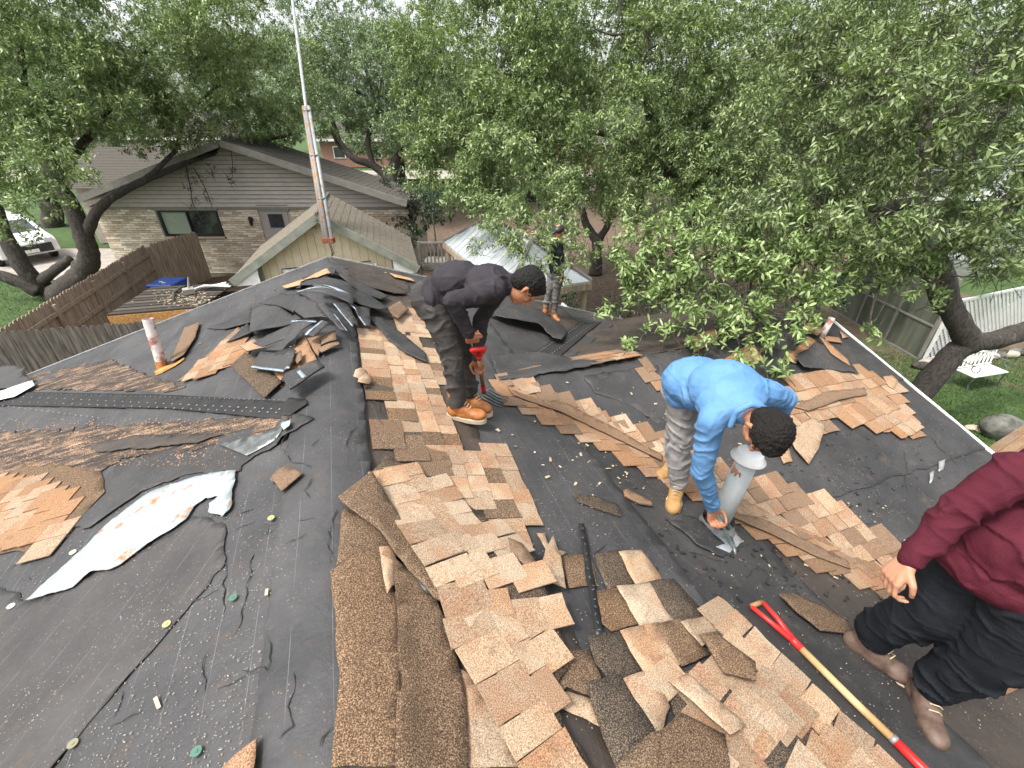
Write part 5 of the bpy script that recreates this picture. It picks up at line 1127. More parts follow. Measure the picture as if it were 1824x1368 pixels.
# ------------------------------------------------------------------ VEHICLES far off
def van(q, rz, paint, label, cat='van', L=5.2, Wd=2.0, H=1.72, name='parked_van'):
    T = empty(name, q, label, cat); R_ = Matrix.Rotation(rz, 3, 'Z')
    def w(x, y, z): return q+R_ @ Vector((x, y, z))
    prof = [(0, .45), (.05, .85), (.25, 1.0), (.95, 1.12), (1.7, 1.62), (2.2, H), (L, H), (L+.05, .5), (L-.1, .35), (.1, .35)] if cat == 'van' else [(0, .45), (.05, .75), (1.1, .92), (1.7, 1.38), (3.2, 1.42), (4.0, .98), (L, .9), (L, .4), (.1, .3)]
    m = MB(); n = len(prof); A_ = [w(x, -Wd/2*(.88 if z > 1.3 else 1), z) for x, z in prof]; B_ = [w(x, Wd/2*(.88 if z > 1.3 else 1), z) for x, z in prof]
    m.add(A_+B_, [list(range(n)), list(range(2*n-1, n-1, -1))]+[[j, j+n, (j+1) % n+n, (j+1) % n] for j in range(n)]); o = m.build('body', paint, T); fix_normals(o.data); bevel(o, .06, 3)
    (x0, z0), (x1, z1) = (prof[3], prof[4]) if cat == 'van' else (prof[2], prof[3])
    nn = Vector((-(z1-z0), 0, x1-x0)).normalized()*.03; m = MB(); a_, b_ = .12, .92
    c = [(x0+(x1-x0)*a_, z0+(z1-z0)*a_), (x0+(x1-x0)*b_, z0+(z1-z0)*b_)]
    vs = [w(c[0][0]+nn.x, -Wd*.40, c[0][1]+nn.z), w(c[0][0]+nn.x, Wd*.40, c[0][1]+nn.z), w(c[1][0]+nn.x, Wd*.36, c[1][1]+nn.z), w(c[1][0]+nn.x, -Wd*.36, c[1][1]+nn.z)]
    m.add(vs, [(0, 1, 2, 3)]); m.build('windscreen', GLASS, T)
    for s_ in (-1, 1):
        m = MB(); m.box(w(.08, s_*Wd*.36, .85), (.16, .34, .24), rz); m.build('headlight', simple('lamp_glass', (.6, .62, .62), (.7, .7, .7), 3, .1, 0) if 'lamp_glass' not in MATS else MATS['lamp_glass'], T)
        m = MB(); zz = 1.4 if cat == 'van' else 1.15; m.box(w(2.3, s_*(Wd*.47), zz-.05), (.9, .02, .42), rz); m.build('side_window', GLASS, T)
        for x in (.95, L-1.1):
            m = MB(); m.tube([w(x, s_*(Wd/2-.2), .34), w(x, s_*(Wd/2+.01), .34)], .34, 20); wh = m.build('wheel', BLACK, T); m = MB(); m.tube([w(x, s_*(Wd/2), .34), w(x, s_*(Wd/2+.02), .34)], .19, 14); m.build('rim', ALU, wh)
    m = MB(); m.box(w(-.02, 0, .62), (.1, 1.5, .34), rz); m.build('grille', BLACK, T); m = MB(); m.box(w(-.09, 0, .55), (.02, .5, .14), rz); m.build('number_plate', WHITE, T)
q = onz(68, 470, .03); van(Vector((q.x, q.y, .03)), math.radians(150), VANW, 'white van parked on the driveway, half hidden by the oak limbs')
REDP = simple('red_car_paint', (.36, .16, .15), (.42, .2, .19), 2, .25, 0)
q = onz(1040, 352, .2); van(Vector((q.x, q.y, .0)), math.radians(10), REDP, 'faded red car glimpsed between the trees beyond the yard', 'car', 4.4, 1.8, 1.45, 'parked_car')
q = onz(232, 236, .7); van(Vector((q.x-1, 46, .63)), math.radians(0), VANW, 'white car on the far street at the upper left', 'car', 4.4, 1.8, 1.45, 'parked_car')
# far house
def farhouse(x, y, w, d, h, label, wallm=REDBRICK):
    T = empty('far_house', (x, y, groundz(x, y)), label, 'house'); z0 = groundz(x, y)
    m = MB(); m.box((x, y, z0+h/2), (w, d, h)); m.build('wall', wallm, T)
    m = MB(); o_ = .5; a = [(x-w/2-o_, y-d/2-o_, z0+h), (x+w/2+o_, y-d/2-o_, z0+h), (x+w/2+o_, y+d/2+o_, z0+h), (x-w/2-o_, y+d/2+o_, z0+h), (x-w/2+2, y, z0+h+2), (x+w/2-2, y, z0+h+2)]
    m.add(a, [(0, 1, 5, 4), (1, 2, 5), (2, 3, 4, 5), (3, 0, 4), (3, 2, 1, 0)]); m.build('roof', ROOFGREY, T)
    m = MB(); m.box((x, y-d/2-o_, z0+h-.1), (w+1, .06, .22)); m.build('fascia', WHITE, T)
    for i in range(4):
        xx = x-w/2+w*(i+.5)/4; m = MB(); m.box((xx, y-d/2-.02, z0+1.5), (1.3, .08, 1.2)); f = m.build('window', WHITE, T); m = MB(); m.box((xx, y-d/2-.07, z0+1.5), (1.1, .03, 1.0)); m.build('pane', GLASS, f)
farhouse(-13, 60, 16, 9, 2.8, 'low red brick house with white fascia beyond the neighbour roof')
farhouse(-42, 62, 18, 9, 2.8, 'low pale house across the street at the upper left', MORTAR)
farhouse(12, 56, 16, 9, 2.8, 'red brick house glimpsed between the tree crowns in the middle')
farhouse(36, 40, 14, 9, 2.8, 'pale house with white walls behind the right hand oaks', WHITE)
# ------------------------------------------------------------------ TREES
def unit(a): return a/np.maximum(np.linalg.norm(a, axis=-1, keepdims=True), 1e-9)
def leaf_cloud(blobs, leaf_len, leaf_w, layers, k=12, twig=.22, droop=.25, seed=1, shell=.55):
    """twigs spread through lumpy volumes, each with k leaves; returns arrays for every leaf"""
    R_ = np.random.default_rng(seed); out = []
    for (c, r, fl) in blobs:
        c = np.array(c); area = math.pi*r*r*fl; n = max(6, int(layers*area/(leaf_len*leaf_w*.62)/k))
        # leaves gather in clumps on the outside of the crown, with shaded hollows between them
        M_ = int(max(7, 20*fl*(1 if r > .5 else .6))); sd = unit(R_.normal(size=(M_, 3))); sc_ = c+sd*(r*(shell+(1-shell)*R_.random(M_)**.5)*(1+.3*np.array([noise.noise(Vector(q)*2.2+Vector(c)) for q in sd])))[:, None]*np.array([1, 1, fl])
        sr = r*R_.uniform(.22, .42, M_); pick = R_.choice(M_, n, p=sr**2/np.sum(sr**2)); d = unit(R_.normal(size=(n, 3))+sd[pick]*.5+np.array([0, 0, .25]))
        p = sc_[pick]+d*(sr[pick]*(.55+.5*R_.random(n)**.5))[:, None]*np.array([1, 1, .72])
        loose_ = R_.random(n) < .14; dl = unit(R_.normal(size=(n, 3))); p[loose_] = (c+dl*(r*R_.uniform(.3, 1.1, n))[:, None]*np.array([1, 1, fl]))[loose_]
        keep = np.ones(n, bool)
        p = p[keep]; d = d[keep]; n = len(p)
        td = unit(d*.8+R_.normal(size=(n, 3))*.55+np.array([0, 0, -droop]))
        tl = twig*R_.uniform(.6, 1.25, n)
        out.append((p, td, tl))
    P_ = np.concatenate([o[0] for o in out]); D_ = np.concatenate([o[1] for o in out]); L_ = np.concatenate([o[2] for o in out]); n = len(P_)
    a = unit(np.cross(D_, np.array([.2, .3, .9]))); b = np.cross(D_, a)
    s = (np.arange(k)+.3)/k; s = s**.65; s = np.tile(s, (n, 1))+R_.uniform(-.04, .04, (n, k))
    az = np.arange(k)*2.4+R_.uniform(0, 6.28, (n, 1)); al = np.radians(R_.uniform(30, 78, (n, k)))*(1.15-.45*s)
    base = P_[:, None]+D_[:, None]*(L_[:, None]*(s-1))[..., None]
    perp = a[:, None]*np.cos(az)[..., None]+b[:, None]*np.sin(az)[..., None]
    ld = unit(D_[:, None]*np.cos(al)[..., None]+perp*np.sin(al)[..., None]+np.array([0, 0, -.12]))
    up_ = unit(np.cross(ld, np.cross(np.array([0, 0, 1.])+.0*ld, ld))+R_.normal(size=ld.shape)*.45)
    side = unit(np.cross(ld, up_)); up_ = np.cross(side, ld)
    ll = leaf_len*R_.uniform(.6, 1.2, (n, k)); lw = leaf_w*R_.uniform(.7, 1.15, (n, k))
    tint = np.clip(R_.normal(.45, .16, (n, 1))+R_.normal(0, .13, (n, k))+.12*(s-.5), 0, 1)
    f = lambda x: x.reshape(-1, *x.shape[2:])
    return f(base), f(ld), f(side), f(up_), f(ll), f(lw), f(tint), (P_, D_, L_)
def leaf_mesh(name, data, mat, parent, detail=False, tags=None):
    B, D_, S_, U_, L_, W_, tint = data[:7]; L1 = L_[:, None]; W1 = W_[:, None]/2
    if not detail:
        v = np.stack([B, B+D_*L1*.48+S_*W1+U_*W1*.3, B+D_*L1-U_*L1*.06, B+D_*L1*.48-S_*W1+U_*W1*.3], 1)
        t = np.array([[0, 1, 2], [0, 2, 3]]); nv = 4
    else:
        m1 = B+D_*L1*.35; m2 = B+D_*L1*.7-U_*L1*.03
        v = np.stack([B, m1+S_*W1*.9+U_*W1*.35, m2+S_*W1*.85+U_*W1*.3, B+D_*L1-U_*L1*.10, m2-S_*W1*.85+U_*W1*.3, m1-S_*W1*.9+U_*W1*.35, m1, m2], 1)
        t = np.array([[0, 1, 6], [1, 2, 7], [1, 7, 6], [2, 3, 7], [0, 6, 5], [5, 6, 7], [5, 7, 4], [4, 7, 3]]); nv = 8
    n = len(B); T = (np.arange(n)[:, None, None]*nv+t[None]).reshape(-1, 3)
    return tri_mesh(name, v.reshape(-1, 3), T, np.repeat(tint, nv), mat, parent, tags)
def twig_mesh(tw, parent, rad=.0022, ext=1.6, mat=None):
    P_, D_, L_ = tw; a = unit(np.cross(D_, np.array([.2, .3, .9]))); b = np.cross(D_, a); n = len(P_)
    s0 = P_-D_*(L_*ext)[:, None]+np.random.default_rng(3).normal(size=P_.shape)*.02; vs = []
    for c, r in ((s0, rad*1.8), (P_-D_*(L_*.6)[:, None], rad*1.3), (P_, rad*.6)):
        for k in range(3): t = 2.094*k; vs.append(c+a*math.cos(t)*r+b*math.sin(t)*r)
    V = np.stack(vs, 1); t = []
    for s_ in (0, 3):
        for k in range(3): q = (k+1) % 3; t += [[s_+k, s_+q, s_+3+q], [s_+k, s_+3+q, s_+3+k]]
    T = (np.arange(n)[:, None, None]*9+np.array(t)[None]).reshape(-1, 3)
    o = tri_mesh('twigs', V.reshape(-1, 3), T, np.zeros(n*9), mat or TWIG, parent); o['kind'] = 'stuff'; return o
def smoothpath(pts, k=5):
    pts = [Vector(p) for p in pts]; out = []
    for i in range(len(pts)-1):
        p0, p1, p2, p3 = pts[max(0, i-1)], pts[i], pts[i+1], pts[min(len(pts)-1, i+2)]
        for j in range(k):
            t = j/k; out.append(.5*((2*p1)+(p2-p0)*t+(2*p0-5*p1+4*p2-p3)*t*t+(3*p1-p0-3*p2+p3)*t**3))
    out.append(pts[-1]); return out
def limb(name, T, path, r0, r1, n=12, wob=.25):
    pts = smoothpath([p if isinstance(p, Vector) else at(*p) for p in path])
    pts = [p+Vector([noise.noise(p*1.3+Vector((i*9, 0, 0))) for i in range(3)])*wob*r0 for p in pts]
    rr = [r0+(r1-r0)*(i/(len(pts)-1))**.8 for i in range(len(pts))]
    m = MB(); m.tube(pts, rr, n, jit=.22); return m.build(name, BARK, T, True)
def tree(label, root, limbs, blobs, mat, leaf, layers, seed, group=None, droop=.25, twig=.25, detail=False, twigs=False, near=0, shell=.5, name='oak_tree', k=12, squash=.85, near_k=1.0):
    T = empty(name, root, label, 'tree', group)
    for i, (p, a, b) in enumerate(limbs): limb('trunk' if i == 0 else 'limb', T, p, a, b)
    bl = [(at(u, v, t*near_k), r*near_k, squash) for u, v, t, r in blobs]
    dat = leaf_cloud(bl, leaf[0], leaf[1], layers, k, twig, droop, seed, shell)
    if near:
        B = dat[0]; v = B-np.array(CAM); fwd = v[:, 1]*CP-v[:, 2]*SP; upc = v[:, 1]*SP+v[:, 2]*CP
        ok = (fwd > .5) & (np.abs(v[:, 0]/fwd) < 1.12) & (np.abs(upc/fwd) < .84)
        sc_ = np.where(ok, dat[4]/np.maximum(fwd, .3), 0); idx = np.argsort(-sc_)[:near]; msk = np.ones(len(B), bool); msk[idx] = False
        for i in idx: leaf_mesh('leaf', tuple(d[i:i+1] for d in dat[:7]), mat, T, True)
        dat = tuple(d[msk] for d in dat[:7])+(dat[7],)
    leaf_mesh('crown', dat, mat, T, detail, {'kind': 'stuff'})
    if twigs: twig_mesh(dat[7], T)
    print(label[:40], len(dat[0])); return T
g0 = lambda u, v: (lambda q: Vector((q.x, q.y, 0)))(onz(u, v, 0))
b1 = g0(95, 528)
tree('big lichen covered live oak with forked trunks beside the back fence at the left', b1,
     [([b1, (130, 505, 15.3), (158, 462, 15), (150, 425, 14.6), (125, 370, 14.2), (100, 320, 13.8), (80, 240, 13.4), (60, 160, 13)], .40, .14),
      ([b1, (50, 490, 15.4), (20, 440, 15), (-10, 360, 14.5), (0, 260, 14)], .34, .14),
      ([(70, 520, 15.6), (30, 500, 15.3), (-20, 485, 15), (-80, 460, 14.6)], .22, .15),
      ([(75, 500, 15.6), (100, 480, 15.3), (125, 462, 15.2)], .18, .14),
      ([(150, 425, 14.6), (165, 390, 14.4), (200, 348, 14.4), (255, 322, 14.8), (330, 290, 15.5), (420, 262, 16.5), (520, 240, 17.2)], .19, .05),
      ([(100, 320, 13.8), (160, 240, 13.8), (210, 170, 14), (260, 90, 14.3)], .16, .06),
      ([(255, 322, 14.8), (310, 270, 15), (330, 210, 15.3), (390, 150, 15.5)], .09, .04),
      ([(0, 260, 14), (40, 170, 13.6), (30, 60, 13)], .18, .08)],
     [(60, 60, 12.5, 2.2), (190, 30, 13, 2.4), (320, 40, 14, 2.4), (130, 170, 12.2, 1.6), (230, 180, 13.2, 1.5), (380, 150, 15, 2.0), (470, 110, 16, 2.2), (60, 240, 11.5, 1.2), (100, 310, 11, .8), (40, 310, 11, .9), (440, 215, 16.2, 1.1), (340, 215, 15, 1.2), (20, 380, 10.6, .75), (0, 180, 12, 1.6), (500, 225, 16.8, 1.0), (260, 240, 14.5, .8), (555, 215, 17.3, .8), (120, 90, 12.5, 1.8), (425, 50, 15, 1.6)],
     LEAF, (.13, .05), 3.3, 11, twig=.35)
T = tree('drooping grey moss tufts hanging from the oak limb in front of the brick window', at(345, 300, 15.6)-Vector((0, 0, .2)),
     [([(330, 290, 15.5), (338, 330, 15.5), (345, 365, 15.4), (362, 395, 15.4)], .025, .008), ([(345, 300, 15.5), (365, 335, 15.4), (378, 370, 15.4)], .02, .008), ([(410, 262, 16), (414, 290, 16), (413, 325, 16)], .015, .005)],
     [(338, 330, 15.5, .22), (345, 360, 15.4, .25), (365, 392, 15.4, .3), (372, 350, 15.4, .22), (330, 305, 15.5, .25), (413, 300, 16, .14), (412, 322, 16, .14), (375, 300, 15.6, .25), (350, 320, 15.5, .2)],
     LEAF_DARK, (.09, .02), .8, 12, twig=.2, name='moss_tufts', twigs=True)
T['category'] = 'moss'
b2 = g0(95, 403)
tree('oak with a straight dark trunk on the left lawn beyond the driveway', b2, [([b2, (92, 370, 25.5), (84, 320, 25), (80, 260, 25), (95, 190, 25)], .55, .3), ([(84, 320, 25), (50, 250, 25), (20, 180, 25)], .25, .1)],
     [(110, 180, 25, 3.2), (40, 150, 25, 3.5), (200, 140, 26, 3.5), (10, 230, 25, 2), (160, 230, 25, 1.6)], LEAF_FAR, (.18, .075), 2.6, 13, twig=.5)
b3 = Vector(at(705, 330, 25)); b3.z = 0
tree('live oak with a twisting trunk behind the right end of the neighbour house', b3,
     [([b3, (703, 370, 25), (697, 325, 25), (715, 260, 25), (725, 190, 25), (700, 120, 25)], .45, .15), ([(697, 325, 25), (665, 295, 25), (628, 280, 25), (600, 240, 25), (585, 180, 25)], .26, .1), ([(665, 295, 25), (655, 250, 25), (670, 200, 25), (650, 120, 25)], .18, .08), ([(628, 280, 25), (605, 262, 25), (590, 225, 24)], .15, .06), ([(715, 260, 25), (680, 200, 25), (620, 150, 25)], .2, .06)],
     [(610, 140, 24, 2.6), (690, 150, 24, 2.8), (580, 60, 25, 3.2), (670, 50, 25, 3.2), (745, 90, 24, 2.5), (560, 180, 23, 1.5), (740, 200, 23, 2), (640, 205, 25, 1.2), (500, 150, 24, 2.2), (700, 250, 24, 1)],
     LEAF_FAR, (.16, .065), 3.8, 14, twig=.45)
b4 = Vector(at(1235, 330, 14)); b4.z = 0
tree('wide spreading live oak filling the upper middle of the picture', b4,
     [([b4, (1232, 400, 14), (1228, 345, 13.6), (1205, 290, 13.2), (1170, 230, 13), (1150, 130, 12.4)], .42, .12), ([(1228, 345, 13.6), (1245, 280, 13.2), (1260, 220, 13), (1290, 120, 12.5)], .25, .1), ([(1228, 345, 13.6), (1190, 310, 13), (1150, 270, 12.5), (1090, 240, 12), (1000, 220, 11.5)], .2, .06), ([(1235, 350, 13.6), (1290, 290, 13), (1350, 240, 12.5), (1400, 180, 12)], .2, .08),
      ([(1140, -10, 10.2), (1148, 50, 10.2), (1152, 95, 10.2), (1130, 132, 10.4)], .05, .02), ([(1148, 50, 10.2), (1090, 62, 10.2), (1040, 40, 10.4)], .035, .012), ([(1152, 90, 10.2), (1185, 70, 10.2), (1215, 40, 10.2)], .03, .01), ([(1105, 0, 10.2), (1098, 55, 10.2), (1085, 95, 10.3)], .035, .012)],
     [(800, 200, 11.5, 1.5), (850, 110, 11.5, 1.8), (900, 240, 10.8, 1.4), (800, 270, 11.3, 1.0), (950, 320, 10.2, 1.0), (880, 330, 10.6, .8), (1000, 100, 11.5, 2.2), (1080, 230, 11, 1.6), (1100, 60, 12.5, 2.6), (1200, 130, 11.5, 2.1), (1310, 230, 11.5, 1.9), (1010, 290, 10.4, .9), (900, 30, 12, 2.2), (1280, 60, 12, 2.4), (1400, 60, 12, 2.2), (1300, 330, 11.5, 1.3), (1420, 280, 11, 1.5), (1090, 320, 11, 1.0), (940, 180, 11, 1.5), (820, 345, 10.4, .55), (760, 250, 11.6, .7), (900, 390, 9.4, .45), (960, 395, 9.2, .45), (860, 372, 9.8, .4), (930, 440, 8.6, .3), (1180, 300, 11.5, 1.1), (1380, 370, 11, .9), (1270, 380, 10.5, .7), (1180, 370, 10.5, .6), (860, 320, 11, .8), (740, 300, 11.5, .6), (1000, 350, 10, .6), (1480, 380, 11, 1.0), (1600, 350, 11, 1.0), (1120, 380, 10, .4), (1520, 250, 11.5, 1.8), (1540, 100, 12, 2.2), (1010, 420, 8.8, .3)],
     LEAF, (.12, .043), 3.8, 15, twig=.34)
b5 = at(1640, 700, 8.3)+(at(1640, 700, 8.3)-at(1680, 648, 8.2))*1.9; b5.z = 0
tree('near live oak with a thick leaning trunk and forked limb by the garden bench', b5,
     [([b5, (1640, 700, 8.3), (1680, 648, 8.2), (1725, 612, 8.1), (1780, 605, 8.2), (1850, 578, 8.4), (1950, 540, 8.6)], .22, .15),
      ([(1725, 618, 8.1), (1708, 570, 7.9), (1690, 530, 7.7), (1672, 470, 7.4), (1620, 420, 7.2), (1560, 380, 7.0), (1500, 330, 6.9)], .21, .08),
      ([(1706, 560, 7.9), (1680, 545, 7.8), (1660, 500, 7.6), (1640, 400, 7.4), (1645, 300, 7.2), (1640, 190, 7), (1600, 60, 7)], .14, .07),
      ([(1560, 385, 7.0), (1590, 370, 6.9), (1640, 355, 6.8), (1700, 300, 6.7), (1780, 200, 6.6), (1840, 60, 6.5)], .11, .05),
      ([(1620, 420, 7.2), (1500, 420, 6.2), (1400, 430, 5.4), (1300, 450, 5.0), (1200, 470, 4.8)], .05, .015), ([(1672, 470, 7.4), (1600, 470, 6), (1560, 530, 5.0), (1545, 600, 4.7)], .035, .006), ([(1400, 430, 5.4), (1350, 520, 4.9), (1300, 600, 4.6)], .02, .006)],
     [(1380, 170, 8.2, 1.0), (1480, 80, 8, 1.2), (1600, 60, 7.5, 1.2), (1720, 90, 7, 1.1), (1800, 180, 6.4, .8), (1660, 210, 7, .9), (1550, 200, 7.6, .9), (1470, 240, 8, .8), (1770, 330, 6.2, .6), (1700, 370, 6.2, .45), (1620, 300, 7, .6), (1800, 420, 5.8, .45), (1550, 330, 7, .5), (1840, 20, 6.5, .9), (1370, 300, 7.8, .6), (1760, 480, 6, .3), (1430, 340, 7.2, .5), (1500, 300, 6.8, .6), (1350, 380, 6.6, .4), (1600, 400, 6.2, .45), (1460, 160, 7, .8), (1700, 200, 5.6, .5), (1580, 150, 6, .6), (1780, 80, 5.4, .6), (1810, 280, 5.0, .35), (1500, 380, 6.2, .35)],
     LEAF, (.088, .030), 2.9, 16, twig=.22, twigs=True, k=10, near_k=.74)
b6 = b5+Vector((.5, .3, 0))
tree('low bright green oak boughs hanging over the wing roof behind the blue shirt', at(1500, 430, 5.4),
     [([(1640, 420, 6.5), (1540, 440, 5.6), (1440, 450, 5.2), (1340, 470, 4.9), (1240, 480, 4.8), (1150, 480, 4.9)], .03, .008), ([(1340, 470, 4.9), (1330, 540, 4.7), (1280, 600, 4.5), (1250, 640, 4.35)], .014, .004), ([(1440, 450, 5.2), (1420, 520, 4.9), (1380, 590, 4.6)], .014, .004), ([(1620, 480, 5.2), (1590, 520, 5.0), (1560, 570, 4.9), (1548, 600, 4.85)], .008, .003)],
     [(1130, 470, 4.9, .30), (1190, 430, 5.0, .32), (1250, 500, 4.8, .34), (1190, 520, 4.7, .28), (1300, 420, 5.1, .38), (1330, 500, 4.8, .36), (1400, 450, 5.0, .36), (1430, 530, 4.8, .30), (1480, 460, 5.1, .34), (1280, 570, 4.6, .22), (1350, 585, 4.6, .24), (1410, 590, 4.6, .17), (1240, 610, 4.4, .13), (1330, 640, 4.35, .14), (1170, 585, 4.6, .14), (1390, 650, 4.3, .10), (1540, 480, 5.0, .26), (1550, 590, 4.85, .10), (1600, 440, 5.3, .32), (1660, 470, 5.3, .28), (1720, 450, 5.4, .30), (1130, 530, 4.8, .13), (1700, 420, 5.4, .34), (1770, 430, 5.2, .3), (1600, 500, 5.1, .22), (1660, 520, 5.2, .18), (1810, 400, 5.0, .3), (1520, 400, 5.3, .34), (1420, 400, 5.2, .34), (1350, 440, 5.0, .34), (1200, 460, 4.9, .32), (1120, 430, 5.0, .22), (1790, 480, 5.4, .28), (1080, 560, 4.9, .07), (1500, 530, 4.9, .14), (1120, 610, 4.6, .06), (1640, 400, 5.6, .34), (1230, 400, 5.2, .3), (1480, 390, 5.4, .35), (1160, 480, 4.8, .3), (1370, 480, 4.7, .3), (1260, 450, 4.8, .32), (1450, 500, 4.8, .28), (1560, 430, 5.1, .3), (1320, 560, 4.6, .22), (1220, 560, 4.5, .18)],
     LEAF_FRESH, (.088, .029), 2.6, 17, twig=.17, twigs=True, detail=True, near=295, k=9, droop=.15, name='oak_bough', shell=.2)
# sparse small twigs in front of the far worker and gazebo
tree('thin leafy twigs crossing in front of the white gazebo roof', at(900, 400, 8.6),
     [([(1000, 380, 9.2), (930, 420, 8.8), (880, 450, 8.6)], .012, .004), ([(1040, 360, 9.4), (1020, 440, 8.8), (1000, 480, 8.5)], .012, .004)],
     [(905, 440, 8.6, .3), (950, 470, 8.4, .28), (880, 420, 8.8, .3), (1015, 450, 8.6, .28), (985, 420, 8.8, .26), (850, 440, 8.7, .2), (1040, 470, 8.5, .16), (990, 500, 8.4, .12), (975, 450, 8.0, .14), (1005, 500, 7.6, .1), (970, 420, 8.2, .16), (1020, 420, 8.6, .25), (1060, 440, 8.8, .25), (994, 428, 6.0, .11), (984, 452, 6.05, .09), (1002, 478, 6.0, .09), (972, 425, 6.1, .12), (1012, 440, 6.1, .11), (960, 395, 6.4, .16), (1010, 395, 6.4, .17)], LEAF, (.085, .032), 2.2, 18, twig=.18, twigs=True, k=10, name='oak_bough')
b7 = g0(1062, 490)
tree('small oak with a forked pale trunk in the bare yard behind the far worker', b7, [([b7, (1062, 455, 18), (1062, 432, 18), (1048, 405, 18), (1038, 375, 18), (1030, 330, 18)], .27, .10), ([(1062, 436, 18), (1080, 405, 18), (1092, 375, 18), (1110, 330, 18)], .17, .08)],
     [(1040, 310, 18, 1.5), (1000, 330, 17.5, 1.2), (1110, 320, 18, 1.3), (1060, 360, 17.5, .7)], LEAF, (.11, .045), 1.9, 19, twig=.35)
b8 = g0(735, 470)
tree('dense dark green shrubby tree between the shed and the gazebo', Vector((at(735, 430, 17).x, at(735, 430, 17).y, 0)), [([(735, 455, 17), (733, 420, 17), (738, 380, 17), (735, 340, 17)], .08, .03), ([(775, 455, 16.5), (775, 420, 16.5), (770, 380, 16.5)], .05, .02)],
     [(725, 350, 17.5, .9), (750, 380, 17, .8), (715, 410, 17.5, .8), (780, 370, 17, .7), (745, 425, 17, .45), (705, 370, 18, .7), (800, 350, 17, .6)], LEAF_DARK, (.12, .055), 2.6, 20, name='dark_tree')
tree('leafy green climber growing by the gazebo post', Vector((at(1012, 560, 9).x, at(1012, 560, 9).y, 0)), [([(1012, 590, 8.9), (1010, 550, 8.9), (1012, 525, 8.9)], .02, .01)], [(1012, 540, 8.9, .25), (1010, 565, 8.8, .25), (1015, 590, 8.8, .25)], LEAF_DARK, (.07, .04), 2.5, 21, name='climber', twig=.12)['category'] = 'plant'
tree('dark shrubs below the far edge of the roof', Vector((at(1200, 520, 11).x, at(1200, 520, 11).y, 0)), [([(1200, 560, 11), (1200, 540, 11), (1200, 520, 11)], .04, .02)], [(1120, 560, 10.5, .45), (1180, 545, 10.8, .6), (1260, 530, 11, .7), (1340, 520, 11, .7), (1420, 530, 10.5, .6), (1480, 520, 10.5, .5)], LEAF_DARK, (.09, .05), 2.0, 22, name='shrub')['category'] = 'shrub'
GT = 'trees standing behind the yard'
for i, (u, v, t, r, lab) in enumerate(((1350, 220, 24, 4.5, 'tall hazy oak crown far behind the right hand limbs'), (950, 170, 30, 6, 'far oak crown behind the wide spreading oak'), (1650, 150, 20, 4.2, 'far oak crown behind the near oak at the upper right'), (400, 110, 34, 6, 'far oak crown above the neighbour roof'), (150, 130, 36, 6, 'far oak crown at the upper left across the lawn'), (1850, 250, 18, 3.5, 'far oak crown at the right margin'), (860, 250, 30, 4.0, 'far oak crown beyond the gazebo'), (1480, 280, 22, 3.6, 'far oak crown behind the greenhouse'), (1150, 250, 28, 4.5, 'far oak crown behind the forked small oak'), (700, 230, 33, 4.5, 'far oak crown between the mast and the spreading oak'))):
    c = at(u, v, t); base = Vector((c.x, c.y, 0))
    T = empty('oak_tree', base, lab, 'tree', GT); m = MB(); m.tube([base, base.lerp(c, .5)+Vector((.3, 0, 0)), c], [.4, .3, .15], 8); m.build('trunk', BARK, T, True)
    bl = [(c+Vector((rng.normal()*r*.55, rng.normal()*r*.4, rng.normal()*r*.35)), r*.5, .8) for _ in range(8)]
    leaf_mesh('crown', leaf_cloud(bl, .26, .11, 2.4, 12, .6, .2, 50+i, .4), LEAF_FAR, T, False, {'kind': 'stuff'})
# far-off wood closing the view
bl = []
for i in range(44):
    x = -75+i*3.6; y = 66+rng.normal()*5; bl.append((Vector((x, y, 4+rng.uniform(0, 5))), rng.uniform(3, 5), .9))
o = leaf_mesh('distant_wood', leaf_cloud(bl, .5, .24, 1.3, 10, 1.0, .2, 77, .4), LEAF_FAR, None, False, {'kind': 'stuff', 'label': 'far-off line of trees closing the view behind the houses', 'category': 'trees'})
# ------------------------------------------------------------------ PEOPLE
def capsule(bm, a, ra, b, rb, n=14):
    a, b = Vector(a), Vector(b); d = b-a; L = d.length
    if L < 1e-5: return sph(bm, a, (ra,)*3)
    d.normalize(); x = d.cross(Vector((.31, .21, .93))).normalized(); y = d.cross(x); rings = []
    prof = [(-math.cos(t)*ra, math.sin(t)*ra) for t in (.35, .8, 1.25)]+[(L*f, ra+(rb-ra)*f) for f in (0, .33, .66, 1)]+[(L+math.cos(t)*rb, math.sin(t)*rb) for t in (1.25, .8, .35)]
    for z, r in prof: rings.append([bm.verts.new(a+d*z+(x*math.cos(2*math.pi*j/n)+y*math.sin(2*math.pi*j/n))*r) for j in range(n)])
    for i in range(len(rings)-1):
        for j in range(n): bm.faces.new((rings[i][j], rings[i][(j+1) % n], rings[i+1][(j+1) % n], rings[i+1][j]))
    bm.faces.new(rings[0][::-1]); bm.faces.new(rings[-1])
def sph(bm, c, r, M=None):
    ret = bmesh.ops.create_icosphere(bm, subdivisions=3, radius=1); M = M or Matrix.Identity(3)
    for v in ret['verts']: v.co = Vector(c)+M @ Vector((v.co.x*r[0], v.co.y*r[1], v.co.z*r[2]))
def frame(z, x):
    z = Vector(z).normalized(); x = Vector(x); x = (x-z*x.dot(z)).normalized(); y = z.cross(x); return Matrix((x, y, z)).transposed()
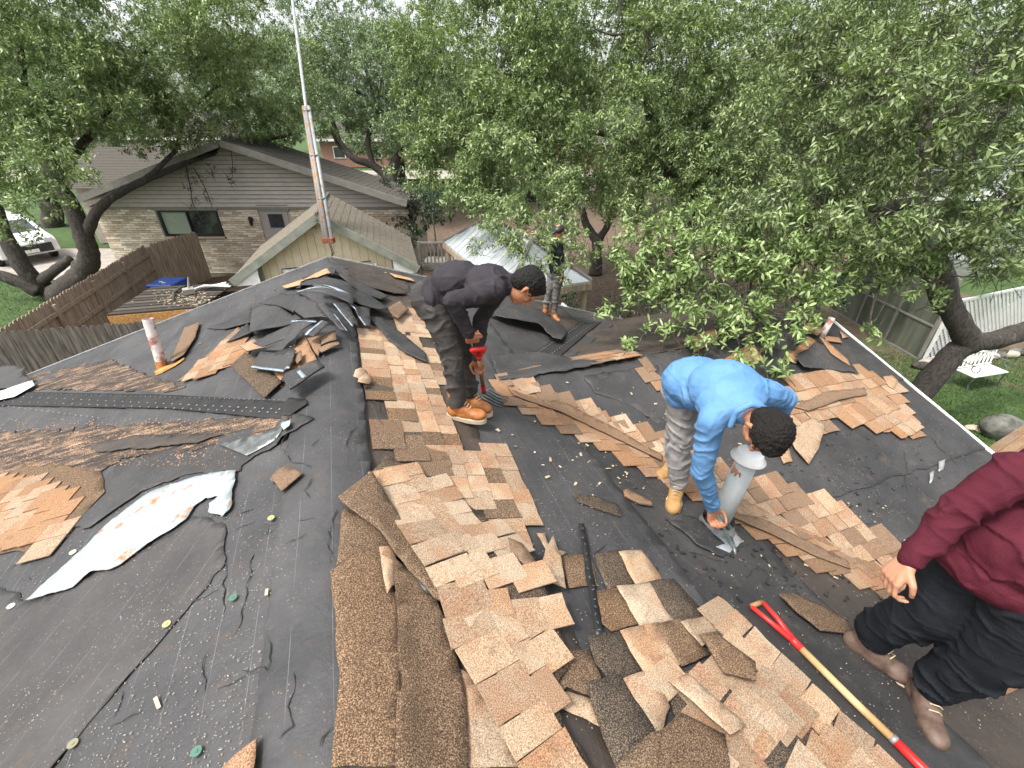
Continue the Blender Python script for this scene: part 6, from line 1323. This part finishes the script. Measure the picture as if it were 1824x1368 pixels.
def skinned(name, prims, voxel, mat, parent=None, smooth=6, disp=None, fac=.5):
    bm = bmesh.new()
    for p in prims:
        if p[0] == 'c': capsule(bm, *p[1:])
        else: sph(bm, *p[1:])
    me = bpy.data.meshes.new(name); bm.to_mesh(me); bm.free(); o = bpy.data.objects.new(name, me); COL.objects.link(o)
    r = o.modifiers.new('r', 'REMESH'); r.mode = 'VOXEL'; r.voxel_size = voxel; s_ = o.modifiers.new('s', 'SMOOTH'); s_.factor = fac; s_.iterations = smooth
    dg = bpy.context.evaluated_depsgraph_get(); dg.update(); m2 = bpy.data.meshes.new_from_object(o.evaluated_get(dg)); bpy.data.objects.remove(o)
    if disp:
        n = len(m2.vertices); co = np.empty(n*3, np.float32); m2.vertices.foreach_get('co', co); co = co.reshape(-1, 3).astype(float); nr = np.array([v.normal[:] for v in m2.vertices])
        d = np.array([disp(Vector(c), Vector(q)) for c, q in zip(co, nr)]); co += nr*d[:, None]; m2.vertices.foreach_set('co', co.astype(np.float32).ravel()); m2.update()
    return link(name, m2, mat, parent, True)
def folds(segs, amp=.013, freq=62, base=.005):
    """cloth folds: rings gathered along the limb segments, loose drape elsewhere"""
    def f(p, n):
        best = 9; s_ = 0; w = 0; dd = None
        for a, b, am in segs:
            ab = b-a; t = max(0, min(1, (p-a).dot(ab)/ab.length_squared)); dist = (p-(a+ab*t)).length
            if dist < best: best = dist; s_ = t*ab.length; w = am; dd = ab.normalized()
        q = p*6; wob = noise.noise(q)*2.2+noise.noise(p*14)*.8
        ridge = 1-abs(math.sin((s_*freq*.5)+wob*1.6)); ridge = ridge**2
        gate = max(0, min(1, .55+noise.noise(p*5+Vector((3, 1, 2)))*1.6))
        rg = 1-min(1, abs(noise.noise(Vector((p.x*7, p.y*7, p.z*13))+Vector((seed_ := 3.1, 0, 0))))*5)
        return amp*w*(ridge-.35)*gate + base*(noise.noise(p*9)+.5*noise.noise(p*22)) + .0045*rg*rg*w
    return f
def hand_prims(wrist, d, palm_n, thumb, curl=(.5, .7, .5), s=1.0, tc=.5):
    """palm, four bent unequal fingers and a thumb; d = out of the wrist, palm_n = the side the fingers close to, thumb = side of the thumb"""
    d = Vector(d).normalized(); pn = Vector(palm_n); pn = (pn-d*pn.dot(d)).normalized(); th = Vector(thumb); th = (th-d*th.dot(d)-pn*th.dot(pn)).normalized(); w = Vector(wrist); P_ = []
    for i in range(4):
        o_ = (1.5-i)*.0205*s; P_.append(('c', w+d*.015*s+th*o_*.6, .019*s, w+d*.082*s+th*o_, .0135*s))
        L = (.043, .048, .045, .034)[i]*s; a = 0; p = w+d*.085*s+th*o_; r = .0092*s
        for k in range(3):
            a += curl[k]; q = p+(d*math.cos(a)+pn*math.sin(a)+th*(1.5-i)*.03)*L*(1, .68, .55)[k]; P_.append(('c', p, r, q, r*.9)); p = q; r *= .9
    p = w+d*.025*s+th*.028*s; q = p+(d*.6+th*.7+pn*.3).normalized()*.042*s; P_.append(('c', p, .014*s, q, .0115*s))
    q2 = q+(d*.85+th*(.5-tc)+pn*(.3+tc*.7)).normalized()*.032*s; P_.append(('c', q, .0112*s, q2, .0095*s)); P_.append(('c', q2, .0095*s, q2+(d*.8+th*(.1-tc)+pn*(.3+tc)).normalized()*.024*s, .008*s))
    return P_
def head_prims(c, upv, fwd, s=1.0):
    M = frame(upv, fwd); X = lambda f, sd, u: Vector(c)+M @ (Vector((f, sd, u))*s)
    P_ = [('s', X(-.01, 0, .03), (.098*s, .078*s, .088*s), M), ('s', X(.022, 0, -.035), (.07*s, .06*s, .075*s), M), ('s', X(.05, 0, -.085), (.034*s, .034*s, .026*s), M), ('s', X(.075, 0, .018), (.022*s, .05*s, .014*s), M)]
    P_ += [('c', X(.085, 0, .01), .009*s, X(.108, 0, -.028), .013*s), ('c', X(.085, -.016, -.058), .008*s, X(.085, .016, -.058), .008*s), ('c', X(.082, -.014, -.068), .008*s, X(.082, .014, -.068), .008*s)]
    P_ += [('s', X(.055, sd*.038, -.02), (.02*s, .02*s, .018*s), M) for sd in (-1, 1)]
    for sd in (-1, 1):
        P_ += [('c', X(-.012, sd*.077, .018), .010*s, X(-.016, sd*.087, -.008), .011*s), ('c', X(-.016, sd*.086, -.008), .010*s, X(-.004, sd*.078, -.032), .008*s)]
    return P_, X, M
def eyes(X, T, s=1.0):
    for sd in (-1, 1):
        bm = bmesh.new(); bmesh.ops.create_icosphere(bm, subdivisions=2, radius=.010*s); me = bpy.data.meshes.new('eye'); bm.to_mesh(me); bm.free()
        for v in me.vertices: v.co = v.co+X(.068, sd*.030, .002)
        link('eye', me, EYE, T, True)
        m = MB(); m.tube([X(.074, sd*.044, .022), X(.083, sd*.03, .028), X(.082, sd*.014, .022)], .004, 6); m.build('eyebrow', HAIR, T, True)
def hair(X, M, T, s=1.0, low=True, vox=.0042):
    pr = [('s', X(-.018, 0, .044), (.100*s, .088*s, .088*s), M), ('s', X(-.048, 0, .0), (.066*s, .081*s, .074*s), M), ('s', X(.03, 0, .085), (.055*s, .062*s, .034*s), M)]
    if low: pr += [('s', X(-.06, 0, -.03), (.04*s, .06*s, .05*s), M)]
    def d(p, n): return .004*noise.noise(p*38)+.005*noise.noise(p*95)+.004*noise.noise(p*170)
    return skinned('hair', pr, vox, HAIR, T, 2, d)
def boot(name, ankle, toe, upv, mat, T, s=1.0, cuff=.11):
    """work boot with shaft, toe box and welted sole; ankle = ankle joint, toe = tip on the sole"""
    ankle = Vector(ankle); up_ = Vector(upv).normalized(); f = Vector(toe)-ankle; f = (f-up_*f.dot(up_)).normalized(); sd = up_.cross(f); M = Matrix((f, sd, up_)).transposed()
    X = lambda x, y, z: ankle+M @ (Vector((x, y, z))*s)
    pr = [('c', X(-.01, 0, cuff), .056*s, X(-.012, 0, .01), .05*s), ('s', X(-.025, 0, -.045), (.056*s, .044*s, .05*s), M), ('c', X(.0, 0, -.01), .048*s, X(.09, 0, -.045), .042*s), ('s', X(.135, 0, -.052), (.075*s, .05*s, .04*s), M), ('s', X(.06, 0, -.055), (.10*s, .044*s, .038*s), M),
          ('c', X(-.045, -.02, cuff*.95), .02*s, X(-.045, .02, cuff*.95), .02*s)]
    o = skinned(name, pr, .007, mat, T, 4, lambda p, n: .0018*noise.noise(p*30))
    # sole
    n = 28; m = MB(); top = []; bot = []
    for i in range(n):
        t = 2*math.pi*i/n; x = .062+.148*math.cos(t); w = (.047+.010*math.cos(t-.2)*1.0)*(abs(math.sin(t))**.75)*(1 if math.sin(t) > 0 else -1)
        if -.05 < x < .05: w *= .93
        top.append(X(x, w*1.06, -.078)); bot.append(X(x, w*1.02, -.108))
    m.add(top+bot, [list(range(n)), list(range(2*n-1, n-1, -1))]+[[j, j+n, (j+1) % n+n, (j+1) % n] for j in range(n)]); so = m.build('sole', SOLE, o); fix_normals(so.data)
    m = MB()
    for i in range(5): u = i/4; m.tube([X(.045+.045*(1-u)-.02*u, -.022, .0+.065*u-.005), X(.056+.045*(1-u)-.02*u+.008*0, 0, .012+.062*u), X(.045+.045*(1-u)-.02*u, .022, .0+.065*u-.005)], .0028*s, 5)
    m.build('laces', SOLE, o); return o
def person(label, root, J, sizes, mats, bodyskin, hands, head, hairlow=True, belly=None, collar=True, seed=1, sleeves=True, cap=None, extra=None):
    """J: joints hipL hipR kneeL kneeR ankL ankR pelvis waist chest neck shL shR elL elR wrL wrR"""
    T = empty('person', root, label, 'person'); s = sizes; J = {k: Vector(v) for k, v in J.items()}
    hp, X, M = head_prims(*head)
    body = [('c', J['pelvis'], .085*s, J['waist'], .075*s), ('c', J['waist'], .075*s, J['chest'], .085*s), ('c', J['chest'], .07*s, J['neck'], .05*s), ('c', J['neck'], .052*s, X(-.015, 0, -.05), .048*s)]
    for q in 'LR':
        body += [('c', J['pelvis'], .075*s, J['hip'+q], .07*s), ('c', J['hip'+q], .062*s, J['knee'+q], .040*s), ('c', J['knee'+q], .038*s, J['ank'+q], .028*s), ('c', J['chest'], .07*s, J['sh'+q], .05*s), ('c', J['sh'+q], .046*s, J['el'+q], .037*s), ('c', J['el'+q], .037*s, J['wr'+q], .025*s)]
    body += hp
    for h in hands: body += hand_prims(*h)
    bd = skinned('body', body, .0055, bodyskin, T, 4, lambda p, n: .0006*noise.noise(p*60))
    bd['label'] = 'skin of the face, neck and hands'
    eyes(X, T); 
    if cap is None: hair(X, M, T, 1.0, hairlow)
    # shirt
    up_ = (J['chest']-J['pelvis']).normalized(); lat = (J['shR']-J['shL']).normalized()
    F3 = frame(up_, lat); wst = J['waist']
    sh = [('s', J['chest'], (.19*s, .125*s, .15*s), F3), ('s', J['waist'], (.17*s, .125*s, .17*s), F3), ('c', J['pelvis']+up_*.03, .126*s, J['chest'], .128*s), ('s', J['pelvis']+up_*.06, (.175*s, .125*s, .10*s), F3), ('s', (J['chest']+J['neck'])/2, (.13*s, .085*s, .08*s), F3), ('c', J['chest'].lerp(J['neck'], .7), .075*s, J['neck'], .066*s)]
    if belly: sh += belly
    for q in 'LR': sh += [('c', J['chest'], .10*s, J['sh'+q], .070*s), ('c', J['sh'+q], .069*s, J['el'+q], .054*s), ('c', J['el'+q], .058*s, J['wr'+q].lerp(J['el'+q], .06), .040*s)]
    segs = [(J['sh'+q], J['el'+q], 1.0) for q in 'LR']+[(J['el'+q], J['wr'+q], 1.3) for q in 'LR']+[(J['pelvis'], J['chest'], .7)]
    so = skinned('shirt', sh, .0075, mats[0], T, 5, folds(segs))
    # trousers
    hip_c = (J['hipL']+J['hipR'])/2
    tr = [('s', J['pelvis'], (.165*s, .115*s, .12*s), F3)]
    for q in 'LR': tr += [('c', J['hip'+q], .098*s, J['knee'+q], .074*s), ('c', J['knee'+q], .074*s, J['ank'+q]+(J['knee'+q]-J['ank'+q])*.12, .066*s), ('s', J['hip'+q]*.6+J['pelvis']*.4, (.11*s, .115*s, .12*s), F3)]
    if extra: tr += extra
    segs = [(J['hip'+q], J['knee'+q], .9) for q in 'LR']+[(J['knee'+q], J['ank'+q], 1.4) for q in 'LR']
    skinned('trousers', tr, .008, mats[1], T, 4, folds(segs, .016, 44, .005))
    return T, J, X, M
# the man in the dark plum shirt, bent over the fork
f1 = hit(822, 752); f1b = hit(846, 728)
upn = Vector((0, 0, 1))
def lvl(u, v, y): d = ray(u, v); return CAM+d*(y/d.y)
y0 = f1.y
J = dict(ankL=lvl(815, 722, y0), ankR=lvl(838, 704, f1b.y+.02), kneeL=lvl(806, 632, y0+.0), kneeR=lvl(826, 628, y0+.22), hipL=lvl(772, 548, y0+.03), hipR=lvl(778, 534, y0+.22),
         pelvis=lvl(765, 530, y0+.12), waist=lvl(812, 500, y0+.10), chest=lvl(868, 506, y0+.06), neck=lvl(914, 506, y0+.04), shL=lvl(882, 514, y0-.08), shR=lvl(890, 512, y0+.22), elL=lvl(806, 536, y0-.17), elR=lvl(856, 570, y0+.24), wrL=lvl(838, 598, y0-.10), wrR=lvl(850, 640, y0+.12))
hd = lvl(936, 511, y0+.02); hup = (lvl(985, 492, y0+.03)-hd).normalized(); hfw = (lvl(945, 565, y0+.05)-lvl(932, 500, y0+.05)).normalized()
tip = hit(862, 703); grip = lvl(852, 622, y0-.06); gd = (tip-grip).normalized()
wl1, wr1 = J['wrL'], J['wrR']; 
T1_, J1, X1, M1 = person('man in a dark plum shirt and charcoal trousers, bent double over a red gripped fork', f1, J, .98, (C_PLUM, C_GREY), SKIN,
   [(wl1, gd+Vector((.1, 0, 0)), Vector((0, 1, 0)), Vector((1, 0, .2)), (.9, 1.1, .8), 1.02, .7), (wr1, (grip.lerp(tip, .42)-wr1), Vector((0, -1, -.2)), Vector((-.4, 0, 1)), (1.0, 1.2, .8), 1.0, .7)], (hd, hup, hfw, 1.0))
boot('boot', J1['ankL'], hit(862, 768), upn, B_TAN, T1_); boot('boot', J1['ankR'], hit(866, 742), upn, B_TAN, T1_)
T = empty('digging_fork', tip, 'red gripped fork with a brown shaft held by the bent man in the plum shirt', 'fork')
m = MB(); m.tube([grip+gd*.10, grip.lerp(tip, .80)], [.017, .016], 12); m.build('shaft', OLDWOOD, T, True)
m = MB(); sdv = Vector((1, .2, 0)).normalized()*.045
m.tube([grip-sdv, grip+sdv], .015, 10); m.tube([grip-sdv, grip-sdv*.8+gd*.03, grip+gd*.10], [.013, .014, .018], 8); m.tube([grip+sdv, grip+sdv*.8+gd*.03, grip+gd*.10], [.013, .014, .018], 8); m.tube([grip+gd*.09, grip+gd*.15], [.021, .02], 10); m.build('d_grip', RED, T, True)
m = MB(); m.tube([grip.lerp(tip, .76), grip.lerp(tip, .93)], [.021, .02], 12); m.build('socket', RED, T, True)
for i in range(5):
    o_ = (i-2)*.035; s0 = grip.lerp(tip, .93); fw = Vector((.85, -.35, -.25)).normalized(); lt = fw.cross(Vector((0, 0, 1))).normalized(); m = MB()
    m.tube([s0, s0+lt*o_+fw*.02, s0+lt*o_+fw*.12-Vector((0, 0, .01)), s0+lt*o_+fw*.2-Vector((0, 0, .0))], [.008, .008, .007, .004], 6); m.build('tine', STEEL, T, True)
# the man in the sky blue shirt
f2 = hit(1208, 892); y2 = f2.y
ank2 = lvl(1207, 864, y2+.02); f2b = hit(1192, 850)
J = dict(ankL=ank2, ankR=lvl(1200, 822, f2b.y+.06), kneeL=lvl(1213, 780, y2-.0), kneeR=lvl(1205, 765, y2+.28), hipL=lvl(1216, 708, y2+.0), hipR=lvl(1222, 688, y2+.22), pelvis=lvl(1224, 690, y2+.06), waist=lvl(1258, 690, y2-.10), chest=lvl(1305, 705, y2-.30), neck=lvl(1338, 738, y2-.50),
         shL=lvl(1268, 748, y2-.44), shR=lvl(1368, 700, y2-.30), elL=lvl(1250, 835, y2-.42), elR=lvl(1400, 712, y2-.22), wrL=lvl(1270, 905, y2-.36), wrR=lvl(1345, 790, y2-.28))
J['wrR'] = PIPE+Vector((.10, .06, .56)); 
hd = lvl(1362, 768, y2-.66); hup = (lvl(1392, 785, y2-.78)-lvl(1338, 745, y2-.56)).normalized(); hfw = Vector((-.25, -.1, -1)).normalized()
T2_, J2, X2, M2 = person('man in a sky blue shirt and grey trousers leaning over the fat grey vent pipe', f2, J, 1.03, (C_BLUE, C_LGREY), SKIN,
   [(J['wrL'], Vector((.25, -.1, -1)), Vector((.3, -1, 0)), Vector((1, .2, 0)), (.9, 1.1, .8), 1.02, .6), (J['wrR'], Vector((-.5, -.5, .1)), Vector((0, 0, -1)), Vector((-.4, 1, 0)), (.5, .7, .5), 1.0, .3)], (hd, hup, hfw, 1.0),
   belly=[('s', lvl(1240, 680, y2-.02), (.20, .16, .15), Matrix.Identity(3)), ('s', lvl(1290, 690, y2-.2), (.20, .17, .15), Matrix.Identity(3))])
boot('boot', J2['ankL'], hit(1196, 915), upn, B_WHEAT, T2_, 1.08); boot('boot', J2['ankR'], hit(1180, 850), upn, B_WHEAT, T2_, .98)
# collar flap
m = MB(); a, b = X2(-.07, -.07, -.10), X2(.02, -.10, -.14); 
cl = skinned('collar', [('c', X2(-.075, .06, -.085), .016, X2(-.085, -.05, -.09), .016), ('c', X2(-.085, -.05, -.09), .016, X2(-.03, -.09, -.11), .016), ('c', X2(-.03, -.09, -.11), .015, X2(.05, -.08, -.12), .014)], .006, C_BLUE, T2_, 3)
hb = J2['wrL']+Vector((.03, -.01, -.09)); tp = hit(1303, 978); T = empty('pry_hammer', tp, 'weathered green grey hammer in the hand of the man in blue', 'hammer')
m = MB(); m.beam(hb+Vector((0, 0, .05)), tp+Vector((0, 0, .03)), .03, .016); bevel(m.build('handle', simple('patina_metal', (.08, .13, .12), (.2, .27, .25), 20, .6, .001), T), .004)
m = MB(); d_ = (tp-hb).normalized(); sdv = d_.cross(Vector((0, 0, 1))).normalized(); m.tube([tp+Vector((0, 0, .035))-sdv*.06, tp+Vector((0, 0, .035))+sdv*.03, tp+Vector((0, 0, .02))+sdv*.07], [.015, .014, .006], 8); m.build('head', STEEL, T, True)
# the man in maroon at the right margin
a1 = hit(1532, 1160); a2 = hit(1634, 1250)
N1 = Vector((.2, .1, 1)).normalized()
J = dict(ankL=a1+Vector((0, 0, .10)), ankR=a2+Vector((0, 0, .10)))
pel = at(1806, 1008, 1.72)
J.update(pelvis=pel, hipL=pel+Vector((-.06, .10, -.02)), hipR=pel+Vector((.02, -.10, -.04)))
J['kneeL'] = at(1672, 1085, 1.98); J['kneeR'] = at(1775, 1160, 1.84)
J.update(waist=pel+Vector((.04, .02, .18)), chest=pel+Vector((.08, .04, .38)), neck=pel+Vector((.16, .04, .58)))
J['shL'] = at(1812, 842, 1.56); J['shR'] = J['chest']+Vector((.16, -.17, .10)); J['elL'] = at(1712, 905, 1.62); J['wrL'] = at(1618, 1000, 1.70); J['elR'] = J['shR']+Vector((.12, -.1, -.26)); J['wrR'] = J['elR']+Vector((.2, .05, -.16))
hd = J['neck']+Vector((.06, -.02, .16))
T3_, J3, X3, M3 = person('man in a maroon shirt and black trousers stepping at the right edge', (a1+a2)/2, J, 1.10, (C_MAROON, C_BLACK), SKIN2,
   [(J['wrL'], at(1582, 1034, 1.74)-J['wrL'], Vector((.3, -.2, -1)), Vector((0, -1, .2)), (.5, .8, .6), 1.12, .5), (J['wrR'], Vector((.6, -.3, -.6)), Vector((0, .3, -1)), Vector((-.3, 1, 0)), (.4, .5, .4), 1.0, .3)], (hd, Vector((.15, -.1, 1)), Vector((.7, -.6, -.5)), 1.0),
   belly=[('s', pel+Vector((.02, .0, .12)), (.25, .24, .20), Matrix.Identity(3)), ('s', pel+Vector((-.02, .02, .0)), (.225, .225, .13), Matrix.Identity(3))], extra=[('c', J['hipL'], .15, J['kneeL'], .125), ('c', J['kneeL'], .12, J['ankL']+Vector((0, 0, .10)), .085), ('c', J['hipR'], .16, J['kneeR'], .135), ('c', J['kneeR'], .13, J['ankR']+Vector((0, 0, .10)), .09)])
boot('boot', J3['ankL'], hit(1602, 1215), N1, B_BROWN, T3_, 1.12); boot('boot', J3['ankR'], hit(1680, 1362), N1, B_BROWN, T3_, 1.14)
# the man standing at the far edge
f4 = hit(984, 566); y4 = f4.y; k4 = .78
def fx(u, v, dy=0): return lvl(u, v, y4+dy)
J = dict(ankL=fx(972, 552, -.02), ankR=fx(986, 560, .0), kneeL=fx(976, 522, 0), kneeR=fx(990, 524, .0), hipL=fx(984, 492, .05), hipR=fx(996, 492, -.05), pelvis=fx(990, 486), waist=fx(990, 468), chest=fx(990, 445), neck=fx(992, 428), shL=fx(984, 438, .12), shR=fx(997, 438, -.12), elL=fx(978, 462, .14), elR=fx(1000, 466, -.14), wrL=fx(984, 484, .10), wrR=fx(1001, 486, -.12))
hd = fx(995, 414)
T4_, J4, X4, M4 = person('man in a black jacket and grey trousers standing at the far roof edge', f4, J, .72, (C_BLACK, C_MGREY), SKIN,
   [(J['wrL'], Vector((0, -.2, -1)), Vector((1, 0, 0)), Vector((0, -1, 0)), (.3, .4, .3), .8, .3), (J['wrR'], Vector((.1, -.1, -1)), Vector((-1, 0, 0)), Vector((0, -1, 0)), (.3, .4, .3), .8, .3)], (hd, Vector((-.2, -.2, 1)), Vector((-.5, -.4, -.5)), .85), cap=True)
skinned('cap', [('s', X4(-.01, 0, .045), (.09, .075, .06), M4), ('c', X4(.06, -.03, .045), .014, X4(.06, .03, .045), .014), ('c', X4(.06, 0, .045), .03, X4(.11, 0, .03), .018)], .008, BLACK, T4_, 3)
boot('boot', J4['ankL'], hit(960, 566), upn, B_TAN, T4_, .8, .08); boot('boot', J4['ankR'], hit(1004, 580), upn, B_TAN, T4_, .8, .08)
# the long tool lying on the felt
a, b = hit(1345, 1078, roof_z, .035), hit(1640, 1375, roof_z, .035); d = (b-a).normalized(); L = (b-a).length; T = empty('long_tool', a, 'long wooden handled shovel with a red D grip lying on the dark felt', 'shovel'); sdv = d.cross(Vector((0, 0, 1))).normalized()
pa = lambda s_, o_=0, z=0: a+d*s_+sdv*o_+Vector((0, 0, z))
g1, g2 = hit(1338, 1080, roof_z, .035), hit(1358, 1072, roof_z, .05); fork_ = a.lerp(hit(1412, 1145, roof_z, .035), 1)
m = MB(); m.tube([g1, g2], .013, 12); m.build('grip_bar', OLDWOOD, T, True)
jn = hit(1415, 1143, roof_z, .035); m = MB(); m.tube([g1, g1.lerp(jn, .45)-sdv*0, jn], [.012, .013, .017], 10); m.tube([g2, g2.lerp(jn, .45)+Vector((0, 0, .01)), jn], [.012, .013, .017], 10); m.tube([jn.lerp(g1, .06), jn, hit(1428, 1156, roof_z, .035)], [.019, .019, .0185], 12); m.build('d_grip', RED, T, True)
m = MB(); m.tube([hit(1424, 1152, roof_z, .035), hit(1520, 1248, roof_z, .035), hit(1600, 1325, roof_z, .035)], [.017, .0175, .017], 14); m.build('shaft', ASH, T, True)
m = MB(); m.tube([hit(1592, 1317, roof_z, .035), hit(1640, 1365, roof_z, .035), hit(1690, 1415, roof_z, .035)], [.0195, .020, .021], 14); m.build('socket', RED, T, True)
m = MB(); m.tube([hit(1588, 1313, roof_z, .035), hit(1596, 1321, roof_z, .035)], [.0205, .0205], 14); m.build('ferrule', ALU, T, True)
e_ = hit(1690, 1415, roof_z, .035); m = MB(); w_ = .11
m.add([e_-sdv*.03, e_+sdv*.03, e_+sdv*w_+d*.05, e_+sdv*w_+d*.30, e_+d*.36, e_-sdv*w_+d*.30, e_-sdv*w_+d*.05], [(0, 1, 2, 3, 4, 5, 6)]); o = m.build('blade', STEEL, T); s_ = o.modifiers.new('thick', 'SOLIDIFY'); s_.thickness = .004
